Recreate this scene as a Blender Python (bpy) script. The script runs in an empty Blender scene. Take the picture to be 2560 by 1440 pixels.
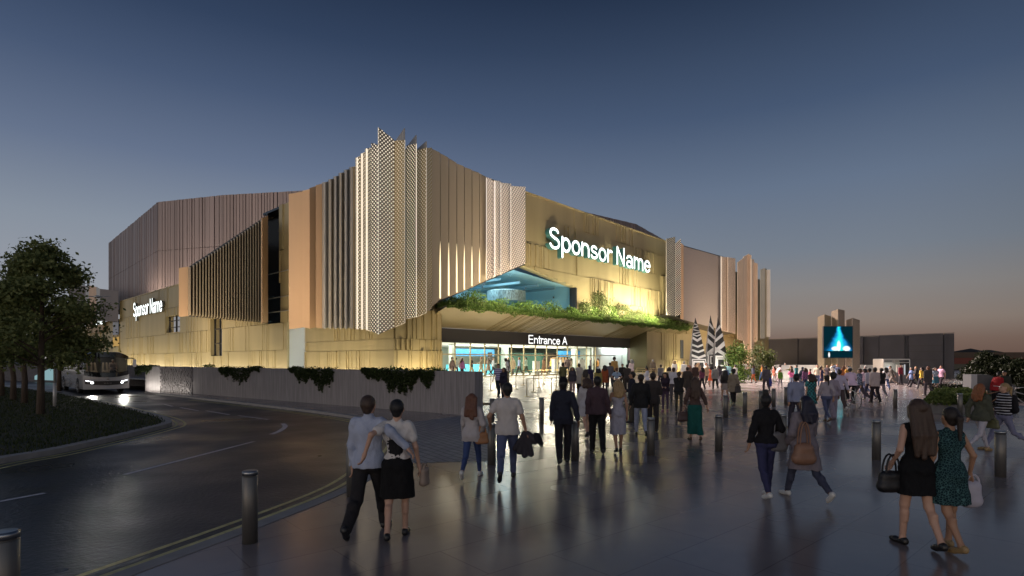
import bpy, bmesh, math, random
import numpy as np
from mathutils import Vector, Matrix

random.seed(7)
SC = bpy.context.scene
COL = SC.collection

# ------------------------------------------------------------------ camera
FPX, HOR, CAMZ = 1400.0, 900.0, 2.2          # focal length and horizon in photo pixels (2560 wide)
cam = bpy.data.cameras.new('camera')
cam.sensor_width = 36.0
cam.lens = 36.0 * FPX / 2560.0
cam.shift_y = (HOR - 720.0) / 2560.0
cam.clip_start, cam.clip_end = 0.1, 8000
camo = bpy.data.objects.new('camera', cam)
camo.location = (0, 0, CAMZ)
camo.rotation_euler = (math.radians(90), 0, 0)
COL.objects.link(camo)
SC.camera = camo
SC.view_settings.view_transform = 'Standard'
SC.view_settings.look = 'None'
SC.view_settings.exposure = 0.0
SC.view_settings.gamma = 1.0
SC.cycles.use_denoising = True
SC.cycles.max_bounces = 8
SC.cycles.sample_clamp_indirect = 4.0
SC.cycles.caustics_reflective = False
SC.cycles.caustics_refractive = False


def lin(r, g, b, a=1.0):
    f = lambda c: c / 12.92 if c <= 0.04045 else ((c + 0.055) / 1.055) ** 2.4
    return (f(r / 255), f(g / 255), f(b / 255), a)


BACKSKY = 3.2
# ------------------------------------------------------------------ dusk sky
world = bpy.data.worlds.new('World')
SC.world = world
world.use_nodes = True
wn, wl = world.node_tree.nodes, world.node_tree.links
wn.clear()


def sky_ramp(stops):
    r = wn.new('ShaderNodeValToRGB')
    e = r.color_ramp.elements
    while len(e) < len(stops):
        e.new(0.5)
    for k, (p, c) in enumerate(stops):
        e[k].position = p
        e[k].color = lin(*c)
    return r


tc = wn.new('ShaderNodeTexCoord')
sx = wn.new('ShaderNodeSeparateXYZ')
wl.new(tc.outputs['Generated'], sx.inputs[0])
left_sky = sky_ramp([(0.0, (166, 160, 156)), (0.10, (152, 156, 164)), (0.20, (134, 144, 158)), (0.30, (101, 115, 140)),
                     (0.40, (72, 88, 116)), (0.48, (51, 67, 94)), (0.56, (36, 50, 74)), (0.8, (26, 38, 60))])
right_sky = sky_ramp([(0.0, (106, 84, 75)), (0.03, (122, 102, 92)), (0.06, (139, 126, 117)), (0.11, (135, 132, 131)),
                      (0.17, (118, 127, 139)), (0.27, (100, 115, 137)), (0.38, (70, 87, 114)), (0.55, (33, 47, 70))])
wl.new(sx.outputs['Z'], left_sky.inputs[0])
wl.new(sx.outputs['Z'], right_sky.inputs[0])
mr = wn.new('ShaderNodeMapRange')
mr.interpolation_type = 'SMOOTHSTEP'
mr.inputs[1].default_value, mr.inputs[2].default_value = -0.45, 0.5
wl.new(sx.outputs['X'], mr.inputs[0])
mx = wn.new('ShaderNodeMix')
mx.data_type = 'RGBA'
wl.new(mr.outputs[0], mx.inputs[0])
wl.new(left_sky.outputs[0], mx.inputs[6])
wl.new(right_sky.outputs[0], mx.inputs[7])
# the eastern sky beyond the right edge has already gone dark
mr2 = wn.new('ShaderNodeMapRange')
mr2.interpolation_type = 'SMOOTHSTEP'
mr2.inputs[1].default_value, mr2.inputs[2].default_value = 0.5, 0.95
mr2.inputs[3].default_value, mr2.inputs[4].default_value = 1.0, 0.6
wl.new(sx.outputs['X'], mr2.inputs[0])
bg = wn.new('ShaderNodeBackground')
afterglow = wn.new('ShaderNodeMix')
afterglow.data_type = 'RGBA'
afterglow.blend_type = 'MULTIPLY'
afterglow.inputs[7].default_value = (1.16, 1.0, 0.80, 1)
ag = wn.new('ShaderNodeMapRange')
ag.inputs[1].default_value, ag.inputs[2].default_value = 0.2, -0.6
wl.new(sx.outputs['Y'], ag.inputs[0])
wl.new(ag.outputs[0], afterglow.inputs[0])
wl.new(mx.outputs[2], afterglow.inputs[6])
wl.new(afterglow.outputs[2], bg.inputs[0])
# the western half of the sky, behind the camera, still glows
mr3 = wn.new('ShaderNodeMapRange')
mr3.interpolation_type = 'SMOOTHSTEP'
mr3.inputs[1].default_value, mr3.inputs[2].default_value = 0.1, -0.75
mr3.inputs[3].default_value, mr3.inputs[4].default_value = 1.0, BACKSKY
wl.new(sx.outputs['Y'], mr3.inputs[0])
mlt = wn.new('ShaderNodeMath')
mlt.operation = 'MULTIPLY'
wl.new(mr2.outputs[0], mlt.inputs[0])
wl.new(mr3.outputs[0], mlt.inputs[1])
wl.new(mlt.outputs[0], bg.inputs[1])
wo = wn.new('ShaderNodeOutputWorld')
wl.new(bg.outputs[0], wo.inputs[0])

# faint afterglow low in the west, behind and left of the camera
sun = bpy.data.lights.new('sun', 'SUN')
sun.energy = 0.18
sun.angle = math.radians(40)
sun.color = (1.0, 0.66, 0.42)
suno = bpy.data.objects.new('sun', sun)
suno.rotation_euler = Vector((0.55, 0.8, -0.22)).to_track_quat('-Z', 'Y').to_euler()
COL.objects.link(suno)


# ------------------------------------------------------------------ geometry helpers
def ray(u):
    return (u - 1280.0) / FPX


def ground_pt(u, v, z=0.0):
    d = (CAMZ - z) * FPX / (v - HOR)
    return Vector((ray(u) * d, d, z))


def at(u, v, d):
    return Vector((ray(u) * d, d, CAMZ + (HOR - v) / FPX * d))


class Plane:                                   # a vertical facade plane: origin, direction along it, outward normal
    def __init__(s, o, d, n):
        s.o, s.d, s.n = Vector((o[0], o[1], 0)), Vector((d[0], d[1], 0)).normalized(), Vector((n[0], n[1], 0)).normalized()

    def p(s, a, n=0.0, z=0.0):
        q = s.o + s.d * a + s.n * n
        return Vector((q.x, q.y, z))

    def a(s, u, n=0.0):                        # where the sight line at photo column u meets the plane offset by n
        b, k = s.o + s.n * n, ray(u)
        return (k * b.y - b.x) / (s.d.x - k * s.d.y)

    def pix(s, u, v, n=0.0):
        q = s.p(s.a(u, n), n)
        q.z = CAMZ + (HOR - v) / FPX * q.y
        return q

    def z(s, u, v, n=0.0):
        return s.pix(u, v, n).z


F = Plane((-4.04, 43.55), (0.66, 0.751), (0.751, -0.66))       # entrance front
_c = F.p(F.a(985))
L = Plane((_c.x, _c.y), (-0.726, 0.687), (-0.687, -0.726))     # road front, starting at the corner


def smooth(x):
    x = min(1, max(0, x))
    return x * x * (3 - 2 * x)


FLOOR = 0.7


def gz(x, y):                                  # the plaza rises gently to the entrance floor
    q = Vector((x, y, 0)) - F.o
    n, s = q.dot(F.n), q.dot(F.d)
    if n > 20 or n < -60:
        return 0.0
    r = smooth((15.0 - n) / 12.5) * smooth((44 - s) / 12.0)
    return FLOOR * r


def foot(u, v):                                # where the sight line through a pixel meets that ground
    d = CAMZ * FPX / (v - HOR)
    for _ in range(60):
        z = gz(ray(u) * d, d)
        d2 = (CAMZ - z) * FPX / (v - HOR)
        d += 0.5 * (d2 - d)
    return Vector((ray(u) * d, d, gz(ray(u) * d, d)))


def link(name, me, mat=None, parent=None, smoothf=False):
    if mat is not None:
        for m in (mat if isinstance(mat, (list, tuple)) else [mat]):
            me.materials.append(m)
    if smoothf:
        me.polygons.foreach_set('use_smooth', [True] * len(me.polygons))
    o = bpy.data.objects.new(name, me)
    COL.objects.link(o)
    if parent is not None:
        o.parent = parent
    return o


def done(name, bm, mat, parent=None, smoothf=False):
    me = bpy.data.meshes.new(name)
    bm.to_mesh(me)
    bm.free()
    return link(name, me, mat, parent, smoothf)


def empty(name, loc=(0, 0, 0), rz=0.0):
    o = bpy.data.objects.new(name, None)
    o.location = loc
    o.rotation_euler = (0, 0, rz)
    o.empty_display_size = 0.2
    COL.objects.link(o)
    return o


def tag(o, label, cat, group=None):
    o['label'], o['category'] = label, cat
    if group:
        o['group'] = group
    return o


def kind(o, k='structure'):
    o['kind'] = k
    return o


def quad(bm, a, b, c, d, mi=0):
    f = bm.faces.new([bm.verts.new(p) for p in (a, b, c, d)])
    f.material_index = mi
    return f


def poly(bm, pts, mi=0):
    f = bm.faces.new([bm.verts.new(p) for p in pts])
    f.material_index = mi
    return f


def box(bm, x0, x1, y0, y1, z0, z1, M=None, mi=0):
    c = [Vector((x, y, z)) for z in (z0, z1) for y in (y0, y1) for x in (x0, x1)]
    if M is not None:
        c = [M @ p for p in c]
    v = [bm.verts.new(p) for p in c]
    for f in ((0, 2, 3, 1), (4, 5, 7, 6), (0, 1, 5, 4), (2, 6, 7, 3), (0, 4, 6, 2), (1, 3, 7, 5)):
        bm.faces.new([v[i] for i in f]).material_index = mi


def pbox(bm, P, a0, a1, n0, n1, z0, z1, mi=0):  # box in a facade plane's own coordinates
    c = [P.p(a, n, z) for z in (z0, z1) for n in (n0, n1) for a in (a0, a1)]
    v = [bm.verts.new(p) for p in c]
    for f in ((0, 2, 3, 1), (4, 5, 7, 6), (0, 1, 5, 4), (2, 6, 7, 3), (0, 4, 6, 2), (1, 3, 7, 5)):
        bm.faces.new([v[i] for i in f]).material_index = mi


def tube(bm, pts, r, seg=8, caps=True, mi=0):
    pts = [Vector(p) for p in pts]
    rs = r if isinstance(r, (list, tuple)) else [r] * len(pts)
    rings, prev = [], None
    for i, p in enumerate(pts):
        t = (pts[min(i + 1, len(pts) - 1)] - pts[max(i - 1, 0)]).normalized()
        if prev is None:
            x = t.orthogonal().normalized()
        else:
            x = (prev - t * prev.dot(t))
            x = x.normalized() if x.length > 1e-6 else t.orthogonal().normalized()
        prev = x
        y = t.cross(x)
        rings.append([bm.verts.new(p + (x * math.cos(2 * math.pi * k / seg) + y * math.sin(2 * math.pi * k / seg)) * rs[i]) for k in range(seg)])
    for a, b in zip(rings, rings[1:]):
        for k in range(seg):
            f = bm.faces.new((a[k], a[(k + 1) % seg], b[(k + 1) % seg], b[k]))
            f.smooth = seg > 6
            f.material_index = mi
    if caps:
        bm.faces.new(rings[0][::-1]).material_index = mi
        bm.faces.new(rings[-1]).material_index = mi


def lathe(bm, prof, c=(0, 0, 0), seg=20, mi=0):
    c = Vector(c)
    rings = [[bm.verts.new(c + Vector((r * math.cos(2 * math.pi * k / seg), r * math.sin(2 * math.pi * k / seg), z))) for k in range(seg)] for r, z in prof]
    for a, b in zip(rings, rings[1:]):
        for k in range(seg):
            f = bm.faces.new((a[k], a[(k + 1) % seg], b[(k + 1) % seg], b[k]))
            f.material_index = mi
    bm.faces.new(rings[0][::-1]).material_index = mi
    bm.faces.new(rings[-1]).material_index = mi


# ------------------------------------------------------------------ materials
MATS = {}


def P(name, rgb, rough=0.7, metal=0.0, spec=0.5, var=0.0, vscale=6.0, bump=0.0, bscale=60.0, stretch=(1, 1, 1), emit=None, estr=0.0, coat=0.0):
    """principled surface, its colour broken up by noise of strength var, relief by noise of strength bump; rgb as linear base colour"""
    if name in MATS:
        return MATS[name]
    m = bpy.data.materials.new(name)
    m.use_nodes = True
    nt = m.node_tree
    b = nt.nodes['Principled BSDF']
    b.inputs['Base Color'].default_value = (*rgb, 1)
    b.inputs['Roughness'].default_value = rough
    b.inputs['Metallic'].default_value = metal
    b.inputs['Specular IOR Level'].default_value = spec
    b.inputs['Coat Weight'].default_value = coat
    if emit:
        b.inputs['Emission Color'].default_value = (*emit, 1)
        b.inputs['Emission Strength'].default_value = estr
    if var or bump:
        t = nt.nodes.new('ShaderNodeTexCoord')
        mp = nt.nodes.new('ShaderNodeMapping')
        mp.inputs['Scale'].default_value = stretch
        nt.links.new(t.outputs['Object'], mp.inputs[0])
        if var:
            n = nt.nodes.new('ShaderNodeTexNoise')
            n.inputs['Scale'].default_value = vscale
            n.inputs['Detail'].default_value = 5
            nt.links.new(mp.outputs[0], n.inputs[0])
            r = nt.nodes.new('ShaderNodeMapRange')
            r.interpolation_type = 'SMOOTHSTEP'
            r.inputs[1].default_value, r.inputs[2].default_value = 0.22, 0.78
            r.inputs[3].default_value, r.inputs[4].default_value = 1 - var, 1 + var
            nt.links.new(n.outputs[0], r.inputs[0])
            mu = nt.nodes.new('ShaderNodeVectorMath')
            mu.operation = 'SCALE'
            mu.inputs[0].default_value = rgb
            nt.links.new(r.outputs[0], mu.inputs['Scale'])
            nt.links.new(mu.outputs[0], b.inputs['Base Color'])
        if bump:
            n2 = nt.nodes.new('ShaderNodeTexNoise')
            n2.inputs['Scale'].default_value = bscale
            n2.inputs['Detail'].default_value = 4
            nt.links.new(mp.outputs[0], n2.inputs[0])
            bu = nt.nodes.new('ShaderNodeBump')
            bu.inputs['Strength'].default_value = bump
            bu.inputs['Distance'].default_value = 0.05
            nt.links.new(n2.outputs[0], bu.inputs['Height'])
            nt.links.new(bu.outputs[0], b.inputs['Normal'])
    MATS[name] = m
    return m


def glow(name, rgb, s):
    if name in MATS:
        return MATS[name]
    m = bpy.data.materials.new(name)
    m.use_nodes = True
    nt = m.node_tree
    nt.nodes.clear()
    e = nt.nodes.new('ShaderNodeEmission')
    e.inputs[0].default_value = (*rgb, 1)
    e.inputs[1].default_value = s
    o = nt.nodes.new('ShaderNodeOutputMaterial')
    nt.links.new(e.outputs[0], o.inputs[0])
    MATS[name] = m
    return m


def glass(name, tint=(0.9, 0.95, 0.95), refl=0.12, rough=0.02):
    if name in MATS:
        return MATS[name]
    m = bpy.data.materials.new(name)
    m.use_nodes = True
    nt = m.node_tree
    nt.nodes.clear()
    t = nt.nodes.new('ShaderNodeBsdfTransparent')
    t.inputs[0].default_value = (*tint, 1)
    g = nt.nodes.new('ShaderNodeBsdfGlossy')
    g.inputs['Roughness'].default_value = rough
    lw = nt.nodes.new('ShaderNodeLayerWeight')
    lw.inputs[0].default_value = refl * 2.5
    mi = nt.nodes.new('ShaderNodeMixShader')
    nt.links.new(lw.outputs['Fresnel'], mi.inputs[0])
    nt.links.new(t.outputs[0], mi.inputs[1])
    nt.links.new(g.outputs[0], mi.inputs[2])
    o = nt.nodes.new('ShaderNodeOutputMaterial')
    nt.links.new(mi.outputs[0], o.inputs[0])
    MATS[name] = m
    return m


def perforated(name, rgb, dot=(1.0, 0.86, 0.66), s=1.0, pitch=0.26, fill=0.195, metal=0.6, rough=0.42, inner=(0.8, 0.72, 0.6)):
    """sheet metal with a staggered grid of small lit holes; uses the sheet's own UVs in metres"""
    if name in MATS:
        return MATS[name]
    m = P(name, rgb, rough, metal)
    nt = m.node_tree
    b = nt.nodes['Principled BSDF']
    uv = nt.nodes.new('ShaderNodeUVMap')
    def M(op, a, c=None):
        n = nt.nodes.new('ShaderNodeMath')
        n.operation = op
        for i, x in enumerate((a, c)):
            if x is None:
                continue
            if isinstance(x, (int, float)):
                n.inputs[i].default_value = x
            else:
                nt.links.new(x, n.inputs[i])
        return n.outputs[0]
    sp = nt.nodes.new('ShaderNodeSeparateXYZ')
    nt.links.new(uv.outputs[0], sp.inputs[0])
    X = M('DIVIDE', sp.outputs[0], pitch)
    Y = M('DIVIDE', sp.outputs[1], pitch)
    def dist(ox, oy):
        fx = M('SUBTRACT', M('FRACT', M('ADD', X, ox)), 0.5)
        fy = M('SUBTRACT', M('FRACT', M('ADD', Y, oy)), 0.5)
        return M('SQRT', M('ADD', M('MULTIPLY', fx, fx), M('MULTIPLY', fy, fy)))
    d = M('MINIMUM', dist(0, 0), dist(0.5, 0.5))
    mask = M('LESS_THAN', d, fill)
    ns = nt.nodes.new('ShaderNodeTexNoise')
    ns.inputs['Scale'].default_value = 0.5
    nt.links.new(uv.outputs[0], ns.inputs[0])
    st = M('MULTIPLY', mask, M('MULTIPLY', M('ADD', ns.outputs[0], 0.45), s))
    hole = nt.nodes.new('ShaderNodeMix')
    hole.data_type = 'RGBA'
    nt.links.new(mask, hole.inputs[0])
    hole.inputs[6].default_value = (*rgb, 1)
    hole.inputs[7].default_value = (*inner, 1)
    nt.links.new(hole.outputs[2], b.inputs['Base Color'])
    b.inputs['Emission Color'].default_value = (*dot, 1)
    nt.links.new(st, b.inputs['Emission Strength'])
    return m


def rc(r, g, b):
    return lin(r, g, b)[:3]


GOLD = P('gold cladding', (0.43, 0.355, 0.195), 0.44, 0.3, var=0.10, vscale=0.7, stretch=(1, 1, 0.15))
GOLD_R = P('gold ribbed cladding', (0.44, 0.36, 0.19), 0.42, 0.3, var=0.12, vscale=0.9, stretch=(1, 1, 0.2))
DRUM = P('rose bronze standing seam', (0.30, 0.24, 0.225), 0.45, 0.3, var=0.18, vscale=0.45, stretch=(1, 1, 0.06))
PLAIN = P('grey bronze folded sheet', (0.53, 0.44, 0.31), 0.42, 0.25, var=0.05, vscale=0.8, stretch=(1, 1, 0.1))
TAN = P('copper folded sheet', (0.72, 0.47, 0.27), 0.45, 0.2, var=0.05, vscale=0.8, stretch=(1, 1, 0.1))
SLATE = P('blue grey folded sheet', (0.46, 0.44, 0.40), 0.40, 0.2, var=0.05, vscale=0.8, stretch=(1, 1, 0.1))
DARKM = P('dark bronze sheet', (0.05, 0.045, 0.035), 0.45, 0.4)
FASCIA = P('dark fascia', (0.045, 0.043, 0.04), 0.5)
WHITE = P('white render', (0.75, 0.76, 0.74), 0.6)
BLACKM = P('black metal', (0.02, 0.02, 0.022), 0.4)
CONCR = P('board marked concrete', (0.265, 0.245, 0.245), 0.8, var=0.22, vscale=3.0, stretch=(5, 5, 0.25), bump=0.5, bscale=9.0)
BRASS = P('brass rail', (0.60, 0.47, 0.24), 0.35, 0.7)
STEEL = P('brushed steel', (0.17, 0.16, 0.145), 0.45, 0.55, var=0.08, vscale=9, stretch=(6, 6, 0.3))


# ------------------------------------------------------------------ the arena
arena = tag(empty('arena_building', L.p(0, 0, 0)), 'large bronze and gold clad arena with folded metal screens and a glazed entrance', 'arena')
arena.location = (0, 0, 0)


def part(name, bm, mat, sm=False, parent=None):
    return done(name, bm, mat, parent or arena, sm)


def ribs(bm, pl, a0, a1, rows, n0=0.0, wr=(0.14, 0.6), depth=0.13, holes=(), calm=0.45, seed=1, back=True, pt=None):
    """cladding as upright strips of different widths and depths, in horizontal rows parted by open joints"""
    rng = random.Random(seed)
    pt = pt or (lambda a, n, z: pl.p(a, n, z))
    hz = [(h0, h1, lo, (hi if callable(hi) else (lambda a, q=hi: q))) for h0, h1, lo, hi in holes]
    for z0, z1 in rows:
        cuts = [a0]
        fine = False
        run = 0.0
        while cuts[-1] < a1 - 1e-6:
            if run <= 0:
                fine = rng.random() > calm
                run = rng.uniform(0.8, 3.2)
            w = rng.uniform(wr[0], wr[0] * 1.6) if fine else rng.uniform(wr[1], wr[1] * 2.6)
            run -= w
            cuts.append(min(a1, cuts[-1] + w))
        for h in hz:
            cuts += [h[0], h[1]]
        cuts = sorted(set(c for c in cuts if a0 <= c <= a1))
        pn = None
        for k, (ca, cb) in enumerate(zip(cuts, cuts[1:])):
            if cb - ca < 1e-5:
                continue
            n = n0 + rng.choice((0.0, 0.5, 1.0, 0.25)) * depth if cb - ca < wr[1] * 0.9 else n0
            mid = (ca + cb) / 2
            spans = [(z0 + 0.02, z1 - 0.02)]
            for h0, h1, lo, hi in hz:
                if h0 <= mid <= h1:
                    H, out = hi(mid), []
                    for s0, s1 in spans:
                        if lo > s0:
                            out.append((s0, min(s1, lo)))
                        if H < s1:
                            out.append((max(s0, H), s1))
                    spans = [q for q in out if q[1] - q[0] > 0.01]
            for s0, s1 in spans:
                quad(bm, pt(ca, n, s0), pt(cb, n, s0), pt(cb, n, s1), pt(ca, n, s1))
                if pn is not None and abs(pn - n) > 1e-4:
                    quad(bm, pt(ca, pn, s0), pt(ca, n, s0), pt(ca, n, s1), pt(ca, pn, s1))
                if back:
                    quad(bm, pt(ca, n0 - 0.1, s0 - 0.02), pt(cb, n0 - 0.1, s0 - 0.02), pt(cb, n0 - 0.1, s1 + 0.02), pt(ca, n0 - 0.1, s1 + 0.02))
            pn = n


def rim(bm, pl, a0, a1, z0, z1, n1, n0):       # lining of an opening
    for p, q in (((a0, z0), (a1, z0)), ((a1, z0), (a1, z1)), ((a1, z1), (a0, z1)), ((a0, z1), (a0, z0))):
        quad(bm, pl.p(p[0], n1, p[1]), pl.p(q[0], n1, q[1]), pl.p(q[0], n0, q[1]), pl.p(p[0], n0, p[1]))


def sheet(name, pts, mat, th=0.06, parent=None):
    """one folded metal panel from bottom-left, bottom-right, top-right, top-left corners, with thickness and UVs in metres"""
    a, b, c, d = pts
    nrm = (b - a).cross(d - a).normalized()
    bm = bmesh.new()
    uvl = bm.loops.layers.uv.new('UVMap')
    fr = [bm.verts.new(p) for p in pts]
    bk = [bm.verts.new(p - nrm * th) for p in pts]
    ax = Vector((b.x - a.x, b.y - a.y, 0)).normalized()
    fs = [bm.faces.new(fr), bm.faces.new(bk[::-1])]
    for i in range(4):
        j = (i + 1) % 4
        fs.append(bm.faces.new((fr[i], bk[i], bk[j], fr[j])))
    for k, f in enumerate(fs):
        for lp in f.loops:
            q = lp.vert.co
            lp[uvl].uv = ((q - a).dot(ax), q.z) if k < 2 else (0.0, 0.0)
    return part(name, bm, mat, parent=parent)


# --- road front: clad base wall with windows
ZL = L.z(443, 713)
tA, tB, tE = L.a(763), L.a(720), L.a(300)
win1 = (L.a(450), L.a(415), L.z(432, 831), L.z(432, 789))
win2 = (L.a(555), L.a(527), L.z(541, 890), L.z(541, 795))
bm = bmesh.new()
rowsL = [(0.0, 3.1), (3.1, 5.6), (5.6, 9.0), (9.0, ZL)]
ribs(bm, L, tB, tE, rowsL, holes=[win1, win2, (tB, L.a(668), 5.6, 99.0)], seed=3, wr=(0.16, 0.7), calm=0.45, depth=0.05)
rim(bm, L, *win1[:2], win1[2], win1[3], 0.0, -0.6)
rim(bm, L, *win2[:2], win2[2], win2[3], 0.0, -0.6)
quad(bm, L.p(tE, 0.05, 0), L.p(tE, -6, 0), L.p(tE, -6, ZL), L.p(tE, 0.05, ZL))
quad(bm, L.p(tB, 0.05, 0), L.p(tB, -0.12, 0), L.p(tB, -0.12, 6.5), L.p(tB, 0.05, 6.5))
pbox(bm, L, L.a(668), tE, -0.5, 0.08, ZL, ZL + 0.12)
part('base_wall', bm, GOLD)
for k, w in enumerate((win1, win2)):
    bm = bmesh.new()
    for q in (0.0, 0.5, 1.0):
        a = w[0] + (w[1] - w[0]) * q
        pbox(bm, L, a - 0.06, a + 0.06, -0.5, -0.35, w[2], w[3])
    hh = w[3] - w[2]
    for q in (0.0, 0.33, 0.72, 1.0):
        pbox(bm, L, w[0], w[1], -0.52, -0.37, w[2] + hh * q - 0.05, w[2] + hh * q + 0.05)
    wo_ = part('window', bm, BLACKM)
    bm = bmesh.new()
    quad(bm, L.p(w[0], -0.45, w[2]), L.p(w[1], -0.45, w[2]), L.p(w[1], -0.45, w[3]), L.p(w[0], -0.45, w[3]))
    part('pane', bm, glass('teal window glass', (0.5, 0.75, 0.78), 0.2), parent=wo_)
    bm = bmesh.new()
    pbox(bm, L, w[0] - 0.3, w[1] + 0.3, -4.0, -3.9, w[2] - 0.5, w[3] + 0.5)
    for q in (0.3, 0.66):
        pbox(bm, L, w[0], w[0] + (w[1] - w[0]) * 0.45, -3.0, -1.0, w[2] + hh * q, w[2] + hh * q + 0.35)
    part('window_room', bm, P('window room', (0.25, 0.3, 0.34), 0.8))
    bm = bmesh.new()
    pbox(bm, L, w[0] + 0.3, w[1] - 0.3, -2.2, -1.6, w[3] - 0.05, w[3])
    part('room_lamp', bm, glow('window room lamp', (0.75, 0.9, 1.0), 2.2))

# --- corner block behind the folded screen
bm = bmesh.new()
rowC = [(0.0, 2.9), (2.9, 3.7), (3.7, 8.0)]
ribs(bm, L, 0.0, tA, rowC, seed=11, wr=(0.12, 0.5), calm=0.5, depth=0.06)
sC0, sC1 = F.a(985), F.a(1103)
ribs(bm, F, sC0, sC1, rowC, seed=12, wr=(0.10, 0.14), calm=0.0, depth=0.16)
quad(bm, F.p(sC1, 0.05, 0), F.p(sC1, -2.6, 0), F.p(sC1, -2.6, 8), F.p(sC1, 0.05, 8))
part('corner_wall', bm, GOLD_R)
bm = bmesh.new()
ZT = 16.3
t70 = L.a(670)
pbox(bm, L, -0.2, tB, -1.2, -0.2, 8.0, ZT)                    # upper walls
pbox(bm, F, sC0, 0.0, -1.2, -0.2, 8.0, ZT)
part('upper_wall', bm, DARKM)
bm = bmesh.new()
ribs(bm, L, tB - 1.0, L.a(701), [(5.6, 9.2), (9.2, 12.2), (12.2, 16.3)], seed=5, calm=0.9, wr=(0.3, 1.0))
part('recess_wall', bm, GOLD)
bm = bmesh.new()
pbox(bm, L, L.a(712, -1.4), L.a(640, -1.4), -2.6, -1.4, 5.6, 16.1)
pbox(bm, L, L.a(701), L.a(660), -1.4, 0.1, 16.0, 16.2)
pbox(bm, L, L.a(671), L.a(668), -1.4, 0.1, 5.7, 16.0)
part('recess', bm, P('recess black glass', (0.012, 0.012, 0.012), 0.12))
for zz in (6.6, 7.9, 10.2):
    bm = bmesh.new()
    pbox(bm, L, L.a(722), L.a(672), 0.03, 0.12, zz, zz + 0.06)
    part('shelf_line', bm, P('pale metal trim', (0.5, 0.5, 0.48), 0.35, 0.6))

# --- side doorway with the white lobby behind it
bm = bmesh.new()
zd = 5.7
pbox(bm, L, tA - 1, tB + 1, -9.0, -8.8, 0.3, zd + 0.3)
pbox(bm, L, tA - 0.3, tA - 0.15, -8.8, -0.15, 0.3, zd)
pbox(bm, L, tB + 0.15, tB + 0.3, -8.8, -0.15, 0.3, zd)
pbox(bm, L, tA - 0.3, tB + 0.3, -9.0, -0.1, zd, zd + 0.2)
pbox(bm, L, tA - 0.3, tB + 0.3, -9.0, 0.0, 0.45, FLOOR)
part('side_lobby', bm, WHITE)
bm = bmesh.new()
for q, nq in ((0.05, -1.6), (0.05, -3.6)):
    a = tB - 0.35
    pbox(bm, L, a - 0.18, a + 0.18, nq - 0.2, nq + 0.2, FLOOR, zd)
part('column', bm, WHITE)
bm = bmesh.new()
for k in range(7):
    a = tB + (tA - tB) * (0.25 + 0.11 * k)
    pbox(bm, L, a - 0.05, a + 0.05, -5.5, -1.0, zd - 0.45, zd - 0.12)
part('ceiling_louvre', bm, P('grey louvre', (0.12, 0.13, 0.14), 0.6))
bm = bmesh.new()
pbox(bm, L, tB + 0.10, tB + 0.145, -3.2, -2.2, FLOOR, 3.0)
pbox(bm, L, tB + 0.12, tB + 0.147, -5.2, -4.2, FLOOR + 1.2, 4.0)
part('door', bm, P('teal door', (0.03, 0.13, 0.14), 0.4))

# --- drum: the tall seating bowl behind
bm = bmesh.new()
ZD = 27.0


def at_z(u, v, z):
    d = (z - CAMZ) * FPX / (HOR - v)
    return Vector((ray(u) * d, d, z))


dp = [at_z(272, 608, ZD), at_z(395, 505, ZD), at_z(560, 487.5, ZD), at_z(780, 475.5, ZD), at_z(1440, 525, ZD), at_z(1590, 560, ZD), at_z(1662, 601, ZD)]
rng = random.Random(4)
inward = [Vector((0.69, 0.72, 0))] * 8
for k in range(len(dp) - 1):
    a, b = dp[k], dp[k + 1]
    ln = (b - a).length
    nn = Vector((b.y - a.y, a.x - b.x, 0)).normalized()
    if nn.dot(-a) < 0:
        nn = -nn
    zb = 12.2 if k < 1 else 11.0
    x, pn, gro = 0.0, None, False
    while x < ln:                              # broad trays parted by narrow recessed joints
        w = rng.choice((0.10, 0.10, 0.16)) if gro else rng.choice((0.35, 0.35, 0.45, 0.45, 0.8))
        x1 = min(ln, x + w)
        n = -0.22 if gro else rng.choice((0, 0.05, 0.09))
        gro = not gro
        p0, p1 = a + (b - a) * (x / ln) + nn * n, a + (b - a) * (x1 / ln) + nn * n
        for z0, z1 in ((zb, 19.3), (19.36, ZD)):
            quad(bm, Vector((p0.x, p0.y, z0)), Vector((p1.x, p1.y, z0)), Vector((p1.x, p1.y, z1)), Vector((p0.x, p0.y, z1)))
        if pn is not None and pn != n:
            q = a + (b - a) * (x / ln) + nn * pn
            quad(bm, Vector((q.x, q.y, zb)), Vector((p0.x, p0.y, zb)), Vector((p0.x, p0.y, ZD)), Vector((q.x, q.y, ZD)))
        pn = n
        x = x1
    ia, ib = a - nn * 0.3, b - nn * 0.3
    quad(bm, Vector((ia.x, ia.y, zb - .5)), Vector((ib.x, ib.y, zb - .5)), Vector((ib.x, ib.y, ZD - 0.05)), Vector((ia.x, ia.y, ZD - 0.05)))
far = [dp[-1] + Vector((-10, 60, 0)), dp[0] + Vector((40, 60, 0))]
poly(bm, [Vector((p.x, p.y, ZD - 0.05)) for p in dp + far])
poly(bm, [Vector((p.x, p.y, 12.0)) for p in (dp[0], dp[1], dp[1] + Vector((30, 30, 0)), far[1])])
part('drum', bm, DRUM)

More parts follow.
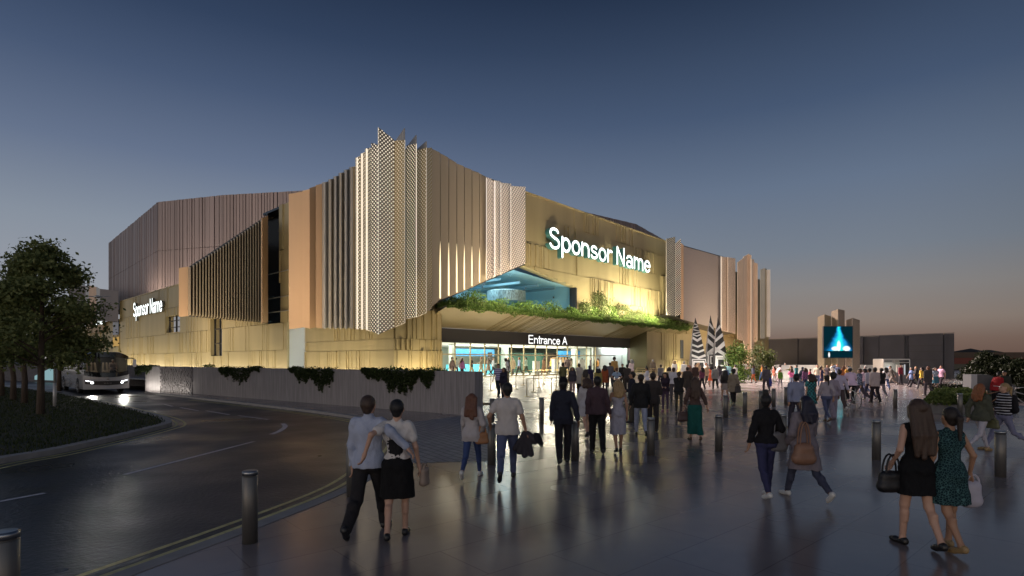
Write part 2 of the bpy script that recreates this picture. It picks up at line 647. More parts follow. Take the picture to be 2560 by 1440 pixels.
# --- finned screen on the road front
bm = bmesh.new()
NF = 26
u0, u1 = 470.0, 655.5
pr = None
edges = []
for k in range(NF + 1):
    u = u0 + (u1 - u0) * (k / NF) ** 0.92
    q = (u - u0) / (u1 - u0)
    edges.append((u, 667 - 122 * q ** 1.06, 791.5 + 16.5 * q))
for k in range(NF):
    (ua, ta, ba), (ub, tb, bb) = edges[k], edges[k + 1]
    um = ua + (ub - ua) * 0.72
    tm, bmx = ta + 1.0, bb
    p = [L.pix(ua, ba, 1.45), L.pix(um, bmx - 5, 1.9), L.pix(um, tm, 1.9), L.pix(ua, ta, 1.45)]
    quad(bm, *p, 0)
    p2 = [L.pix(um, bmx - 5, 1.9), L.pix(ub, bb, 1.45), L.pix(ub, tb, 1.45), L.pix(um, tm, 1.9)]
    quad(bm, *p2, 1)
ov = [L.pix(u0, 791, 1.0), L.pix(u1, 806, 1.0), L.pix(u1, 546, 1.0), L.pix(u0, 668, 1.0)]
quad(bm, *ov, 2)
quad(bm, L.pix(u0, 791, 1.0), L.pix(u1, 806, 1.0), L.p(L.a(u1, 1.0), 0, 5.8), L.p(L.a(u0, 1.0), 0, 7.6), 2)
quad(bm, L.pix(u0, 668, 1.0), L.pix(u1, 546, 1.0), L.p(L.a(u1, 1.0), -0.2, 15.6), L.p(L.a(u0, 1.0), -0.2, 13.6), 2)
part('fin_screen', bm, [P('fin olive', (0.40, 0.335, 0.23), 0.42, 0.2), P('lit fin edge', (0.62, 0.55, 0.43), 0.40, 0.2), DARKM])  # light on the fin edges is put in as a paler colour
for ua, ub, ta, tb, ba, bb, na, nb in ((447, 470, 670, 666.5, 792, 790, 2.2, 1.4), (655.5, 670, 545, 539, 808, 807, 2.4, 1.3)):
    sheet('screen_panel', [L.pix(ua, ba, na), L.pix(ub, bb, nb), L.pix(ub, tb, nb), L.pix(ua, ta, na)], TAN)

# --- the folded screen round the corner: every panel a sheet of its own
PD = lambda n, c, s=1.6, dot=(1.0, 0.84, 0.62): perforated(n, c, dot, s)
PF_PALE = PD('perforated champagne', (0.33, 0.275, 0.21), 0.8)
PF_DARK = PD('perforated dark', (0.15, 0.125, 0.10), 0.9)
PF_GOLD = PD('perforated gold', (0.40, 0.30, 0.13), 0.42)
PF_ROSE = perforated('perforated rose', (0.43, 0.345, 0.28), (1.0, 0.86, 0.74), 0.7, 0.34, 0.2, 0.3)
PF_COP = PD('perforated copper', (0.46, 0.29, 0.19), 0.5, (1.0, 0.70, 0.48))
PF_BLACK = PD('perforated black', (0.035, 0.032, 0.028), 0.35)
lf = [  # u left, u right, top left, top right, bottom left, bottom right, n left, n right, material
    (722, 756, 485, 479, 823, 819, 2.5, 2.0, TAN), (756, 774, 477, 473, 818, 821, 2.4, 2.1, TAN),
    (774, 790, 470, 465, 822, 818, 2.6, 2.1, TAN), (790, 805, 463, 459, 819, 821, 2.5, 2.1, TAN)]
xs = [805, 820, 833, 846, 859, 872.5, 888]
ts = [456, 449, 441.5, 433, 425, 418, 411]
for k in range(6):
    um = xs[k] + (xs[k + 1] - xs[k]) * 0.45
    lf.append((xs[k], um, ts[k], ts[k] - 1, 819, 822, 2.05, 2.4, SLATE))
    lf.append((um, xs[k + 1], ts[k] - 1, ts[k] - 2, 822, 819, 2.4, 2.05, PLAIN if k % 2 else SLATE))
for ua, ub, ta, tb, ba, bb, na, nb, m in lf:
    sheet('screen_panel', [L.pix(ua, ba, na), L.pix(ub, bb, nb), L.pix(ub, tb, nb), L.pix(ua, ta, na)], m)
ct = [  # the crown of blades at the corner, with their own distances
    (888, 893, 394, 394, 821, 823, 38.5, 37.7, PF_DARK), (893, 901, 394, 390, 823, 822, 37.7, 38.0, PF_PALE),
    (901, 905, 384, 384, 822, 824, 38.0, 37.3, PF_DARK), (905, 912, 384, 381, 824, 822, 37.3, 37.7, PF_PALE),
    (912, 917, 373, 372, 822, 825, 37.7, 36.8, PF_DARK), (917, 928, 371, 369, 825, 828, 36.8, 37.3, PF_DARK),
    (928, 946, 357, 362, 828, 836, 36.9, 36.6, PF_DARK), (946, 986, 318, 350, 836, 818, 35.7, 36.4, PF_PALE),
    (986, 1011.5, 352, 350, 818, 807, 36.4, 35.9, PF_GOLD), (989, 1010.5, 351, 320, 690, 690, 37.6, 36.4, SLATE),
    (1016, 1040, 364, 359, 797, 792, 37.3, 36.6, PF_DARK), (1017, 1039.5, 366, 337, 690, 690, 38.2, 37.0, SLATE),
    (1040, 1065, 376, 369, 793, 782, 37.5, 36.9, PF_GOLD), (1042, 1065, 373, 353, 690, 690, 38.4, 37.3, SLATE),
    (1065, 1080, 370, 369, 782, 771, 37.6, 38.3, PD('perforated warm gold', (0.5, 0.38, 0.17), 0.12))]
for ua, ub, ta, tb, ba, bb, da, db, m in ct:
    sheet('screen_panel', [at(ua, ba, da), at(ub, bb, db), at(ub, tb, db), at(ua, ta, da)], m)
rf = []
xs = [1080, 1100.7, 1122, 1142, 1161, 1180, 1199, 1216]
ts = [371, 382.5, 395, 408, 417, 425, 433, 443]
bs = [766, 749, 742, 734, 727, 718, 709, 701]
for k in range(7):
    g = 0.8 if k else 0.0
    rf.append((xs[k] + g, xs[k + 1] - 0.8, ts[k] + 1, ts[k + 1] - 1, bs[k], bs[k + 1], 2.1, 2.1, PLAIN))
rf += [(1217, 1230, 444, 447, 701, 694, 2.5, 2.1, PF_ROSE), (1230, 1237, 452, 453, 694, 691, 2.1, 2.5, PF_ROSE),
       (1237, 1251, 451, 452, 691, 686, 2.5, 2.0, PF_ROSE), (1253, 1278, 457, 459, 687, 673, 2.5, 2.0, PF_ROSE),
       (1278, 1313.5, 465, 467, 674, 659, 2.6, 2.0, PF_ROSE)]
for ua, ub, ta, tb, ba, bb, na, nb, m in rf:
    sheet('screen_panel', [F.pix(ua, ba, na), F.pix(ub, bb, nb), F.pix(ub, tb, nb), F.pix(ua, ta, na)], m)
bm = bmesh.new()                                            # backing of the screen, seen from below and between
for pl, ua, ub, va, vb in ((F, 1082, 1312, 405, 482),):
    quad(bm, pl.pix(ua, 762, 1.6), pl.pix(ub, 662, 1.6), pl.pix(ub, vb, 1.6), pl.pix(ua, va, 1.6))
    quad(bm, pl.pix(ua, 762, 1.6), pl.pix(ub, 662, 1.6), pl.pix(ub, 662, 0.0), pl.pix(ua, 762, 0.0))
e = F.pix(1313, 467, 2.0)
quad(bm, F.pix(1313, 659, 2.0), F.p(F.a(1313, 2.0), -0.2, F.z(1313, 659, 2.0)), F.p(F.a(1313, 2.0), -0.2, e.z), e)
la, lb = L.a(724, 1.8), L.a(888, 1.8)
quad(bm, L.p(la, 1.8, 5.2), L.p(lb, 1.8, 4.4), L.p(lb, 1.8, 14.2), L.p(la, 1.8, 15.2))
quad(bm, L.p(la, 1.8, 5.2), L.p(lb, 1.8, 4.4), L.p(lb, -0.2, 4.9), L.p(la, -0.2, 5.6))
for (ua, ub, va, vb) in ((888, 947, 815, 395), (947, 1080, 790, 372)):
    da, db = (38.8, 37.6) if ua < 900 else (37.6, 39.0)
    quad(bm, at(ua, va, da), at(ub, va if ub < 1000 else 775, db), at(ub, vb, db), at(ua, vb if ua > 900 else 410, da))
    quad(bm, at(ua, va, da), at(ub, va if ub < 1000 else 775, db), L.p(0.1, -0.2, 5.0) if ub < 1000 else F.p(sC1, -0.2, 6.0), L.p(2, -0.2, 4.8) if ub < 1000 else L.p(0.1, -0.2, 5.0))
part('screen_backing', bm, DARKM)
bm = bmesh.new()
for k in range(1, 8):                                       # uplight glow along the grooves, shaped as tapering emissive strips
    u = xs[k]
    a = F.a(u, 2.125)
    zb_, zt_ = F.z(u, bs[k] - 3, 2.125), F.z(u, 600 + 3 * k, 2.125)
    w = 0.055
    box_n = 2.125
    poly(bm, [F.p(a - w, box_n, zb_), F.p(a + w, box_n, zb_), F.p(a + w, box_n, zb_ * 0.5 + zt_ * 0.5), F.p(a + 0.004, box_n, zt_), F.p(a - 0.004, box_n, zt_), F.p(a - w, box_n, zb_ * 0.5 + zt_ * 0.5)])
part('slot_glow', bm, glow('warm slot glow', (1.0, 0.83, 0.50), 2.2))

# --- front: sign wall, upper window, canopy, entrance
ZS = 17.0
sW1 = F.a(1442)
wtop = lambda a: F.z(1313, 666) + (F.z(1442, 719) - F.z(1313, 666)) * (a - F.a(1313)) / (sW1 - F.a(1313))
bm = bmesh.new()
ribs(bm, F, 0.0, F.a(1692), [(5.9, 8.4), (8.4, 10.6), (10.6, 12.6), (12.6, 15.1), (15.1, ZS)], holes=[(0.0, sW1, 5.9, wtop)], seed=21, wr=(0.15, 0.6), calm=0.6)
quad(bm, F.p(0.0, 0, wtop(0)), F.p(sW1, 0, wtop(sW1)), F.p(sW1, -0.8, wtop(sW1)), F.p(0.0, -0.8, wtop(0)))
pbox(bm, F, 0, F.a(1692), -0.6, 0.1, ZS, ZS + 0.1)
part('sign_wall', bm, GOLD)
bm = bmesh.new()
pbox(bm, F, sW1 - 0.25, sW1 - 0.02, -0.7, 0.06, 5.9, wtop(sW1) - 0.02)
uw = part('upper_window', bm, BLACKM)
bm = bmesh.new()
poly(bm, [F.p(-0.5, -0.4, 5.9), F.p(sW1 - 0.2, -0.4, 5.9), F.p(sW1 - 0.2, -0.4, wtop(sW1)), F.p(-0.5, -0.4, wtop(-0.5))])
part('pane', bm, glass('upper glass', (0.92, 0.97, 1.0), 0.06), parent=uw)
bm = bmesh.new()                                            # bar behind the upper window
pbox(bm, F, -3.5, sW1 + 1, -9.0, -0.9, 5.6, 5.8)
pbox(bm, F, -3.5, sW1 + 1, -9.2, -9.0, 5.8, 12.5)
pbox(bm, F, sW1, sW1 + 0.2, -9.0, -0.7, 5.8, 12.3)
pbox(bm, F, -3.7, -3.5, -9.0, -0.7, 5.8, 12.3)
poly(bm, [F.p(-3.5, -0.75, 11.0), F.p(sW1 + 0.2, -0.75, 9.45), F.p(sW1 + 0.2, -9.0, 10.2), F.p(-3.5, -9.0, 11.8)])
part('bar_room', bm, P('bar room', (0.30, 0.50, 0.58), 0.6))
bm = bmesh.new()
for q, nq in ((F.a(1206, -2.5), -2.5), (F.a(1308, -2.5), -2.5), (F.a(1384, -2.8), -2.8), (F.a(1372, -4.5), -4.5)):
    for k in range(4):
        c = F.p(q + 0.16 * k, nq, 8.6 + 0.22 * k)
        lathe(bm, [(0.07, -0.09), (0.07, 0.09)], c, 8)
part('spotlight', bm, P('spotlight housing', (0.06, 0.06, 0.07), 0.4))
bm = bmesh.new()
lathe(bm, [(1.75, 0), (1.8, 0.05), (1.8, 1.0), (1.72, 1.05)], F.p(F.a(1266, -3.0), -3.0, 7.55), 28)
part('ring_chandelier', bm, P('chandelier beads', (0.20, 0.235, 0.24), 0.35, 0.3, var=0.85, vscale=6, stretch=(3, 3, 0.6)))

bm = bmesh.new()
for k in range(6):
    q = 0.5 + 2.6 * k
    pbox(bm, F, q, q + 0.12, -8.9, -1.0, 9.15 - 0.02 * k, 9.3)
part('ceiling_beam', bm, P('blue grey beam', (0.10, 0.17, 0.20), 0.6))
bm = bmesh.new()
for k in range(5):
    pbox(bm, F, 5.2 + 2.0 * k, 6.6 + 2.0 * k, -8.98, -8.7, 6.6, 8.2)
part('back_bar', bm, P('deep blue back bar', (0.03, 0.12, 0.20), 0.3))

# canopy with planted top
bm = bmesh.new()
NLIP, ZLIP, ZSOF = 1.3, 6.2, 4.78
sK0, sK1 = -2.6, F.a(1722, NLIP)
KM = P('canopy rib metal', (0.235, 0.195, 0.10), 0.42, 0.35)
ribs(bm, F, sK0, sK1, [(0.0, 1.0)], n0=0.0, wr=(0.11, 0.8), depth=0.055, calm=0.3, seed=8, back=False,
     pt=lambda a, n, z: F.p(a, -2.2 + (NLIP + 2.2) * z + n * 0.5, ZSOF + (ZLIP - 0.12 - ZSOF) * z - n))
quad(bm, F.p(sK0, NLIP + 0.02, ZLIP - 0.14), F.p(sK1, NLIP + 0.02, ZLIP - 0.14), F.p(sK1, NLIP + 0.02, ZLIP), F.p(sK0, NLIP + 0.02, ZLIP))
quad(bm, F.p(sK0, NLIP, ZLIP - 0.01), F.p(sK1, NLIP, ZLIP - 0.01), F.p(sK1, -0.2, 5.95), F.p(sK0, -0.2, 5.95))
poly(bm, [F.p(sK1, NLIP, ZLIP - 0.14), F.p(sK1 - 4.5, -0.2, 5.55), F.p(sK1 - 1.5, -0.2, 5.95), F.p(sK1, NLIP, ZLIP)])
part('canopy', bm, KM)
sG0, sG1 = F.a(1103, -2.2) - 1.5, F.a(1575, -2.2)
bm = bmesh.new()
pbox(bm, F, sG0, sG1, -2.6, -2.2, 3.64, ZSOF)
part('fascia', bm, FASCIA)
sR = F.a(1616)
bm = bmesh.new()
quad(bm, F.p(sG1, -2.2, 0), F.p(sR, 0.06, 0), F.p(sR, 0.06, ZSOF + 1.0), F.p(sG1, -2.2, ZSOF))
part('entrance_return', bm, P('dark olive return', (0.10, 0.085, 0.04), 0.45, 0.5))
bm = bmesh.new()
sEnd = F.a(1921)
ribs(bm, F, sR, sEnd, [(0.0, 2.2), (2.2, 5.7), (5.7, 9.5)], seed=31, wr=(0.16, 0.7), calm=0.6)
quad(bm, F.p(sEnd, 0.05, 0), F.p(sEnd, -8, 0), F.p(sEnd, -8, 16.2), F.p(sEnd, 0.05, 16.2))
pbox(bm, F, F.a(1692), sEnd, -0.6, -0.15, 9.4, 16.2)
part('front_wall', bm, GOLD)
bm = bmesh.new()
a = F.a(1704)
pbox(bm, F, a - 0.45, a + 0.45, -0.02, 0.06, 2.4, 4.8)
part('window', bm, P('grey blind window', (0.09, 0.10, 0.11), 0.2))

# right part of the screen
rt = [(1666, 1688, 597, 592, 787, 788, 2.1, 2.5, PF_BLACK), (1689, 1702, 608, 597, 791, 786, 2.1, 2.5, PD('perforated brown', (0.2, 0.16, 0.12), 0.5)),
      (1702, 1709, 607, 612, 797, 799, 2.5, 2.1, TAN), (1709, 1757, 616, 629, 799, 812, 2.1, 2.1, P('mauve folded sheet', (0.40, 0.34, 0.31), 0.42, 0.2, var=0.05)),
      (1757, 1802, 629, 641.5, 812, 824, 2.1, 2.1, P('mauve folded sheet', (0, 0, 0))), (1803, 1805, 641, 641, 825, 826, 2.6, 2.2, PF_ROSE),
      (1805, 1820, 642, 643, 827, 830, 2.6, 2.2, PF_COP), (1820, 1838.5, 643, 646, 830, 834, 2.6, 2.1, PF_COP),
      (1844, 1859, 656, 645, 848, 852, 2.2, 2.6, PF_COP), (1859, 1870, 642, 636, 852, 908, 2.6, 2.2, PF_COP), (1870, 1878, 634, 638, 911, 911, 2.2, 2.7, PF_COP),
      (1878, 1885.5, 647, 649, 912, 912, 2.7, 2.2, PF_COP), (1885.5, 1894, 656, 659, 856, 853, 2.2, 2.7, PF_COP),
      (1901, 1912, 674, 670, 846, 846, 2.1, 2.6, PD('perforated grey', (0.16, 0.15, 0.14), 0.4)), (1912, 1917, 671, 672, 845, 843, 2.6, 2.1, P('lit gold strip', (0.7, 0.56, 0.3), 0.4, 0.3)),
      (1917, 1925.5, 675, 674, 843, 841, 2.1, 2.6, PF_ROSE)]
for ua, ub, ta, tb, ba, bb, na, nb, m in rt:
    sheet('screen_panel', [F.pix(ua, ba, na), F.pix(ub, bb, nb), F.pix(ub, tb, nb), F.pix(ua, ta, na)], m)
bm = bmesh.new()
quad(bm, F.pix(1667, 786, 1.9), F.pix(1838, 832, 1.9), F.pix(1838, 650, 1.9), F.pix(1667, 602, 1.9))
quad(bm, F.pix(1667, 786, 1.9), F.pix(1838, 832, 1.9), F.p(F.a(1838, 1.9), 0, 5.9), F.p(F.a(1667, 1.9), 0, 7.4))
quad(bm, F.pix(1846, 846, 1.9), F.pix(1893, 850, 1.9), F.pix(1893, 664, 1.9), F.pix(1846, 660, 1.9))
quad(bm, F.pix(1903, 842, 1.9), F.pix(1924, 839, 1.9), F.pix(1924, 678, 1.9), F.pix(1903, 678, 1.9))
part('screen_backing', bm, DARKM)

# --- entrance hall
sH0, sH1 = sG0 - 0.5, sG1
NB = -17.0
bm = bmesh.new()
pbox(bm, F, sH0, sH1, NB, -1.5, FLOOR - 0.2, FLOOR - 0.004)
HM = P('hall floor', (0.62, 0.60, 0.55), 0.25)
part('hall_floor', bm, HM)
bm = bmesh.new()
pbox(bm, F, sH0, sH1, NB, -2.62, 3.68, 3.9)
part('hall_ceiling', bm, WHITE)
bm = bmesh.new()
pbox(bm, F, sH0 - 0.2, sH0, NB, -2.4, FLOOR, 3.7)
pbox(bm, F, sH1 + 0.02, sH1 + 0.2, NB, -2.62, FLOOR - 0.3, 3.9)
pbox(bm, F, sH0, sH1, NB - 0.2, NB, FLOOR, 3.7)
part('hall_wall', bm, P('hall wall', (0.45, 0.53, 0.47), 0.6))
bm = bmesh.new()
sWh = F.a(1483, -3.2)
pbox(bm, F, sWh, sG1, -3.4, -3.2, FLOOR, 3.68)
part('white_wall', bm, P('pale glazed wall', (0.62, 0.68, 0.66), 0.25))
bm = bmesh.new()
for u_, w_ in ((1500, 0.02), (1538, 0.02), (1555, 0.02)):
    a = F.a(u_, -3.17)
    pbox(bm, F, a - w_, a + w_, -3.2, -3.17, FLOOR, 2.75)
pbox(bm, F, F.a(1500, -3.17), F.a(1538, -3.17), -3.2, -3.17, 2.73, 2.77)
pbox(bm, F, sWh, sG1 - 0.05, -3.2, -3.18, 2.78, 2.80)
part('door_frame', bm, P('dark door frame', (0.10, 0.10, 0.10), 0.4))
bm = bmesh.new()
sP = F.a(1300, -10)
for u_, n_, ww in ((1262, -9, 0.28), (1436, -8, 0.3), (1474, -6, 0.25), (1130, -7, 0.22)):
    a = F.a(u_, n_)
    pbox(bm, F, a - ww, a + ww, n_ - ww, n_ + ww, FLOOR, 3.68)
part('column', bm, P('grey green column', (0.33, 0.38, 0.35), 0.5))
bm = bmesh.new()
pbox(bm, F, F.a(1250, -12), F.a(1440, -12), -12.2, -12, FLOOR, 3.05)
part('green_screen', bm, P('green glass screen', (0.05, 0.11, 0.085), 0.15))
bm = bmesh.new()
for ua, ub in ((1132, 1236), (1400, 1474)):
    pbox(bm, F, F.a(ua, -9.5), F.a(ub, -9.5), -9.8, -9.5, 2.62, 3.34)
part('counter_sign', bm, P('blue ribbed bulkhead', (0.03, 0.20, 0.42), 0.4, var=0.2, vscale=3, emit=(0.03, 0.22, 0.5), estr=0.35))
bm = bmesh.new()
pbox(bm, F, F.a(1132, -9), F.a(1236, -9), -10, -9, FLOOR, 1.75)
part('counter', bm, P('cyan counter', (0.08, 0.42, 0.55), 0.4, emit=(0.05, 0.45, 0.62), estr=0.3))
bm = bmesh.new()
sa, sb = F.a(1405, -9.8), F.a(1468, -9.8)
for k in range(4):
    q = sa + (sb - sa) * (k + 0.12) / 4
    pbox(bm, F, q, q + (sb - sa) * 0.19, -11.5, -11.4, 1.9, 2.55)
part('lit_shelf', bm, glow('amber shelf lamp', (1.0, 0.62, 0.28), 0.8))
bm = bmesh.new()
pbox(bm, F, sa - 1, sb + 0.5, -11.8, -11.6, FLOOR, 3.1)
part('bar_back', bm, P('dark bar back', (0.05, 0.035, 0.025), 0.4))
bm = bmesh.new()
pbox(bm, F, F.a(1226, -8.5) - 0.3, F.a(1226, -8.5) + 0.3, -8.6, -8.5, 2.0, 3.0)
part('menu_board', bm, BLACKM)
for k in range(4):
    bm = bmesh.new()
    q = sH0 + (sH1 - sH0) * (0.1 + 0.2 * k)
    pbox(bm, F, q, q + 3.6, -9.0, -7.6, 3.64, 3.675)
    part('ceiling_lamp', bm, glow('hall ceiling lamp', (1.0, 0.93, 0.80), 5.0))
# glazing line of the entrance
bm = bmesh.new()
npn = 17
for k in range(npn + 1):
    a = sG0 + 1.5 + (sG1 - 0.1 - sG0 - 1.5) * k / npn
    if a > sWh + 0.5:
        continue
    pbox(bm, F, a - 0.035, a + 0.035, -2.55, -2.42, FLOOR, 3.64)
pbox(bm, F, sG0, sWh + 0.5, -2.56, -2.41, 2.62, 2.72)
pbox(bm, F, sG0, sWh + 0.5, -2.56, -2.41, FLOOR, FLOOR + 0.08)
eg = part('entrance_glazing', bm, P('champagne frame', (0.55, 0.46, 0.28), 0.35, 0.6))
bm = bmesh.new()
quad(bm, F.p(sG0, -2.48, FLOOR), F.p(sWh + 0.5, -2.48, FLOOR), F.p(sWh + 0.5, -2.48, 3.64), F.p(sG0, -2.48, 3.64))
part('pane', bm, glass('entrance glass', (0.95, 0.98, 0.96), 0.05), parent=eg)

# --- far wing beyond the road front
bm = bmesh.new()
ribs(bm, L, L.a(298, -1.0), L.a(150, -1.0), [(0, 4), (4, 9.3)], n0=-1.0, seed=41, wr=(0.3, 1.2), calm=0.7)
part('wing_wall', bm, GOLD)
bm = bmesh.new()
for ua, ub, ta, tb, mi in ((296, 250, 727, 722, 0), (250, 241, 722, 716, 1), (241, 232, 718, 714, 2), (232, 222, 714, 714, 2), (222, 214, 714, 716, 1), (214, 172, 714, 712, 0)):
    quad(bm, L.pix(ua, 803, 0.5), L.pix(ub, 803, 0.5), L.pix(ub, tb, 0.5), L.pix(ua, ta, 0.5), mi)
quad(bm, L.pix(296, 803, 0.5), L.pix(172, 803, 0.5), L.pix(172, 803, -1.2), L.pix(296, 803, -1.2), 0)
part('wing_screen', bm, [P('brown sheet', (0.16, 0.12, 0.10), 0.5), SLATE, TAN])
bm = bmesh.new()
a0, a1 = L.a(297, -0.9), L.a(283, -0.9)
for za, zb2, mi in ((0.5, 4.5, 0), (4.6, 6.2, 1), (6.6, 9.0, 2)):
    pbox(bm, L, a0, a1, -0.95, -0.85, za, zb2, mi)
part('window', bm, [P('pale gold glazing', (0.5, 0.42, 0.2), 0.4), glow('amber window', (1.0, 0.62, 0.2), 0.45), P('blue window', (0.12, 0.14, 0.22), 0.2)])
bm = bmesh.new()
pbox(bm, L, L.a(258, -0.5), L.a(216, -0.5), -0.7, -0.5, L.z(240, 832, -0.5), L.z(240, 786, -0.5))
part('sign_panel', bm, P('tan sign panel', (0.42, 0.30, 0.16), 0.5))


# ------------------------------------------------------------------ monoline letters, drawn as strokes
def arc(cx, cy, rx, ry, a0, a1, n=14):
    return [(cx + rx * math.cos(math.radians(a0 + (a1 - a0) * k / n)), cy + ry * math.sin(math.radians(a0 + (a1 - a0) * k / n))) for k in range(n + 1)]


GLYPH = {
    'S': (.93, [arc(.45, .745, .285, .195, 22, 270) + arc(.47, .285, .325, .225, 90, -160)]),
    'p': (.78, [[(.11, -.27), (.11, .66)], arc(.395, .33, .275, .30, 0, 360)]),
    'o': (.78, [arc(.385, .33, .29, .30, 0, 360)]),
    'n': (.77, [[(.11, .05), (.11, .66)], arc(.375, .37, .265, .26, 180, 0) + [(.64, .05)]]),
    's': (.70, [arc(.345, .49, .215, .14, 25, 270) + arc(.35, .20, .245, .145, 90, -160)]),
    'r': (.48, [[(.11, .05), (.11, .66)], arc(.36, .36, .25, .27, 180, 65)]),
    'N': (1.0, [[(.13, .05), (.13, .95), (.79, .05), (.79, .95)]]),
    'a': (.77, [arc(.36, .46, .25, .17, 165, 0) + [(.61, .15), (.66, .05)], arc(.34, .19, .24, .155, 0, 360)]),
    'm': (1.16, [[(.11, .05), (.11, .66)], arc(.335, .41, .225, .22, 180, 0) + [(.56, .05)], arc(.785, .41, .225, .22, 180, 0) + [(1.01, .05)]]),
    'e': (.77, [arc(.385, .33, .29, .30, 5, 325), [(.10, .345), (.67, .345)]]),
    'E': (.93, [[(.80, .05), (.14, .05), (.14, .95), (.78, .95)], [(.14, .515), (.73, .515)]]),
    't': (.40, [[(.18, .90), (.18, .14)] + arc(.27, .14, .09, .09, 180, 285), [(.04, .655), (.34, .655)]]),
    'c': (.70, [arc(.375, .33, .275, .30, 50, 310)]),
    'A': (.93, [[(.06, .05), (.46, .95), (.87, .05)], [(.20, .36), (.73, .36)]]),
    'M': (1.1, [[(.13, .05), (.13, .95), (.55, .10), (.97, .95), (.97, .05)]]), ' ': (.39, [])}


def letter_field(text, sw, h):
    segs, x = [], 0.0
    for ch in text:
        w, st = GLYPH[ch]
        for s_ in st:
            for a, b in zip(s_, s_[1:]):
                segs.append((a[0] + x, a[1], b[0] + x, b[1]))
        x += w
    W = x
    nx, ny = int((W + .4) / h), int(1.6 / h)
    X, Y = np.meshgrid(-.2 + h * np.arange(nx), -.42 + h * np.arange(ny), indexing='ij')
    g = np.full(X.shape, 9.0)
    for ax_, ay, bx, by in segs:
        m = (X[:, 0] > min(ax_, bx) - .3) & (X[:, 0] < max(ax_, bx) + .3)
        i0, i1 = np.argmax(m), len(m) - np.argmax(m[::-1])
        x_, y_ = X[i0:i1], Y[i0:i1]
        dx, dy = bx - ax_, by - ay
        t = np.clip(((x_ - ax_) * dx + (y_ - ay) * dy) / (dx * dx + dy * dy + 1e-9), 0, 1)
        g[i0:i1] = np.minimum(g[i0:i1], np.hypot(x_ - ax_ - t * dx, y_ - ay - t * dy) - sw)
    return g, W


def surface_nets(g, lo, h):
    """mesh of the zero level of a 3-D field g (negative inside)"""
    ins = g < 0
    nx, ny, nz = g.shape
    c = [ins[i:nx - 1 + i, j:ny - 1 + j, k:nz - 1 + k] for i in (0, 1) for j in (0, 1) for k in (0, 1)]
    s = sum(a.astype(np.int8) for a in c)
    act = (s > 0) & (s < 8)
    idx = -np.ones(act.shape, np.int64)
    cells = np.argwhere(act)
    idx[act] = np.arange(len(cells))
    acc = np.zeros((len(cells), 3))
    cnt = np.zeros(len(cells))
    cor = [(i, j, k) for i in (0, 1) for j in (0, 1) for k in (0, 1)]
    val = {q: g[cells[:, 0] + q[0], cells[:, 1] + q[1], cells[:, 2] + q[2]] for q in cor}
    for a in cor:
        for ax in range(3):
            if a[ax] == 0:
                b = list(a)
                b[ax] = 1
                va, vb = val[a], val[tuple(b)]
                cr = (va < 0) != (vb < 0)
                t = np.where(cr, va / np.where(cr, va - vb, 1), 0)
                p = np.tile(np.array(a, float), (len(cells), 1))
                p[:, ax] += t
                acc[cr] += p[cr]
                cnt[cr] += 1
    v = lo + h * (cells + acc / np.maximum(cnt, 1)[:, None])
    faces = []
    for ax in range(3):
        a, b = [(1, 2), (2, 0), (0, 1)][ax]
        sl0, sl1 = [slice(None)] * 3, [slice(None)] * 3
        sl0[ax], sl1[ax] = slice(0, -1), slice(1, None)
        x0, x1 = ins[tuple(sl0)], ins[tuple(sl1)]
        e = np.argwhere(x0 != x1)
        e = e[(e[:, a] > 0) & (e[:, b] > 0) & (e[:, a] < g.shape[a] - 1) & (e[:, b] < g.shape[b] - 1)]
        if not len(e):
            continue
        flip = x0[e[:, 0], e[:, 1], e[:, 2]]
        q = []
        for da, db in ((0, 0), (1, 0), (1, 1), (0, 1)):
            r = e.copy()
            r[:, a] -= da
            r[:, b] -= db
            q.append(idx[r[:, 0], r[:, 1], r[:, 2]])
        q = np.stack(q, 1)
        q[~flip] = q[~flip][:, ::-1]
        faces.append(q)
    f = np.concatenate(faces) if faces else np.zeros((0, 4), np.int64)
    return v, f[:, ::-1] if False else f


def npmesh(name, v, f):
    me = bpy.data.meshes.new(name)
    me.vertices.add(len(v))
    me.vertices.foreach_set('co', v.reshape(-1))
    me.loops.add(4 * len(f))
    me.loops.foreach_set('vertex_index', f.reshape(-1))
    me.polygons.add(len(f))
    me.polygons.foreach_set('loop_start', np.arange(0, 4 * len(f), 4))
    me.polygons.foreach_set('loop_total', np.full(len(f), 4))
    me.polygons.foreach_set('use_smooth', np.ones(len(f), bool))
    me.update()
    return me


# ------------------------------------------------------------------ lamps of the place, plus some added to brighten it
def area(loc, target, sx_, sy_, watts, col=(1.0, 0.82, 0.52), spread=180):
    l = bpy.data.lights.new('area_lamp', 'AREA')
    l.shape = 'RECTANGLE'
    l.size, l.size_y = sx_, sy_
    l.energy = watts
    l.color = col
    l.spread = math.radians(spread)
    o = bpy.data.objects.new('area_lamp', l)
    o.location = loc
    o.rotation_euler = (Vector(target) - Vector(loc)).to_track_quat('-Z', 'Y').to_euler()
    COL.objects.link(o)
    return o


def strip(pl, a0, a1, n, z, watts, col=(1.0, 0.82, 0.48), tilt=0.55, w=0.15, spread=180):
    """a long wall washer at the foot of a facade, shining up and towards it"""
    c = pl.p((a0 + a1) / 2, n, z)
    l = bpy.data.lights.new('wall_washer_lamp', 'AREA')
    l.shape = 'RECTANGLE'
    l.size, l.size_y = abs(a1 - a0), w
    l.energy, l.color, l.spread = watts, col, math.radians(spread)
    o = bpy.data.objects.new('wall_washer_lamp', l)
    zz = -(Vector((0, 0, 1)) - pl.n * tilt).normalized()      # lamps shine along local -Z
    xx = pl.d
    yy = zz.cross(xx)
    M = Matrix((xx, yy, zz)).transposed().to_4x4()
    M.translation = c
    o.matrix_world = M
    COL.objects.link(o)


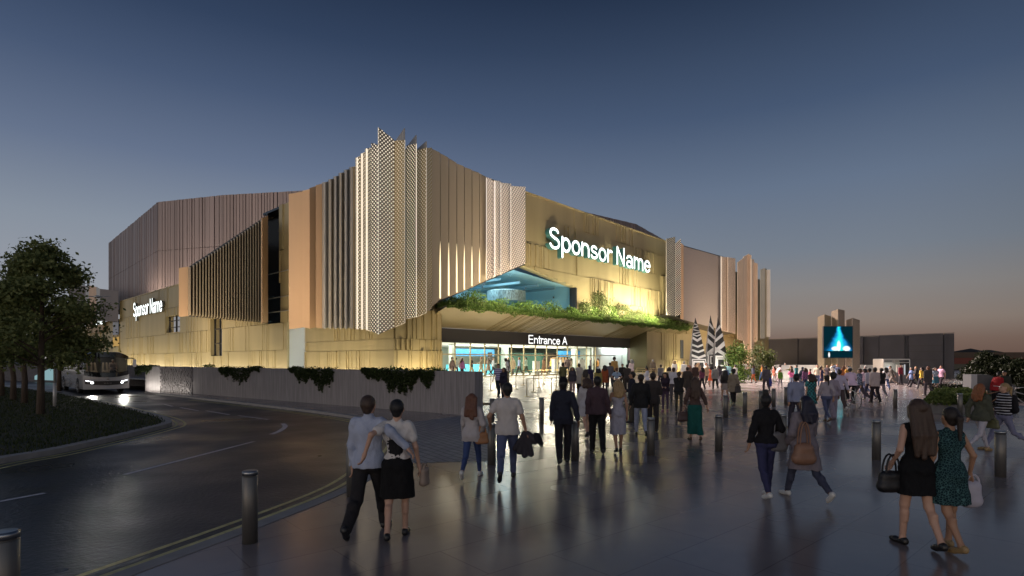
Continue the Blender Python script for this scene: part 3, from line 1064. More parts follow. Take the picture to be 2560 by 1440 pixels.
WARM = (1.0, 0.84, 0.55)
strip(L, tB, 35, 2.3, 0.85, 540, WARM, 0.45)
strip(L, 35, 60, 2.3, 0.85, 800, WARM, 0.45)
strip(L, 60, tE, 2.3, 0.85, 700, WARM, 0.45)
strip(L, tE + 2, L.a(180), 0.6, 0.85, 500, WARM, 0.45)
strip(L, 0.6, tA, 2.3, 0.85, 360, WARM, 0.45)
strip(F, sC0 + 0.3, sC1 - 0.3, 1.4, 0.85, 190, WARM, 0.45)
strip(F, sR + 0.5, sR + 9, 1.3, 0.5, 650, (1.0, 0.88, 0.52), 0.45)
strip(F, 50, sEnd - 1, 3.4, 0.15, 500, (1.0, 0.70, 0.42), 0.3)
strip(F, 46, 57, 4.4, 0.15, 900, (1.0, 0.70, 0.44), 0.25)
strip(F, 15.5, 31, 2.2, 7.0, 1450, (1.0, 0.88, 0.60), 0.85, 0.15)
strip(F, 22, 31.2, 2.2, 7.0, 1400, (1.0, 0.89, 0.62), 0.85, 0.15)
strip(F, 14, 31, 2.2, 6.9, 450, (1.0, 0.90, 0.56), 0.9, 0.15)
strip(F, 0, 16, 2.2, 6.9, 480, (1.0, 0.93, 0.60), 1.2, 0.15)
# added floods at ground level, unseen, to brighten the folded screens
FLOOD = (1.0, 0.80, 0.56)
area(F.p(1, 7.5, 0.5), F.p(4, 2, 11.5), 9, 0.6, 1500, FLOOD, 95)
area(L.p(8, 8.5, 0.9), L.p(9, 2.2, 11.5), 13, 0.6, 420, FLOOD, 95)
area(L.p(31, 7.0, 0.9), L.p(30, 1.7, 10.5), 20, 0.6, 900, FLOOD, 95)
area(F.p(43, 8.5, 0.3), F.p(43, 2, 11.5), 12, 0.6, 700, FLOOD, 95)
# added fill from the roof edge, emitters unseen, to brighten the plaza
PINK = (1.0, 0.80, 0.73)
area(F.p(42, 2.8, 16.0), F.p(33, 21.5, 0), 6, 0.3, 6600, PINK, 76)
area(F.p(20, 0.6, 17.4), F.p(22, 25, 0), 8, 0.3, 5600, PINK, 84)
area(F.p(58, 3.0, 17.0), F.p(45, 19, 0), 4, 0.3, 2200, PINK, 66)
strip(L, tB + 14, tE - 3, -0.8, 12.9, 1300, (1.0, 0.78, 0.62), 0.6)      # roof washers on the drum
area(F.p(5, -4.5, 9.6), F.p(5, -4.5, 5), 9, 4, 900, (0.62, 0.92, 1.0))
area(F.p(1.5, -2.4, 6.1), F.p(2.5, -4, 11), 4, 0.6, 150, (0.6, 0.95, 1.0))
for k in range(4):                                                       # hall ceiling
    area(F.p(3 + 7 * k, -7.5, 3.6), F.p(3 + 7 * k, -7.5, 0), 5.5, 7.5, 700, (1.0, 0.93, 0.78))
area(F.p(28, -2.75, 3.6), F.p(28, -3.2, 1.5), 5, 0.2, 120, (0.95, 1.0, 0.97))
for k in range(5):                                                       # downlights under the canopy
    area(F.p(0.5 + 6 * k, -1.0, 4.55), F.p(0.5 + 6 * k, 1.6, 0), 3.6, 0.4, 320, (1.0, 0.88, 0.66), 165)
area(L.p((tA + tB) / 2, -4, zd - 0.05), L.p((tA + tB) / 2, -4, 0), 3, 5, 1000, (0.93, 1.0, 0.98))
area(L.p(L.a(288), -0.2, 4.4), L.p(L.a(288), -0.9, 3), 0.8, 0.3, 30, WARM)


# ------------------------------------------------------------------ lettered signs
def lettering(name, text, pl, a0, a1, z0, cap, n, depth, mats, label, cat='sign', sw=0.062, hh=0.02):
    g2, W_ = letter_field(text, sw, hh)
    nz = 7
    zz = (np.arange(nz) - 3) * hh
    g = np.maximum(g2[:, :, None], (np.abs(zz) - 1.5 * hh)[None, None, :])
    v, f = surface_nets(g, np.array([-.2, -.42, -3 * hh]), hh)
    x0, x1 = v[:, 0].min(), v[:, 0].max()
    front = v[:, 2] > 0.5 * hh
    q = (v[:, 0] - x0) / (x1 - x0)
    o0, o1 = np.array(pl.p(a0)), np.array(pl.p(a1))
    nn = np.array(pl.n)
    w = o0 + (o1 - o0) * q[:, None] + nn * np.where(front, n, n - depth)[:, None]
    w[:, 2] = z0 + v[:, 1] * cap
    if (o1 - o0) @ np.array(pl.d) * 1.0 < 0 and False:
        f = f[:, ::-1]
    me = npmesh('lettering', w, f)
    me.polygons.foreach_set('use_smooth', np.zeros(len(f), bool))
    me.polygons.foreach_set('material_index', np.where(front[f].all(1), 0, 1))
    o = link(name, me, mats)
    return tag(o, label, cat)


LETW = glow('white lit letter face', (0.93, 1.0, 0.97), 2.6)
LETS = P('teal letter side', (0.03, 0.10, 0.09), 0.4, emit=(0.10, 0.42, 0.36), estr=0.10)
fa = lambda u, n: F.a(u, n)
zb1 = F.z(1385, 631, 0.75)
lettering('sponsor_sign', 'Sponsor Name', F, fa(1374, 0.75), fa(1626, 0.75), F.z(1500, 651, 0.75), F.z(1385, 577, 0.75) - zb1, 0.75, 0.5, [LETW, LETS],
          'large white lit Sponsor Name letters standing off the gold front wall')
la0, la1 = L.a(333.5, 0.4), L.a(405, 0.4)
lettering('sponsor_sign', 'Sponsor Name', L, la0, la1, L.z(335, 792, 0.4), L.z(335, 792, 0.4) * 0 + 2.1, 0.4, 0.3, [LETW, P('letter side grey', (0.10, 0.10, 0.09), 0.5)],
          'white lit Sponsor Name letters on the dark wall facing the road, above the coach')
lettering('sponsor_sign', 'Name', L, L.a(234, -0.35), L.a(256.5, -0.35), L.z(245, 812, -0.35), 1.7, -0.35, 0.12, [LETW, P('letter side grey', (0, 0, 0))],
          'small white lit Name letters on the tan panel half hidden by the big tree')
lettering('entrance_sign', 'Entrance A', F, fa(1321.5, -2.1), fa(1418, -2.1), F.z(1322, 858.6, -2.1), F.z(1322, 837.5, -2.1) - F.z(1322, 858.6, -2.1), -2.1, 0.08,
          [glow('entrance letter face', (1, 1, 0.97), 1.6), P('letter side grey', (0, 0, 0))], 'white Entrance A letters on the dark fascia above the glazed doors')


# ------------------------------------------------------------------ ground, road, plaza
RZ = -0.10


def wet(name, rgb, r0, r1, scale, stretch, bump=0.15, bscale=40):
    m = P(name, rgb, 0.4, 0.0, 0.5, var=0.22, vscale=scale * 2, stretch=stretch, bump=bump, bscale=bscale)
    nt = m.node_tree
    b = nt.nodes['Principled BSDF']
    t = nt.nodes.new('ShaderNodeTexCoord')
    mp = nt.nodes.new('ShaderNodeMapping')
    mp.inputs['Scale'].default_value = stretch
    n = nt.nodes.new('ShaderNodeTexNoise')
    n.inputs['Scale'].default_value = scale
    n.inputs['Detail'].default_value = 3
    r = nt.nodes.new('ShaderNodeMapRange')
    r.interpolation_type = 'SMOOTHSTEP'
    r.inputs[1].default_value, r.inputs[2].default_value = 0.22, 0.78
    r.inputs[3].default_value, r.inputs[4].default_value = r0, r1
    nt.links.new(t.outputs['Object'], mp.inputs[0])
    nt.links.new(mp.outputs[0], n.inputs[0])
    nt.links.new(n.outputs[0], r.inputs[0])
    nt.links.new(r.outputs[0], b.inputs['Roughness'])
    return m


ROAD = wet('wet asphalt', (0.030, 0.030, 0.034), 0.22, 0.55, 0.35, (1, 1, 1), 0.25, 14)
PLAZA = wet('polished plaza concrete', (0.235, 0.196, 0.186), 0.13, 0.32, 0.3, (1, 1, 1), 0.03, 4)
def slabs(m, w, h, rot, dark):
    """thin darker joints between large paving slabs"""
    nt = m.node_tree
    b = nt.nodes['Principled BSDF']
    b.inputs['Specular IOR Level'].default_value = 0.48
    src = b.inputs['Base Color'].links[0].from_socket
    br = nt.nodes.new('ShaderNodeTexBrick')
    for k, v in (('Scale', 1.0), ('Brick Width', w), ('Row Height', h), ('Mortar Size', 0.008)):
        br.inputs[k].default_value = v
    br.inputs['Color1'].default_value, br.inputs['Color2'].default_value, br.inputs['Mortar'].default_value = (1, 1, 1, 1), (0.90, 0.90, 0.91, 1), (dark, dark, dark, 1)
    tc_, mp_ = nt.nodes.new('ShaderNodeTexCoord'), nt.nodes.new('ShaderNodeMapping')
    mp_.inputs['Rotation'].default_value = (0, 0, math.radians(rot))
    nt.links.new(tc_.outputs['Object'], mp_.inputs[0])
    nt.links.new(mp_.outputs[0], br.inputs[0])
    mu = nt.nodes.new('ShaderNodeMix')
    mu.data_type, mu.blend_type = 'RGBA', 'MULTIPLY'
    mu.inputs[0].default_value = 1.0
    nt.links.new(src, mu.inputs[6])
    nt.links.new(br.outputs[0], mu.inputs[7])
    nt.links.new(mu.outputs[2], b.inputs['Base Color'])


slabs(PLAZA, 1.8, 0.9, -41, 0.62)
KERB = P('kerb stone', (0.30, 0.28, 0.27), 0.8, var=0.12, vscale=4)
bm = bmesh.new()
poly(bm, [(-4000, -200, -0.25), (4000, -200, -0.25), (4000, 6000, -0.25), (-4000, 6000, -0.25)])
kind(done('ground', bm, P('dark earth', (0.03, 0.032, 0.026), 0.9, var=0.2, vscale=0.05)))

edge_px = [(300, 1440), (643, 1313), (865, 1224), (945, 1176), (1000, 1122), (1012, 1088), (992, 1066), (940, 1051), (860, 1036), (700, 1016), (500, 994), (366, 980)]


def spline(pts, n=6):
    out = []
    for i in range(len(pts) - 1):
        p0, p1, p2, p3 = pts[max(i - 1, 0)], pts[i], pts[i + 1], pts[min(i + 2, len(pts) - 1)]
        for k in range(n):
            t = k / n
            out.append(0.5 * ((2 * p1) + (p2 - p0) * t + (2 * p0 - 5 * p1 + 4 * p2 - p3) * t * t + (3 * p1 - p0 - 3 * p2 + p3) * t ** 3))
    return out + [pts[-1]]


eW = [ground_pt(u, v, 0.0) for u, v in edge_px]
ed_ = (eW[0] - eW[1]).normalized()
edge = [eW[0] + ed_ * 14] + spline([eW[0] + ed_ * 2.0] + eW)
wallA = ground_pt(1187, 1040, 0.0)                  # road wall: near end, corner, far leg
wallB = ground_pt(363, 975, 0.0)
wallC = wallB + Vector((-4.2, 7.5, 0))
wallD = Vector((-62, 66, 0))
farE = [Vector((-33.2, 52.0, 0)), Vector((-61, 65.5, 0)), Vector((-140, 80, 0))]
bm = bmesh.new()
pts = [Vector((p.x, p.y, RZ)) for p in edge + farE] + [Vector((-140, -20, RZ)), Vector((edge[0].x, -20, RZ))]
f = poly(bm, pts)
bmesh.ops.triangulate(bm, faces=[f])
kind(done('road', bm, ROAD))

bm = bmesh.new()
pts = [Vector((p.x, p.y, 0)) for p in edge] + [wallB + Vector((0.5, 1, 0)), Vector((-60, 120, 0)), Vector((150, 120, 0)), Vector((150, -20, 0)), Vector((edge[0].x, -20, 0))]
f = poly(bm, pts)
bmesh.ops.triangulate(bm, faces=[f])
kind(done('plaza', bm, PLAZA))


def ribbon(pts, off, w, z, closed=False):
    """strip of width w running beside a polyline, off metres to its left"""
    bm = bmesh.new()
    prev = None
    for i, p in enumerate(pts):
        t = (pts[min(i + 1, len(pts) - 1)] - pts[max(i - 1, 0)])
        t.z = 0
        t.normalize()
        n = Vector((-t.y, t.x, 0))
        a, b = p + n * (off - w / 2), p + n * (off + w / 2)
        a.z = b.z = z
        cur = (bm.verts.new(a), bm.verts.new(b))
        if prev:
            bm.faces.new((prev[0], cur[0], cur[1], prev[1]))
        prev = cur
    return bm


def kerb_bm(pts, off, w, z0, z1):
    bm = bmesh.new()
    prev = None
    for i, p in enumerate(pts):
        t = (pts[min(i + 1, len(pts) - 1)] - pts[max(i - 1, 0)])
        t.z = 0
        t.normalize()
        n = Vector((-t.y, t.x, 0))
        a, b = p + n * (off - w / 2), p + n * (off + w / 2)
        cur = [bm.verts.new((q.x, q.y, z)) for q, z in ((a, z0), (a, z1), (b, z1), (b, z0))]
        if prev:
            for k in range(3):
                bm.faces.new((prev[k], cur[k], cur[k + 1], prev[k + 1]))
        prev = cur
    return bm


YEL = P('yellow road paint', (0.62, 0.54, 0.24), 0.6, var=0.25, vscale=9)
WHT = P('white road paint', (0.55, 0.53, 0.56), 0.6, var=0.2, vscale=9)
kind(done('kerb', kerb_bm(edge, 0.0, 0.22, RZ - 0.05, 0.008), KERB))
for o_ in (0.42, 0.66):
    kind(done('yellow_line', ribbon(edge[:-6], o_, 0.085, RZ + 0.004), YEL))
dash = [((310, 1187), (635, 1104), 0.11), ((-60, 1265), (112, 1233), 0.11), ((596, 1039), (671, 1049), 0.12), ((515, 1027), (574, 1037), 0.12), ((451, 1019), (496, 1027), 0.12), ((411, 1011), (432, 1016), 0.12)]
for a, b, w in dash:
    kind(done('road_marking', ribbon([ground_pt(*a, RZ), ground_pt(*b, RZ)], 0, w, RZ + 0.004), WHT))
kind(done('road_marking', ribbon(spline([ground_pt(u, v, RZ) for u, v in ((678, 1086), (700, 1077), (713, 1066), (706, 1059))]), 0, 0.16, RZ + 0.004), WHT))

# brick paved strip between the wall and the plaza
bm = bmesh.new()
bp = [(1010, 1058), (1150, 1040), (1226, 1040), (1222, 1152), (1010, 1158), (985, 1138), (1012, 1110), (1020, 1085)]
poly(bm, [ground_pt(u, v, 0.004) for u, v in bp])
pav = P('brick paving', (0.13, 0.125, 0.135), 0.65)
nt = pav.node_tree
br = nt.nodes.new('ShaderNodeTexBrick')
br.inputs['Scale'].default_value = 1.0
br.inputs['Brick Width'].default_value, br.inputs['Row Height'].default_value = 0.42, 0.21
br.inputs['Mortar Size'].default_value = 0.012
br.inputs['Color1'].default_value, br.inputs['Color2'].default_value = (0.30, 0.285, 0.30, 1), (0.23, 0.22, 0.24, 1)
br.inputs['Mortar'].default_value = (0.06, 0.057, 0.06, 1)
tcn, mpn = nt.nodes.new('ShaderNodeTexCoord'), nt.nodes.new('ShaderNodeMapping')
mpn.inputs['Rotation'].default_value = (0, 0, math.radians(58))
nt.links.new(tcn.outputs['Object'], mpn.inputs[0])
nt.links.new(mpn.outputs[0], br.inputs[0])
nt.links.new(br.outputs[0], nt.nodes['Principled BSDF'].inputs['Base Color'])
kind(done('brick_pavement', bm, pav))

# forecourt rising to the doors, and the terrace behind the road wall
wd = (wallB - wallA).normalized()
wnrm = Vector((wd.y, -wd.x, 0))
if wnrm.y < 0:
    wnrm = -wnrm
bm = bmesh.new()
vc = {}


def gv(i, j):
    if (i, j) not in vc:
        x, y = -40 + i * 0.6, 20 + j * 0.6
        vc[(i, j)] = bm.verts.new((x, y, gz(x, y) + 0.004))
    return vc[(i, j)]


for i in range(125):
    for j in range(110):
        x, y = -40 + (i + .5) * 0.6, 20 + (j + .5) * 0.6
        q = Vector((x, y, 0))
        s_, n_ = (q - F.o).dot(F.d), (q - F.o).dot(F.n)
        tl, nl = (q - L.o).dot(L.d), (q - L.o).dot(L.n)
        if not (-1.9 < n_ < 15.6 and -10 < s_ < 45) and not (0 < nl and -3 < tl < 60 and n_ <= 3):
            continue
        if x < wallA.x + 0.2 and (q - wallA).dot(wnrm) < 0.35:
            continue
        bm.faces.new((gv(i, j), gv(i + 1, j), gv(i + 1, j + 1), gv(i, j + 1)))
FORE = wet('forecourt paving', (0.30, 0.265, 0.245), 0.22, 0.4, 0.4, (1, 1, 1), 0.03, 4)
for f in bm.faces:
    f.smooth = True
slabs(FORE, 1.8, 0.9, -41, 0.7)
kind(done('forecourt', bm, FORE))

# grass island with its kerb
isl_px = [(-420, 1255), (-150, 1189), (0, 1156), (100, 1139), (200, 1118), (300, 1095), (375, 1076), (411, 1065), (404, 1053), (376, 1043), (330, 1031), (260, 1013), (180, 995), (100, 982), (0, 970), (-300, 948)]
isl = spline([ground_pt(u, v, RZ) for u, v in isl_px], 5)
isl_top = [Vector((p.x, p.y, 0.02)) for p in isl]
bm = bmesh.new()
f = poly(bm, isl_top + [Vector((-90, isl[-1].y, 0.02)), Vector((-90, isl[0].y, 0.02))])
bmesh.ops.triangulate(bm, faces=[f])
kind(done('lawn', bm, P('dark lawn soil', (0.020, 0.026, 0.012), 0.95, var=0.35, vscale=1.2)))
kind(done('kerb', kerb_bm(isl, -0.06, 0.30, RZ - 0.05, 0.03), KERB))
for o_ in (-0.36, -0.62):
    kind(done('yellow_line', ribbon(isl[:58], o_, 0.085, RZ + 0.004), YEL))


def leafmat(name, dark, light, trans=0.25):
    m = bpy.data.materials.new(name)
    m.use_nodes = True
    nt = m.node_tree
    b = nt.nodes['Principled BSDF']
    b.inputs['Roughness'].default_value = 0.6
    b.inputs['Specular IOR Level'].default_value = 0.18
    g = nt.nodes.new('ShaderNodeNewGeometry')
    r = nt.nodes.new('ShaderNodeValToRGB')
    r.color_ramp.elements[0].color = (*dark, 1)
    r.color_ramp.elements[1].color = (*light, 1)
    nt.links.new(g.outputs['Random Per Island'], r.inputs[0])
    nt.links.new(r.outputs[0], b.inputs['Base Color'])
    t = nt.nodes.new('ShaderNodeBsdfTranslucent')
    nt.links.new(r.outputs[0], t.inputs[0])
    mi = nt.nodes.new('ShaderNodeMixShader')
    mi.inputs[0].default_value = trans
    out = nt.nodes['Material Output']
    nt.links.new(b.outputs[0], mi.inputs[1])
    nt.links.new(t.outputs[0], mi.inputs[2])
    nt.links.new(mi.outputs[0], out.inputs[0])
    return m


LEAF_T = leafmat('tree leaf', (0.12, 0.155, 0.055), (0.26, 0.29, 0.12), 0.38)
LEAF_G = leafmat('garden leaf', (0.06, 0.115, 0.025), (0.17, 0.245, 0.06))
LEAF_B = leafmat('shrub leaf', (0.055, 0.085, 0.025), (0.15, 0.17, 0.07))
LEAF_I = leafmat('ivy leaf', (0.018, 0.03, 0.010), (0.055, 0.075, 0.025))
BARK = P('bark', (0.085, 0.062, 0.045), 0.9, var=0.3, vscale=6, stretch=(4, 4, 0.6), bump=0.6, bscale=12)
R3 = np.random.default_rng(5)


def leaves(centers, size, aspect=0.6, up=0.3, rng=R3):
    """a mesh of small four-point leaves, one at each centre"""
    c = np.asarray(centers, dtype=np.float64)
    n = len(c)
    nrm = rng.normal(size=(n, 3))
    nrm[:, 2] += up * 2
    nrm /= np.linalg.norm(nrm, axis=1)[:, None]
    t = np.cross(nrm, rng.normal(size=(n, 3)))
    t /= np.linalg.norm(t, axis=1)[:, None]
    b = np.cross(nrm, t)
    s = size * rng.uniform(0.6, 1.3, (n, 1))
    v = np.empty((n, 4, 3))
    v[:, 0] = c - t * s
    v[:, 1] = c + b * s * aspect + nrm * s * 0.15
    v[:, 2] = c + t * s
    v[:, 3] = c - b * s * aspect + nrm * s * 0.15
    me = bpy.data.meshes.new('leaves')
    me.vertices.add(4 * n)
    me.vertices.foreach_set('co', v.reshape(-1))
    me.loops.add(4 * n)
    me.loops.foreach_set('vertex_index', np.arange(4 * n))
    me.polygons.add(n)
    me.polygons.foreach_set('loop_start', np.arange(0, 4 * n, 4))
    me.polygons.foreach_set('loop_total', np.full(n, 4))
    me.update()
    return me


def blades(pts, h, w, lean=0.25, rng=R3):
    """upright pointed grass blades"""
    c = np.asarray(pts, dtype=np.float64)
    n = len(c)
    a = rng.uniform(0, 2 * np.pi, n)
    d = np.stack([np.cos(a), np.sin(a), np.zeros(n)], 1)
    hh = h * rng.uniform(0.5, 1.2, n)
    tip = c + np.stack([rng.normal(0, lean, n) * hh, rng.normal(0, lean, n) * hh, hh], 1)
    v = np.stack([c - d * w / 2, c + d * w / 2, tip], 1)
    me = bpy.data.meshes.new('blades')
    me.vertices.add(3 * n)
    me.vertices.foreach_set('co', v.reshape(-1))
    me.loops.add(3 * n)
    me.loops.foreach_set('vertex_index', np.arange(3 * n))
    me.polygons.add(n)
    me.polygons.foreach_set('loop_start', np.arange(0, 3 * n, 3))
    me.polygons.foreach_set('loop_total', np.full(n, 3))
    me.update()
    return me


def tree(loc, h, cr, th, n, label, seed, off=(0, 0), leaf=0.10, lm=LEAF_T, tr=0.12, group=None, name='young_tree', sq=1.0):
    rng = np.random.default_rng(seed)
    root = tag(empty(name, loc), label, 'tree', group)
    ch = h - th
    ncl = 70
    cl = []
    while len(cl) < ncl:
        z = rng.uniform(0.0, 1.0)
        rad = cr * min(1, 0.6 + 2.2 * z) * (1 - z) ** 0.62 * 1.28 * (0.85 + 0.3 * rng.random())
        a, q = rng.uniform(0, 2 * math.pi), rng.uniform(0.25, 1) ** 0.5
        cl.append((off[0] * (0.3 + z) + rad * q * math.cos(a), off[1] + rad * q * math.sin(a) * sq, th + ch * z * 0.97))
    cl = np.array(cl)
    w = rng.dirichlet(np.full(ncl, 2.5))
    cnt = (w * n).astype(int)
    c = np.concatenate([cl[i] + rng.normal(0, 1, (k, 3)) * np.array([0.30, 0.30, 0.20]) * cr / 2.2 for i, k in enumerate(cnt)])
    link('crown', leaves(c, leaf, rng=rng), lm, root)
    bm = bmesh.new()
    tube(bm, [(0, 0, -0.05), (0.02, 0, th * 0.5), (off[0] * 0.3, off[1] * 0.3, th), (off[0] * 0.7, off[1], th + ch * 0.5), (off[0], off[1], th + ch * 0.85)], [tr * 1.25, tr, tr * 0.9, tr * 0.5, tr * 0.15], 8)
    for i in range(0, ncl, 3):
        z = max(th * 0.9, cl[i][2] - 0.9)
        k = min(1, (z - th) / ch + 0.3)
        s0 = Vector((off[0] * k * 0.8, off[1] * k, z))
        e_ = Vector(cl[i])
        tube(bm, [s0, (s0 + e_) / 2 + Vector((0, 0, 0.12)), e_], [tr * 0.35, tr * 0.22, tr * 0.08], 5, False)
    done('trunk', bm, BARK, root)
    return root


GT = 'young trees on the lawn island'
tree(ground_pt(101, 1036, 0.02), 6.75, 2.05, 2.15, 19000, 'leafy green tree with a reddish brown trunk, nearest of the lawn trees', 1, (0.1, 0), 0.085, group=GT)
tree(ground_pt(61, 1008, 0.02), 6.2, 1.5, 2.5, 9000, 'dark leafy tree with a bare trunk, second from the lawn edge', 2, (-0.3, 0), 0.10, group=GT)
tree(ground_pt(33, 1000, 0.02), 6.1, 1.7, 2.5, 6000, 'dark tree with a slim trunk, third back on the lawn', 3, (-0.6, 0), 0.10, group=GT)
tree(ground_pt(4, 990, 0.02), 6.2, 1.9, 2.5, 6000, 'dark tree cut by the edge of the picture on the lawn', 4, (-0.6, 0), 0.11, group=GT)
tree(Vector((-32.6, 40.3, 0.0)), 5.3, 1.75, 1.8, 9000, 'dark leafy tree behind the others, its crown reaching over the coach', 6, (0.2, 0), 0.11, group=GT)

bmp = np.array([[rr, ss] for rr, ss in zip(R3.uniform(0, 1, 42000), R3.uniform(0, 1, 42000))])
ip = np.array([[p.x, p.y] for p in isl_top])


def inside(px, py, P_):
    r = np.zeros(len(px), bool)
    j = len(P_) - 1
    for i in range(len(P_)):
        xi, yi, xj, yj = *P_[i], *P_[j]
        c = ((yi > py) != (yj > py)) & (px < (xj - xi) * (py - yi) / (yj - yi + 1e-12) + xi)
        r ^= c
        j = i
    return r


gx = -42 + 32 * R3.uniform(0, 1, 90000)
gy = 10 + 40 * R3.uniform(0, 1, 90000) ** 1.3
ok = inside(gx, gy, ip)
gx, gy = gx[ok], gy[ok]
kind(link('lawn_grass', blades(np.stack([gx, gy, np.full(len(gx), 0.02)], 1), 0.09, 0.035), leafmat('lawn blade', (0.022, 0.034, 0.010), (0.055, 0.07, 0.025))), 'stuff')

# ------------------------------------------------------------------ the retaining wall along the road
ZW = 1.74
rw = tag(empty('road_wall', wallA), 'long grey board marked concrete wall along the road', 'wall')
rw.location = (0, 0, 0)


def wallseg(bm, a, b, th, z0, z1):
    d = (b - a).normalized()
    n = Vector((d.y, -d.x, 0))
    if n.y < 0:
        n = -n
    c = [a, b, b + n * th, a + n * th]
    lo, hi = [bm.verts.new((p.x, p.y, z0)) for p in c], [bm.verts.new((p.x, p.y, z1)) for p in c]
    bm.faces.new(hi)
    for k in range(4):
        bm.faces.new((lo[k], lo[(k + 1) % 4], hi[(k + 1) % 4], hi[k]))


bm = bmesh.new()
wallseg(bm, wallA, wallB, 0.5, -0.12, ZW)
done('wall_panel', bm, CONCR, rw)
bm = bmesh.new()
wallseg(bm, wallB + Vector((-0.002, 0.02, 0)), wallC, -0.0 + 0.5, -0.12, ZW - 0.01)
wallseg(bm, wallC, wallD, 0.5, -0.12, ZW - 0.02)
done('wall_return', bm, P('shaded concrete', (0.10, 0.095, 0.10), 0.8, var=0.2, vscale=3), rw)  # same wall facing another way, its shade put into a darker colour
bm = bmesh.new()
rng = random.Random(9)
u_a, u_b = 405, 480
pa, pb = ground_pt(480, 984.5), ground_pt(405, 978)
sa_ = (pa - wallA).dot(wd)
sb_ = (pb - wallA).dot(wd)
nx, nz = 46, 14
for i in range(nx):
    for j in range(nz):
        s0 = sa_ + (sb_ - sa_) * i / nx
        s1 = sa_ + (sb_ - sa_) * (i + 0.8) / nx
        d_ = rng.choice((0.02, 0.05, 0.09, 0.12))
        z0 = ZW * (j + 0.05) / nz
        M = Matrix.Identity(4)
        q0, q1 = wallA + wd * s0, wallA + wd * s1
        c = [q0 - wnrm * d_, q1 - wnrm * d_, q1 + wnrm * 0.02, q0 + wnrm * 0.02]
        lo, hi = [bm.verts.new((p.x, p.y, z0)) for p in c], [bm.verts.new((p.x, p.y, z0 + ZW * 0.8 / nz)) for p in c]
        bm.faces.new(hi)
        bm.faces.new(lo[::-1])
        for k in range(4):
            bm.faces.new((lo[k], lo[(k + 1) % 4], hi[(k + 1) % 4], hi[k]))
done('relief_panel', bm, CONCR, rw)
bm = bmesh.new()
q = wallC + (wallD - wallC) * 0.52
q2 = wallC + (wallD - wallC) * 0.64
poly(bm, [q + Vector((0, -0.05, 0.1)), q + Vector((0, -0.05, 1.5)), q2 + Vector((0, -0.05, 0.5)), q2 + Vector((0, -0.05, 0.1))])
done('ramp_glow', bm, glow('cool ramp glow', (0.45, 0.75, 0.8), 0.5), rw)  # emissive patch on the wall stands for the glow of the ramp
# coach side washer on the wall end
WB = Plane((wallB.x, wallB.y), wallA - wallB, -wnrm)
strip(WB, 0.3, 7.5, 0.55, 0.04, 46, (1.0, 0.94, 0.84), 0.5, 0.1)
strip(WB, 0.1, 3.0, 0.5, 0.04, 30, (1.0, 0.94, 0.84), 0.5, 0.1)


def ivy(u0, u1, vtop, drops, n, label, seed):
    rng = np.random.default_rng(seed)
    root = None
    pts_ = []
    s0 = (ground_on_wall(u0) - wallA).dot(wd)
    s1 = (ground_on_wall(u1) - wallA).dot(wd)
    for _ in range(n):
        q = rng.random()
        k = q * (len(drops) - 1)
        i = min(int(k), len(drops) - 2)
        dz = drops[i] + (drops[i + 1] - drops[i]) * (k - i)
        dz *= 0.8 + 0.25 * math.sin(q * 60 + seed) * math.sin(q * 23)
        t = rng.random() ** 0.8
        z = ZW + 0.14 * rng.random() - dz * t
        p = wallA + wd * (s0 + (s1 - s0) * q + rng.normal(0, 0.04))
        o = -0.02 - 0.13 * rng.random() * (0.4 + 0.6 * math.sin(math.pi * min(1, t + 0.15)))
        if z > ZW:
            o = rng.uniform(-0.1, 0.35)
        p = p + wnrm * o
        pts_.append((p.x, p.y, z))
    o = link('hanging_ivy', leaves(pts_, 0.05, 0.7, rng=rng), LEAF_I)
    tag(o, label, 'ivy', 'ivy clumps hanging over the road wall')


def ground_on_wall(u):
    k = ray(u)
    t = (k * wallA.y - wallA.x) / (wd.x - k * wd.y)
    return wallA + wd * t


ivy(382, 340, 912, [0.2, 0.7, 0.5, 0.9, 0.8], 1100, 'small dark ivy clump at the wall corner beside the coach', 1)
ivy(650, 550, 918, [0.35, 0.1, 0.8, 1.15, 1.0, 0.6, 0.8, 0.3], 2200, 'square dark ivy clump hanging halfway down the wall, nearest the relief panel', 2)
ivy(834, 725, 924, [0.9, 0.85, 1.25, 1.3, 0.6, 0.7, 0.9, 0.75, 0.3, 0.15], 3200, 'ragged ivy clump with a long tail, in the middle of the wall', 3)
ivy(1085, 905, 930, [0.5, 0.9, 0.3, 1.2, 1.15, 1.2, 1.0, 0.5, 0.6, 0.45, 0.1], 5200, 'widest and longest ivy clump, near the open end of the wall', 4)
for u_, seed in ((975, 1), (1068, 2), (496, 3)):
    c0 = ground_on_wall(u_) + wnrm * 0.6 + Vector((0, 0, 1.72))
    pts_ = np.array(c0) + np.random.default_rng(seed).normal(0, 1, (260, 3)) * np.array([0.30 if u_ == 975 else 0.18, 0.2, 0.10])
    tag(link('terrace_plant', leaves(pts_, 0.06), LEAF_G), {975: 'broad yellow green plant rising above the wall by the white shirted person', 1068: 'small yellow green plant at the wall top near its open end', 496: 'tiny yellow green plant above the relief panel of the wall'}[u_], 'plant', 'lit plants behind the road wall')

# ------------------------------------------------------------------ planting on the canopy
R4 = np.random.default_rng(17)


def canopy_pt(a, n, z):
    p = F.p(a, n, z)
    return (p.x, p.y, p.z)


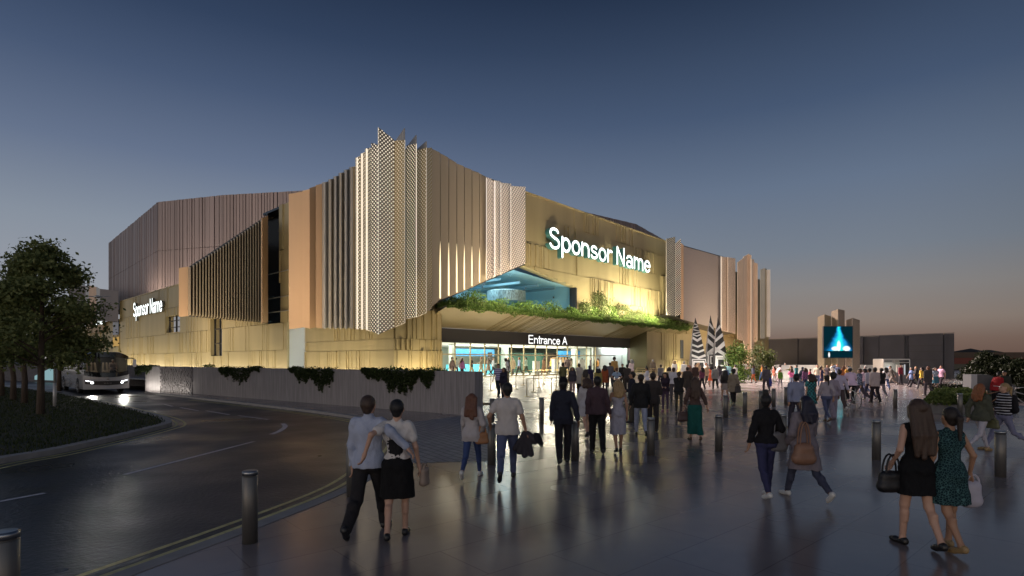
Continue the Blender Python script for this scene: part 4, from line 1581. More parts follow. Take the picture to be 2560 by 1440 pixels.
gp = [canopy_pt(a, n, 6.05 + 0.18 * n / 1.3) for a, n in zip(R4.uniform(sK0, sK1 - 0.5, 15000), R4.uniform(-0.1, 1.38, 15000))]
kind(link('canopy_grass', blades(gp, 0.38, 0.05, 0.45, R4), LEAF_G), 'stuff')
lowp = []
for _ in range(17000):
    a = R4.uniform(sK0, sK1 - 1)
    hmax = 1.05 + 0.3 * math.sin(a * 1.9) + 0.25 * math.sin(a * 0.7 + 1)
    lowp.append(canopy_pt(a, R4.uniform(0.0, 1.25), 6.1 + hmax * R4.random() ** 1.2))
for _ in range(5000):                          # sprays trailing over the edge
    a = R4.uniform(sK0, sK1 - 0.3)
    q_ = R4.random() ** 1.6 * (0.28 + 0.16 * math.sin(a * 2.3) * math.sin(a * 0.9))
    lowp.append(canopy_pt(a, 1.34 + 0.12 * R4.random(), 6.22 - q_))
kind(link('canopy_ground_cover', leaves(lowp, 0.085, rng=R4), LEAF_G), 'stuff')


def shrub(p, rx, ry, h, n, label, seed, lm=LEAF_B, size=0.085, group=None, name='shrub', base=0.0):
    rng = np.random.default_rng(seed)
    root = tag(empty(name, p), label, 'shrub', group)
    ncl = 34
    a, q, z = rng.uniform(0, 2 * np.pi, ncl), rng.uniform(0.1, 1, ncl) ** 0.5, rng.uniform(0.08, 0.95, ncl)
    prof = np.sin(np.pi * np.clip(z * 0.8 + 0.2, 0, 1)) ** 0.6
    cl = np.stack([rx * q * prof * np.cos(a), ry * q * prof * np.sin(a), base + (h - base) * z], 1)
    idx = rng.integers(0, ncl, n)
    c = cl[idx] + rng.normal(0, 1, (n, 3)) * np.array([rx * 0.2, ry * 0.2, h * 0.09])
    c[:, 2] = np.clip(c[:, 2], 0.02, None)
    link('crown', leaves(c, size, rng=rng), lm, root)
    bm = bmesh.new()
    for k in range(0, ncl, 3):
        e_ = Vector(cl[k])
        tube(bm, [(0, 0, -0.05), e_ * 0.5 + Vector((0, 0, 0.1)), e_], [0.035, 0.02, 0.008], 5, False)
    done('stem', bm, BARK, root)
    return root


GS = 'shrubs growing on the canopy'
for k, (u_, h_, r_) in enumerate(((1135, 0.75, 1.0), (1185, 1.0, 1.0), (1235, 0.8, 0.9), (1300, 1.05, 1.1), (1345, 0.8, 0.9), (1392, 0.95, 0.9), (1425, 1.1, 0.8), (1462, 1.9, 0.8), (1492, 2.9, 1.25), (1520, 2.0, 1.0), (1552, 2.0, 1.2), (1585, 1.7, 1.1), (1618, 1.6, 1.1), (1650, 1.2, 1.0), (1682, 1.2, 1.0), (1710, 0.95, 0.9))):
    lab = {0: 'low shrub at the tip of the canopy under the folded screen', 8: 'tallest bushy shrub on the canopy, below the lit sign', 15: 'last low shrub on the canopy, above the striped sculptures'}.get(k)
    where = ('under the lit slots', 'before the teal upper window', 'before the hanging ring lamp', 'right of the ring lamp', 'before the dark end of the upper window', 'by the window jamb', 'just before the tall bush', 'leaning on the tall bush', '', 'following the tall bush', 'below the word Name', 'below the letter N of Name', 'below the last letters of Name', 'before the brightest wall panel', 'before the black perforated blades')
    shrub(F.p(F.a(u_, 0.6), 0.6, 6.05), r_, 0.6, h_, int(900 * r_ * max(1, h_ * 0.8)), lab or ('green shrub on the canopy ' + where[k]), 50 + k, LEAF_B if k % 3 else LEAF_G, 0.085, GS)
shrub(ground_pt(1842, 957), 1.35, 1.2, 3.6, 3200, 'bright lit green bush beside the striped sculptures', 80, LEAF_G, 0.11, 'bushes flanking the copper column')
shrub(ground_pt(1900, 953), 1.3, 1.1, 3.7, 3200, 'dark green bush behind the copper column, before the dark shed', 81, LEAF_B, 0.11, 'bushes flanking the copper column')


# ------------------------------------------------------------------ bodies: fields of tapered limbs, skinned by surface nets
class Field:
    """blended union of tapered capsules; each: a, b, radius at a, radius at b, front-to-back flattening"""
    def __init__(s, h):
        s.h, s.pr, s.cut = h, [], []

    def add(s, a, b, ra, rb=None, ky=1.0, k=None):
        s.pr.append((np.array(a, float), np.array(b, float), ra, ra if rb is None else rb, ky, k))

    def clip(s, axis, sign, val):              # keep sign * coordinate < sign * val
        s.cut.append((axis, sign, val))

    def mesh(s, name, kk=0.03, folds=0.0):
        h = s.h
        lo = np.min([np.minimum(a, b) - max(ra, rb) for a, b, ra, rb, _, _ in s.pr], 0) - 3 * h
        hi = np.max([np.maximum(a, b) + max(ra, rb) for a, b, ra, rb, _, _ in s.pr], 0) + 3 * h
        n = np.ceil((hi - lo) / h).astype(int) + 1
        g = np.full(n, 1.0, np.float32)
        ax = [(lo[i] + h * np.arange(n[i])).astype(np.float32) for i in range(3)]
        for a, b, ra, rb, ky, k in s.pr:
            k = kk if k is None else k
            m = max(ra, rb) + k + 2 * h
            i0 = np.maximum(0, np.floor((np.minimum(a, b) - m - lo) / h).astype(int))
            i1 = np.minimum(n, np.ceil((np.maximum(a, b) + m - lo) / h).astype(int) + 1)
            X, Y, Z = np.meshgrid(*[ax[i][i0[i]:i1[i]] for i in range(3)], indexing='ij')
            ba = b - a
            L2 = max(1e-9, float(ba @ ba))
            t = np.clip(((X - a[0]) * ba[0] + (Y - a[1]) * ba[1] + (Z - a[2]) * ba[2]) / L2, 0, 1)
            dx, dy, dz = X - a[0] - t * ba[0], (Y - a[1] - t * ba[1]) / ky, Z - a[2] - t * ba[2]
            d = np.sqrt(dx * dx + dy * dy + dz * dz) - (ra + (rb - ra) * t)
            sl = tuple(slice(i0[i], i1[i]) for i in range(3))
            o = g[sl]
            hh = np.maximum(k - np.abs(o - d), 0) / max(k, 1e-6)
            g[sl] = np.minimum(o, d) - hh * hh * k * 0.25
        for axis, sign, val in s.cut:
            sh = [1, 1, 1]
            sh[axis] = -1
            g = np.maximum(g, (sign * (ax[axis] - val)).reshape(sh))
        if folds:                              # soft creases in cloth
            X, Y, Z = np.meshgrid(*ax, indexing='ij')
            w = np.sin(31 * Z + 4 * np.sin(11 * X + 2) + 9 * Y) * np.sin(13 * X - 17 * Y + 6 * Z) + 0.6 * np.sin(55 * X + 8 * Z + 3 * np.sin(14 * Z))
            g = g + folds * w.astype(np.float32)
        v, f = surface_nets(g, lo, h)
        return npmesh(name, v, f)


SKIN = [P('fair skin', (0.52, 0.31, 0.22), 0.55), P('tan skin', (0.38, 0.21, 0.13), 0.55), P('brown skin', (0.17, 0.085, 0.05), 0.5), P('dark skin', (0.075, 0.04, 0.027), 0.5)]
HAIRM = {'black': (0.008, 0.007, 0.007), 'dark': (0.022, 0.014, 0.010), 'brown': (0.055, 0.030, 0.018), 'auburn': (0.13, 0.05, 0.025), 'blonde': (0.33, 0.22, 0.10), 'grey': (0.3, 0.29, 0.28), 'red': (0.26, 0.09, 0.03), 'blue': (0.012, 0.012, 0.03)}


def hairmat(c):
    return P(c + ' hair', HAIRM[c], 0.45, var=0.35, vscale=14, stretch=(6, 6, 0.5), bump=0.35, bscale=50)


def cloth(rgb, pat=None):
    nm = 'cloth %d %d %d' % rgb + (' ' + pat if pat else '')
    if nm in MATS:
        return MATS[nm]
    c = lin(*rgb)[:3]
    m = P(nm, c, 0.85, spec=0.25, var=0.10, vscale=7, stretch=(1, 1, 0.6), bump=0.6, bscale=13)
    if pat:
        nt = m.node_tree
        b = nt.nodes['Principled BSDF']
        t = nt.nodes.new('ShaderNodeTexCoord')
        r = nt.nodes.new('ShaderNodeValToRGB')
        r.color_ramp.interpolation = 'CONSTANT'
        e = r.color_ramp.elements
        if pat == 'stripe' or pat == 'thin':
            w = nt.nodes.new('ShaderNodeTexWave')
            w.wave_type, w.bands_direction = 'BANDS', 'Z'
            w.inputs['Scale'].default_value = 3.2 if pat == 'stripe' else 4.6
            nt.links.new(t.outputs['Object'], w.inputs[0])
            nt.links.new(w.outputs[0], r.inputs[0])
            e[0].color = (*c, 1)
            e[1].position = 0.5 if pat == 'stripe' else 0.78
            e[1].color = (0.55, 0.55, 0.6, 1) if pat == 'thin' else (0.10, 0.08, 0.2, 1)
        elif pat == 'check':
            w = nt.nodes.new('ShaderNodeTexChecker')
            w.inputs['Scale'].default_value = 16
            w.inputs['Color1'].default_value = (*c, 1)
            w.inputs['Color2'].default_value = (0.02, 0.03, 0.05, 1)
            nt.links.new(t.outputs['Object'], w.inputs[0])
            nt.links.new(w.outputs[0], b.inputs['Base Color'])
            r = None
        elif pat == 'print':
            w = nt.nodes.new('ShaderNodeTexVoronoi')
            w.feature = 'DISTANCE_TO_EDGE'
            w.inputs['Scale'].default_value = 34
            nt.links.new(t.outputs['Object'], w.inputs[0])
            nt.links.new(w.outputs[0], r.inputs[0])
            e[0].color = (0.06, 0.14, 0.14, 1)
            e[1].position = 0.06
            e[1].color = (*c, 1)
        elif pat == 'lace':                    # dark printed motif across the back
            w = nt.nodes.new('ShaderNodeTexNoise')
            w.inputs['Scale'].default_value = 30
            mm = nt.nodes.new('ShaderNodeVectorMath')
            mm.operation = 'DISTANCE'
            mm.inputs[1].default_value = (-0.01, -0.12, 1.17)
            nt.links.new(t.outputs['Object'], mm.inputs[0])
            nt.links.new(t.outputs['Object'], w.inputs[0])
            ad = nt.nodes.new('ShaderNodeMath')
            ad.operation = 'MULTIPLY_ADD'
            ad.inputs[1].default_value = 0.16
            nt.links.new(w.outputs[0], ad.inputs[0])
            nt.links.new(mm.outputs['Value'], ad.inputs[2])
            nt.links.new(ad.outputs[0], r.inputs[0])
            e[0].color = (0.012, 0.012, 0.014, 1)
            e[1].position = 0.20
            e[1].color = (*c, 1)
        if r:
            nt.links.new(r.outputs[0], b.inputs['Base Color'])
    return m


SHOE_D, SHOE_W = P('black shoe', (0.015, 0.014, 0.014), 0.4), P('white shoe', (0.62, 0.62, 0.6), 0.5)
SHOES = {'black': SHOE_D, 'white': SHOE_W, 'brown': P('brown shoe', (0.10, 0.055, 0.03), 0.45), 'tan': P('tan shoe', (0.33, 0.22, 0.10), 0.5), 'pink': P('mauve shoe', (0.28, 0.12, 0.18), 0.5)}
POSE = {  # left hip, left knee, right hip, right knee in degrees (forward positive)
    'walk': (20, 6, -16, 26), 'walk2': (-16, 28, 20, 6), 'stride': (27, 6, -22, 34), 'stride2': (-22, 36, 27, 6), 'stand': (2, 1, -2, 3), 'stand2': (-3, 4, 3, 1),
    'step': (10, 4, -9, 20), 'step2': (-9, 20, 10, 4), 'crouch': (95, 125, 20, 100), 'sit': (82, 80, 78, 84), 'cycle': (48, 62, 22, 40), 'lean': (14, 3, -14, 4)}


def ik(sh, tgt, l1, l2, hint):
    d = tgt - sh
    n = np.linalg.norm(d)
    if n > (l1 + l2) * 0.995:
        tgt = sh + d / n * (l1 + l2) * 0.995
        d = tgt - sh
        n = np.linalg.norm(d)
    u = d / n
    x = (l1 * l1 - l2 * l2 + n * n) / (2 * n)
    y = math.sqrt(max(0.0, l1 * l1 - x * x))
    hv = hint - u * (hint @ u)
    hv /= np.linalg.norm(hv) + 1e-9
    return sh + u * x + hv * y, tgt


PEOPLE = []


def person(u, v, label, H=1.75, head=0, sex='m', skin=0, hair='short', hc='dark', top='shirt', tc=(120, 120, 120), bot='trousers', bc=(40, 40, 45), shoe='black', pose='walk',
           la=None, ra=None, lean=0, tilt=0, turn=0, pat=None, hem=None, bpat=None, px=None, pos=None, hat=None, fat=1.0, group='people walking on the plaza', hl=0.42, res=None, z=None):
    loc = pos if pos is not None else foot(u, v)
    if z is not None:
        loc = Vector((loc.x, loc.y, z))
    px = H * FPX / loc.y
    h = res or (0.0085 if px > 330 else 0.0105 if px > 225 else 0.015 if px > 120 else 0.021 if px > 70 else 0.026)
    near = px > 150
    S = H / 1.75
    fem = sex == 'f'
    A = lambda x, y, z_: np.array([x, y, z_], float)
    sg = 1.0 if top else 1.0
    pm = POSE[pose] if isinstance(pose, str) else pose
    # legs
    hipz, hipw, th, sh_ = 0.90, 0.085 if fem else 0.09, 0.43, 0.42
    J = {}
    low = 9
    for s, sd in (('l', -1), ('r', 1)):
        hp, kn = (pm[0], pm[1]) if s == 'l' else (pm[2], pm[3])
        hip = A(sd * hipw, 0, hipz)
        a = math.radians(hp)
        knee = hip + th * A(sd * 0.02, math.sin(a), -math.cos(a))
        b = math.radians(hp - kn)
        ank = knee + sh_ * A(-sd * 0.015, math.sin(b), -math.cos(b))
        ph = min(0.0, b + math.radians(14)) * 0.9
        fd = A(sd * 0.12, math.cos(ph), math.sin(ph))
        up = A(0, -math.sin(ph), math.cos(ph))
        heel, ball, toe = ank - fd * 0.035 - up * 0.045, ank + fd * 0.105 - up * 0.052, ank + fd * 0.165 - up * 0.056
        J[s] = (hip, knee, ank, heel, ball, toe)
        low = min(low, heel[2] - 0.034, toe[2] - 0.024, ball[2] - 0.03)
    ln = math.radians(lean)
    R = np.array([[1, 0, 0], [0, math.cos(ln), math.sin(ln)], [0, -math.sin(ln), math.cos(ln)]])
    pv = A(0, 0, 0.93)
    T = lambda q: pv + R @ (np.array(q, float) - pv)
    shw = 0.148 if fem else 0.172
    nk, hd = T(A(0, 0, 1.46)), T(A(0, 0.015, 1.60))
    tl, tn = math.radians(tilt), math.radians(turn)
    def HT(q):                                 # head frame: turn about z, then nod, about the neck top
        q = np.array(q, float) - A(0, 0, 1.54)
        q = A(q[0] * math.cos(tn) - q[1] * math.sin(tn), q[0] * math.sin(tn) + q[1] * math.cos(tn), q[2])
        q = A(q[0], q[1] * math.cos(tl) + q[2] * math.sin(tl), -q[1] * math.sin(tl) + q[2] * math.cos(tl))
        return T(q + A(0, 0, 1.54))
    arms = {}
    for s, sd, tgt, o in (('l', -1, la, pm[2]), ('r', 1, ra, pm[0])):
        shd = T(A(sd * shw, 0, 1.41))
        w = 0.0
        if tgt is None:
            f_ = 0.0045 * o * 1.6
            tgt = T(A(sd * (shw + 0.065), f_ + 0.03, 0.87 + abs(f_) * 0.25))
        elif tgt == 'pocket':
            tgt = T(A(sd * 0.19, 0.05, 0.92))
        elif tgt == 'hip':
            tgt = T(A(sd * 0.155, 0.03, 1.02))
        elif tgt == 'phone':
            tgt = T(A(sd * 0.06, 0.30, 1.18))
        elif tgt == 'front':
            tgt = T(A(sd * -0.03, 0.17, 1.08))
        else:
            tgt = T(np.array(tgt, float))
        hint = A(sd * 0.5, -1, -0.1) if tgt[2] < 1.35 else A(sd * 1, -0.2, -0.6)
        if tgt[2] > 1.0 and abs(tgt[0]) < 0.2 and tgt[1] < 0.1 and tgt[1] > -0.1:
            hint = A(sd * 1, -0.5, 0)
        el, wr = ik(shd, tgt, 0.285, 0.255, hint)
        arms[s] = (shd, el, wr, sd)
    dz = -low
    out = Field(h)
    covered_leg = bot in ('trousers', 'jeans', 'leggings', 'wide')
    cv = 0.006
    fa_ = fat
    # ---- skin body, one surface
    B = Field(h)
    def torso(Fd, g=0.0, arms_=True, lower=True, sh=0.0):
        if lower:
            Fd.add(T((-0.065, 0, .93)), T((.065, 0, .93)), (.118 if fem else .112) * fa_ + g, None, 0.84)
            Fd.add(T((-.065, -.05, .915)), T((.065, -.05, .915)), .085 + g)
        wr_ = (.108 if fem else .132) * fa_
        Fd.add(T((0, 0, .98)), T((0, 0, 1.13)), (wr_ + .012) + g, wr_ + g, 0.74)
        Fd.add(T((0, 0, 1.13)), T((0, 0, 1.30)), wr_ + g, (.132 if fem else .158) * fa_ + g, 0.68)
        Fd.add(T((-.075, 0, 1.31)), T((.075, 0, 1.31)), (.095 if fem else .108) + g, None, 0.85)
        Fd.add(T((-shw + .03, 0, 1.405)), T((shw - .03, 0, 1.405)), (.052 if fem else .062) + g)
        Fd.add(T((0, -.01, 1.40)), T((0, -.005, 1.475)), .085 + g * .8, .056 + g * .4, 0.85)
        if fem:
            for x in (-.06, .06):
                Fd.add(T((x, .075, 1.27)), T((x, .085, 1.265)), .055 + g)
    torso(B, -cv)
    B.add(T((0, -.005, 1.45)), HT((0, .0, 1.56)), .051, .050)
    B.add(HT((0, .022, 1.585)), HT((0, -.012, 1.655)), .066, .086, 1.08)
    B.add(HT((0, .03, 1.555)), HT((0, .06, 1.548)), .045, .03)
    B.add(HT((0, .098, 1.628)), HT((0, .112, 1.600)), .010, .016, k=0.015)
    for x in (-.08, .08):
        B.add(HT((x, -.005, 1.635)), HT((x * 1.05, -.008, 1.60)), .016, .010, k=0.01)
    for s in 'lr':
        hip, knee, ank, heel, ball, toe = J[s]
        c_ = cv if covered_leg else 0
        lf = .92 if fem else 1.0
        B.add(hip, knee, .083 * fa_ - c_, .056 * lf - c_)
        B.add(knee, ank, .054 * lf - c_, .036 * lf - c_)
        cm = knee * .68 + ank * .32
        B.add(cm + A(0, -.015, .03), cm + A(0, -.012, -.05), .048 * lf - c_, .042 * lf - c_)
        B.add(ank, heel, .036, .030)
        B.add(heel, ball, .030, .033)
        B.add(ball, toe, .032, .022)
        shd, el, wr, sd = arms[s]
        ca = cv if top in ('shirt', 'jacket', 'coat', 'robe') else 0
        am = .88 if fem else 1.0
        B.add(shd, el, .049 * am - ca, .038 * am - ca)
        B.add(el, wr, .038 * am - ca, .025 * am)
        fd = (wr - el) / (np.linalg.norm(wr - el) + 1e-9)
        px_ = np.cross(fd, A(sd, 0.2, 0))
        px_ /= np.linalg.norm(px_) + 1e-9      # across the palm
        nr_ = np.cross(px_, fd)
        if near:
            for q in (-.024, 0, .024):
                B.add(wr + fd * .015, wr + fd * .08 + px_ * q, .020, .0145)
            for q, l_ in ((-.031, .060), (-.0105, .074), (.0105, .078), (.031, .066)):
                k0 = wr + fd * .085 + px_ * q
                k1 = k0 + fd * l_ * .55 - nr_ * sd * .008
                B.add(k0, k1, .0105, .0095, k=0.006)
                B.add(k1, k1 + fd * l_ * .4 - nr_ * sd * .028, .0095, .0085, k=0.006)
            t0 = wr + fd * .03 + px_ * .028
            t1 = t0 + fd * .035 + px_ * .026
            B.add(t0, t1, .014, .011, k=0.01)
            B.add(t1, t1 + fd * .030, .011, .009, k=0.006)
        else:
            B.add(wr, wr + fd * .085, .026, .034, 0.9)
            B.add(wr + fd * .085, wr + fd * .155 - nr_ * sd * .02, .032, .016)
            B.add(wr + fd * .03, wr + fd * .09 + px_ * .045, .018, .012)
    me = B.mesh('person', 0.022)
    root = link('person', me, SKIN[skin])
    parts = []

    def child(nm, Fd, mat, kk=0.03, folds=0.0):
        if not Fd.pr:
            return None
        o = link(nm, Fd.mesh(nm, kk, folds if near else 0.0), mat, root)
        parts.append(o)
        return o
    # ---- lower clothes
    g2 = 0.014 + (0.006 if not near else 0)
    if covered_leg or bot == 'shorts':
        D = Field(h)
        D.add(T((-.065, 0, .93)), T((.065, 0, .93)), (.118 if fem else .114) * fa_ + g2 * .8, None, 0.86)
        D.add(T((-.065, -.05, .915)), T((.065, -.05, .915)), .086 + g2 * .8)
        D.add(T((0, 0, .96)), T((0, 0, 1.02)), (.118 if fem else .14) * fa_ + g2 * .6, None, 0.78)
        gl = {'trousers': (.012, .022, .026), 'jeans': (.010, .010, .014), 'leggings': (.004, .004, .005), 'wide': (.02, .05, .07), 'shorts': (.016, .03, 0)}[bot]
        for s in 'lr':
            hip, knee, ank = J[s][:3]
            lf = .92 if fem else 1.0
            if bot == 'shorts':
                D.add(hip, hip * .25 + knee * .75, .086 * fa_ + gl[0], .066 + gl[1])
                continue
            D.add(hip, knee, .084 * fa_ + gl[0], .056 * lf + gl[1])
            e_ = knee * .10 + ank * .90 if bot in ('jeans', 'leggings') else knee * .02 + ank * .98 - A(0, 0, .02)
            D.add(knee, e_, .056 * lf + gl[1], .038 * lf + gl[2])
            cm = knee * .68 + ank * .32
            D.add(cm + A(0, -.015, .03), cm + A(0, -.012, -.05), .048 * lf + gl[1], .042 * lf + gl[1])
        D.clip(2, 1, 1.02)
        child({'jeans': 'jeans', 'leggings': 'leggings', 'shorts': 'shorts'}.get(bot, 'trousers'), D, cloth(bc, bpat), 0.025, 0.0028 if bot != 'leggings' else 0.001)
    elif bot == 'skirt':
        hz_ = hem or .52
        D = Field(h)
        D.add(T((-.06, 0, .93)), T((.06, 0, .93)), .125 * fa_, None, 0.86)
        D.add(T((-.06, -.05, .915)), T((.06, -.05, .915)), .09)
        D.add(T((0, 0, 1.03)), T((0, 0, .9)), .125 * fa_, .16, 0.8)
        w = .16 if hz_ < .3 else .185
        D.add((-.05, 0, .88), (-.05, .02, hz_ - .1), .15, w, 0.85)
        D.add((.05, 0, .88), (.05, .02, hz_ - .1), .15, w, 0.85)
        for s in 'lr':
            hip, knee, ank = J[s][:3]
            D.add(hip, knee, .10, .085)
            if hz_ < .5:
                D.add(knee, knee + (ank - knee) * min(1, (.5 - hz_) / .4), .085, .09)
        D.clip(2, 1, 1.03)
        D.clip(2, -1, hz_)
        child('skirt', D, cloth(bc, bpat), 0.03, 0.0035)
    # ---- upper clothes
    if top:
        G = Field(h)
        g = {'tee': .016, 'shirt': .018, 'tank': .010, 'dress': .012, 'jacket': .026, 'coat': .032, 'crop': .012, 'robe': .034, 'strap': .010}[top] + (0.006 if not near else 0)
        torso(G, g, lower=top not in ('crop',))
        hm = hem if (hem and bot != 'skirt') else {'tee': .86, 'shirt': .88, 'tank': .92, 'dress': .55, 'jacket': .80, 'coat': .52, 'crop': 1.10, 'robe': .15, 'strap': .42}[top]
        if top == 'shirt' and bot == 'skirt':
            hm = .98
        if top == 'tee' and bot == 'skirt':
            hm = 1.0
        if hm < .9 and top in ('dress', 'coat', 'robe', 'jacket', 'tee', 'shirt', 'strap'):
            fl = {'dress': .05, 'coat': .07, 'robe': .07, 'jacket': .03, 'tee': .008, 'shirt': .012, 'strap': .0}[top]
            w = (.135 if fem else .14) * fa_ + g * .6
            q = (.92 - hm) / .4
            for x in (-.05, .05):
                G.add(T((x, 0, .98)), T((x * (1 + q * .3), -.01, hm - .08)), w - .01, w + fl * q, 0.84)
            if hm < .7:
                for s in 'lr':
                    hip, knee, ank = J[s][:3]
                    D_ = g * .5
                    G.add(hip, knee, .098 + D_, .082 + D_)
                    if hm < .5:
                        G.add(knee, knee + (ank - knee) * min(1, (.5 - hm) / .4), .082 + D_, .085 + D_)
        sl = {'tee': .55, 'shirt': 2, 'tank': 0, 'dress': 0, 'jacket': 2, 'coat': 2, 'crop': .5, 'robe': 2, 'strap': 0}[top]
        if top == 'dress' and pat == 'check':
            sl = .35
        for s in 'lr':
            shd, el, wr, sd = arms[s]
            if sl >= 1:
                G.add(shd, el, .056 + g * .7, .044 + g * .7)
                G.add(el, el * .04 + wr * .96, .043 + g * .7, .031 + g * .8)
            elif sl > 0:
                G.add(shd, shd * (1 - sl) + el * sl, .058 + g * .6, .054 + g * .9)
        G.clip(2, -1, hm)
        if top == 'strap':
            G.clip(2, 1, 1.33)
        if top in ('shirt', 'jacket', 'coat', 'robe') and near:
            G.add(T((0, -.012, 1.465)), T((0, -.006, 1.50)), .064, .060, k=0.01)
        if lean < 12 and not isinstance(la, tuple) and not isinstance(ra, tuple):
            G.clip(2, 1, 1.515)
        child({'tee': 'tee_shirt', 'shirt': 'shirt', 'tank': 'top', 'dress': 'dress', 'jacket': 'jacket', 'coat': 'coat', 'crop': 'cropped_top', 'robe': 'robe', 'strap': 'dress'}[top], G, cloth(tc, pat), 0.03, 0.0045)
    # ---- shoes
    for s in 'lr':
        _, _, ank, heel, ball, toe = J[s]
        D = Field(h)
        e_ = .006 if near else .01
        D.add(heel + A(0, -.004, .0), ball, .031 + e_, .034 + e_)
        D.add(ball, toe, .033 + e_, .024 + e_)
        D.add(heel + A(0, 0, .02), heel * .4 + ank * .6, .030 + e_, .034 + e_)
        child('shoe', D, SHOES[shoe], 0.015)
    # ---- hair
    if hair and hair != 'bald':
        D = Field(h)
        hm_ = hairmat(hc)
        if hair == 'scarf':
            D.add(HT((0, -.012, 1.65)), HT((0, -.005, 1.60)), .101, .09, 1.05)
            D.add(HT((0, -.03, 1.55)), T((0, -.03, 1.44)), .085, .12, .9)
            hm_ = cloth(tc)
        else:
            D.add(HT((0, -.022, 1.668)), HT((0, -.03, 1.655)), .090, .092, 1.06)
            D.add(HT((0, -.045, 1.63)), HT((0, -.045, 1.58)), .078, .060)
            if hair == 'crop':
                pass
            if hair in ('long', 'bob'):
                l_ = hl if hair == 'long' else .16
                hr = random.Random(len(PEOPLE) + 3)
                nst = 7 if near else 3
                for i_ in range(nst):          # locks of unequal length
                    x = -.072 + .144 * i_ / (nst - 1)
                    e_ = 1.0 - .16 * hr.random() - .10 * abs(x) / .07
                    wv = hr.uniform(-.018, .018)
                    r1, r2 = (.046, .030) if near else (.064, .05)
                    m_ = T((x * 1.25 + wv, -.115 - .02 * hr.random(), 1.64 - l_ * .5))
                    D.add(HT((x, -.05, 1.65)), m_, r1 * 1.15, r1, 0.9)
                    D.add(m_, T((x * 1.35 - wv, -.125 - .025 * hr.random(), 1.64 - l_ * e_)), r1, r2 if l_ > .2 else r1, 0.9)
                for x in (-.075, .075):
                    D.add(HT((x, -.01, 1.65)), HT((x * 1.05, -.01, 1.54)), .035, .03)
            if hair == 'pony':
                D.add(HT((0, -.115, 1.66)), HT((0, -.15, 1.62)), .03, .035)
                D.add(HT((0, -.15, 1.62)), T((0, -.155, 1.36)), .038, .016)
            if hair == 'bun':
                D.add(HT((0, -.055, 1.765)), HT((0, -.06, 1.785)), .052)
            if hair == 'afro':
                D.add(HT((0, -.04, 1.69)), HT((0, -.05, 1.64)), .125, .11)
        # leave the face free
        D2 = Field(h)
        D2.pr = D.pr
        o = child('headscarf' if hair == 'scarf' else 'hair', D2, hm_, 0.014 if near and hair == 'long' else 0.02)
    if hat:
        D = Field(h)
        D.add(HT((0, -.015, 1.70)), HT((0, -.02, 1.675)), .093, .098, 1.06)
        D.add(HT((-.045, .10, 1.675)), HT((.045, .10, 1.675)), .014, None, 2.6) if hat != 'beanie' else None
        child('cap', D, cloth({'black': (24, 24, 27), 'white': (205, 205, 200), 'helmet': (225, 222, 215), 'beanie': (24, 24, 27)}[hat]), 0.015)
    if hair in ('short', 'crop') and not hat:
        pass
    if px > 60 and abs((head + turn + 180) % 360 - 180) > 70:      # a face that can be seen
        for x in (-.031, .031):
            D = Field(min(h, 0.006))
            D.add(HT((x - .006, .088, 1.636)), HT((x + .006, .088, 1.636)), .0095)
            child('eye', D, P('dark eye', (0.01, 0.008, 0.008), 0.2), 0.01)
        D = Field(min(h, 0.006))
        D.add(HT((-.018, .094, 1.573)), HT((.018, .094, 1.573)), .007)
        child('mouth', D, P('lips', (0.30, 0.10, 0.09), 0.5), 0.01)
    root.location = loc
    root.rotation_euler = (0, 0, math.radians(head))
    root.scale = (S, S, S)
    if dz:
        root.location.z += dz * S
    # a root lifted so that its lowest shoe rests on the ground
    tag(root, label, 'person', group)
    root['hands'] = [float(x) for s in 'lr' for x in arms[s][2]]
    PEOPLE.append(root)
    return root


# ------------------------------------------------------------------ bollards, barriers
def bollard(p, label, h=0.87, r=0.088, first=[]):
    if not first:
        root = empty('bollard', p)
        bm = bmesh.new()
        lathe(bm, [(r, 0), (r, h - 0.075), (r - 0.008, h - 0.07), (r - 0.008, h - 0.055)], seg=24)
        o = done('post', bm, STEEL, root)
        bm = bmesh.new()
        lathe(bm, [(r + 0.001, h - 0.055), (r + 0.001, h - 0.012), (r - 0.012, h), (0.001, h + 0.003)], seg=24)
        o2 = done('cap', bm, P('bollard cap', (0.30, 0.31, 0.32), 0.3, 0.9), root)
        for q in (o, o2):
            for f in q.data.polygons:
                f.use_smooth = abs(f.normal.z) < 0.5
        first.append((o, o2))
    else:
        root = empty('bollard', p)
        for q in first[0]:
            c = q.copy()
            COL.objects.link(c)
            c.parent = root
    return tag(root, label, 'bollard', 'steel bollards along the plaza edge')


for u_, v_, lb in ((625, 1356, 'bollard beside the double yellow lines, first along the road kerb'), (14, 1606, 'nearest bollard, cut by the bottom corner of the picture'), (880, 1240, 'bollard half hidden by the couple with arms round each other'),
                   (1229, 1162, 'bollard between the white jacket woman and the white tee man'), (1230, 1058, 'bollard behind the white tee man, near the wall end'), (1354, 1054, 'bollard standing alone before the queue barriers'),
                   (1438, 1150, 'bollard right beside the man in the navy blazer'), (1627, 1138, 'bollard before the man in the dark suit'), (1797, 1128, 'bollard standing alone past the green skirt woman'), (1862, 1034, 'slim bollard in front of the crouching person'),
                   (1814, 1044, 'bollard at the feet of the woman in a trench coat'), (1902, 1026, 'bollard behind the hair bun woman'), (1934, 1017, 'bollard between the bun woman and the blue shirt man'), (1965, 1011, 'farthest bollard, left of the blue shirt man'),
                   (1957, 1124, 'bollard hidden behind the tote bag woman'), (2191, 1149, 'bollard standing alone left of the woman in black'), (2238, 1021, 'bollard in open paving before the dark shed'), (2400, 1038, 'bollard at the corner of the planter'),
                   (2501, 1192, 'bollard in front of the walking pair at the edge'), (2112, 1013, 'bollard left of the cyclist')):
    bollard(ground_pt(u_, v_), lb)


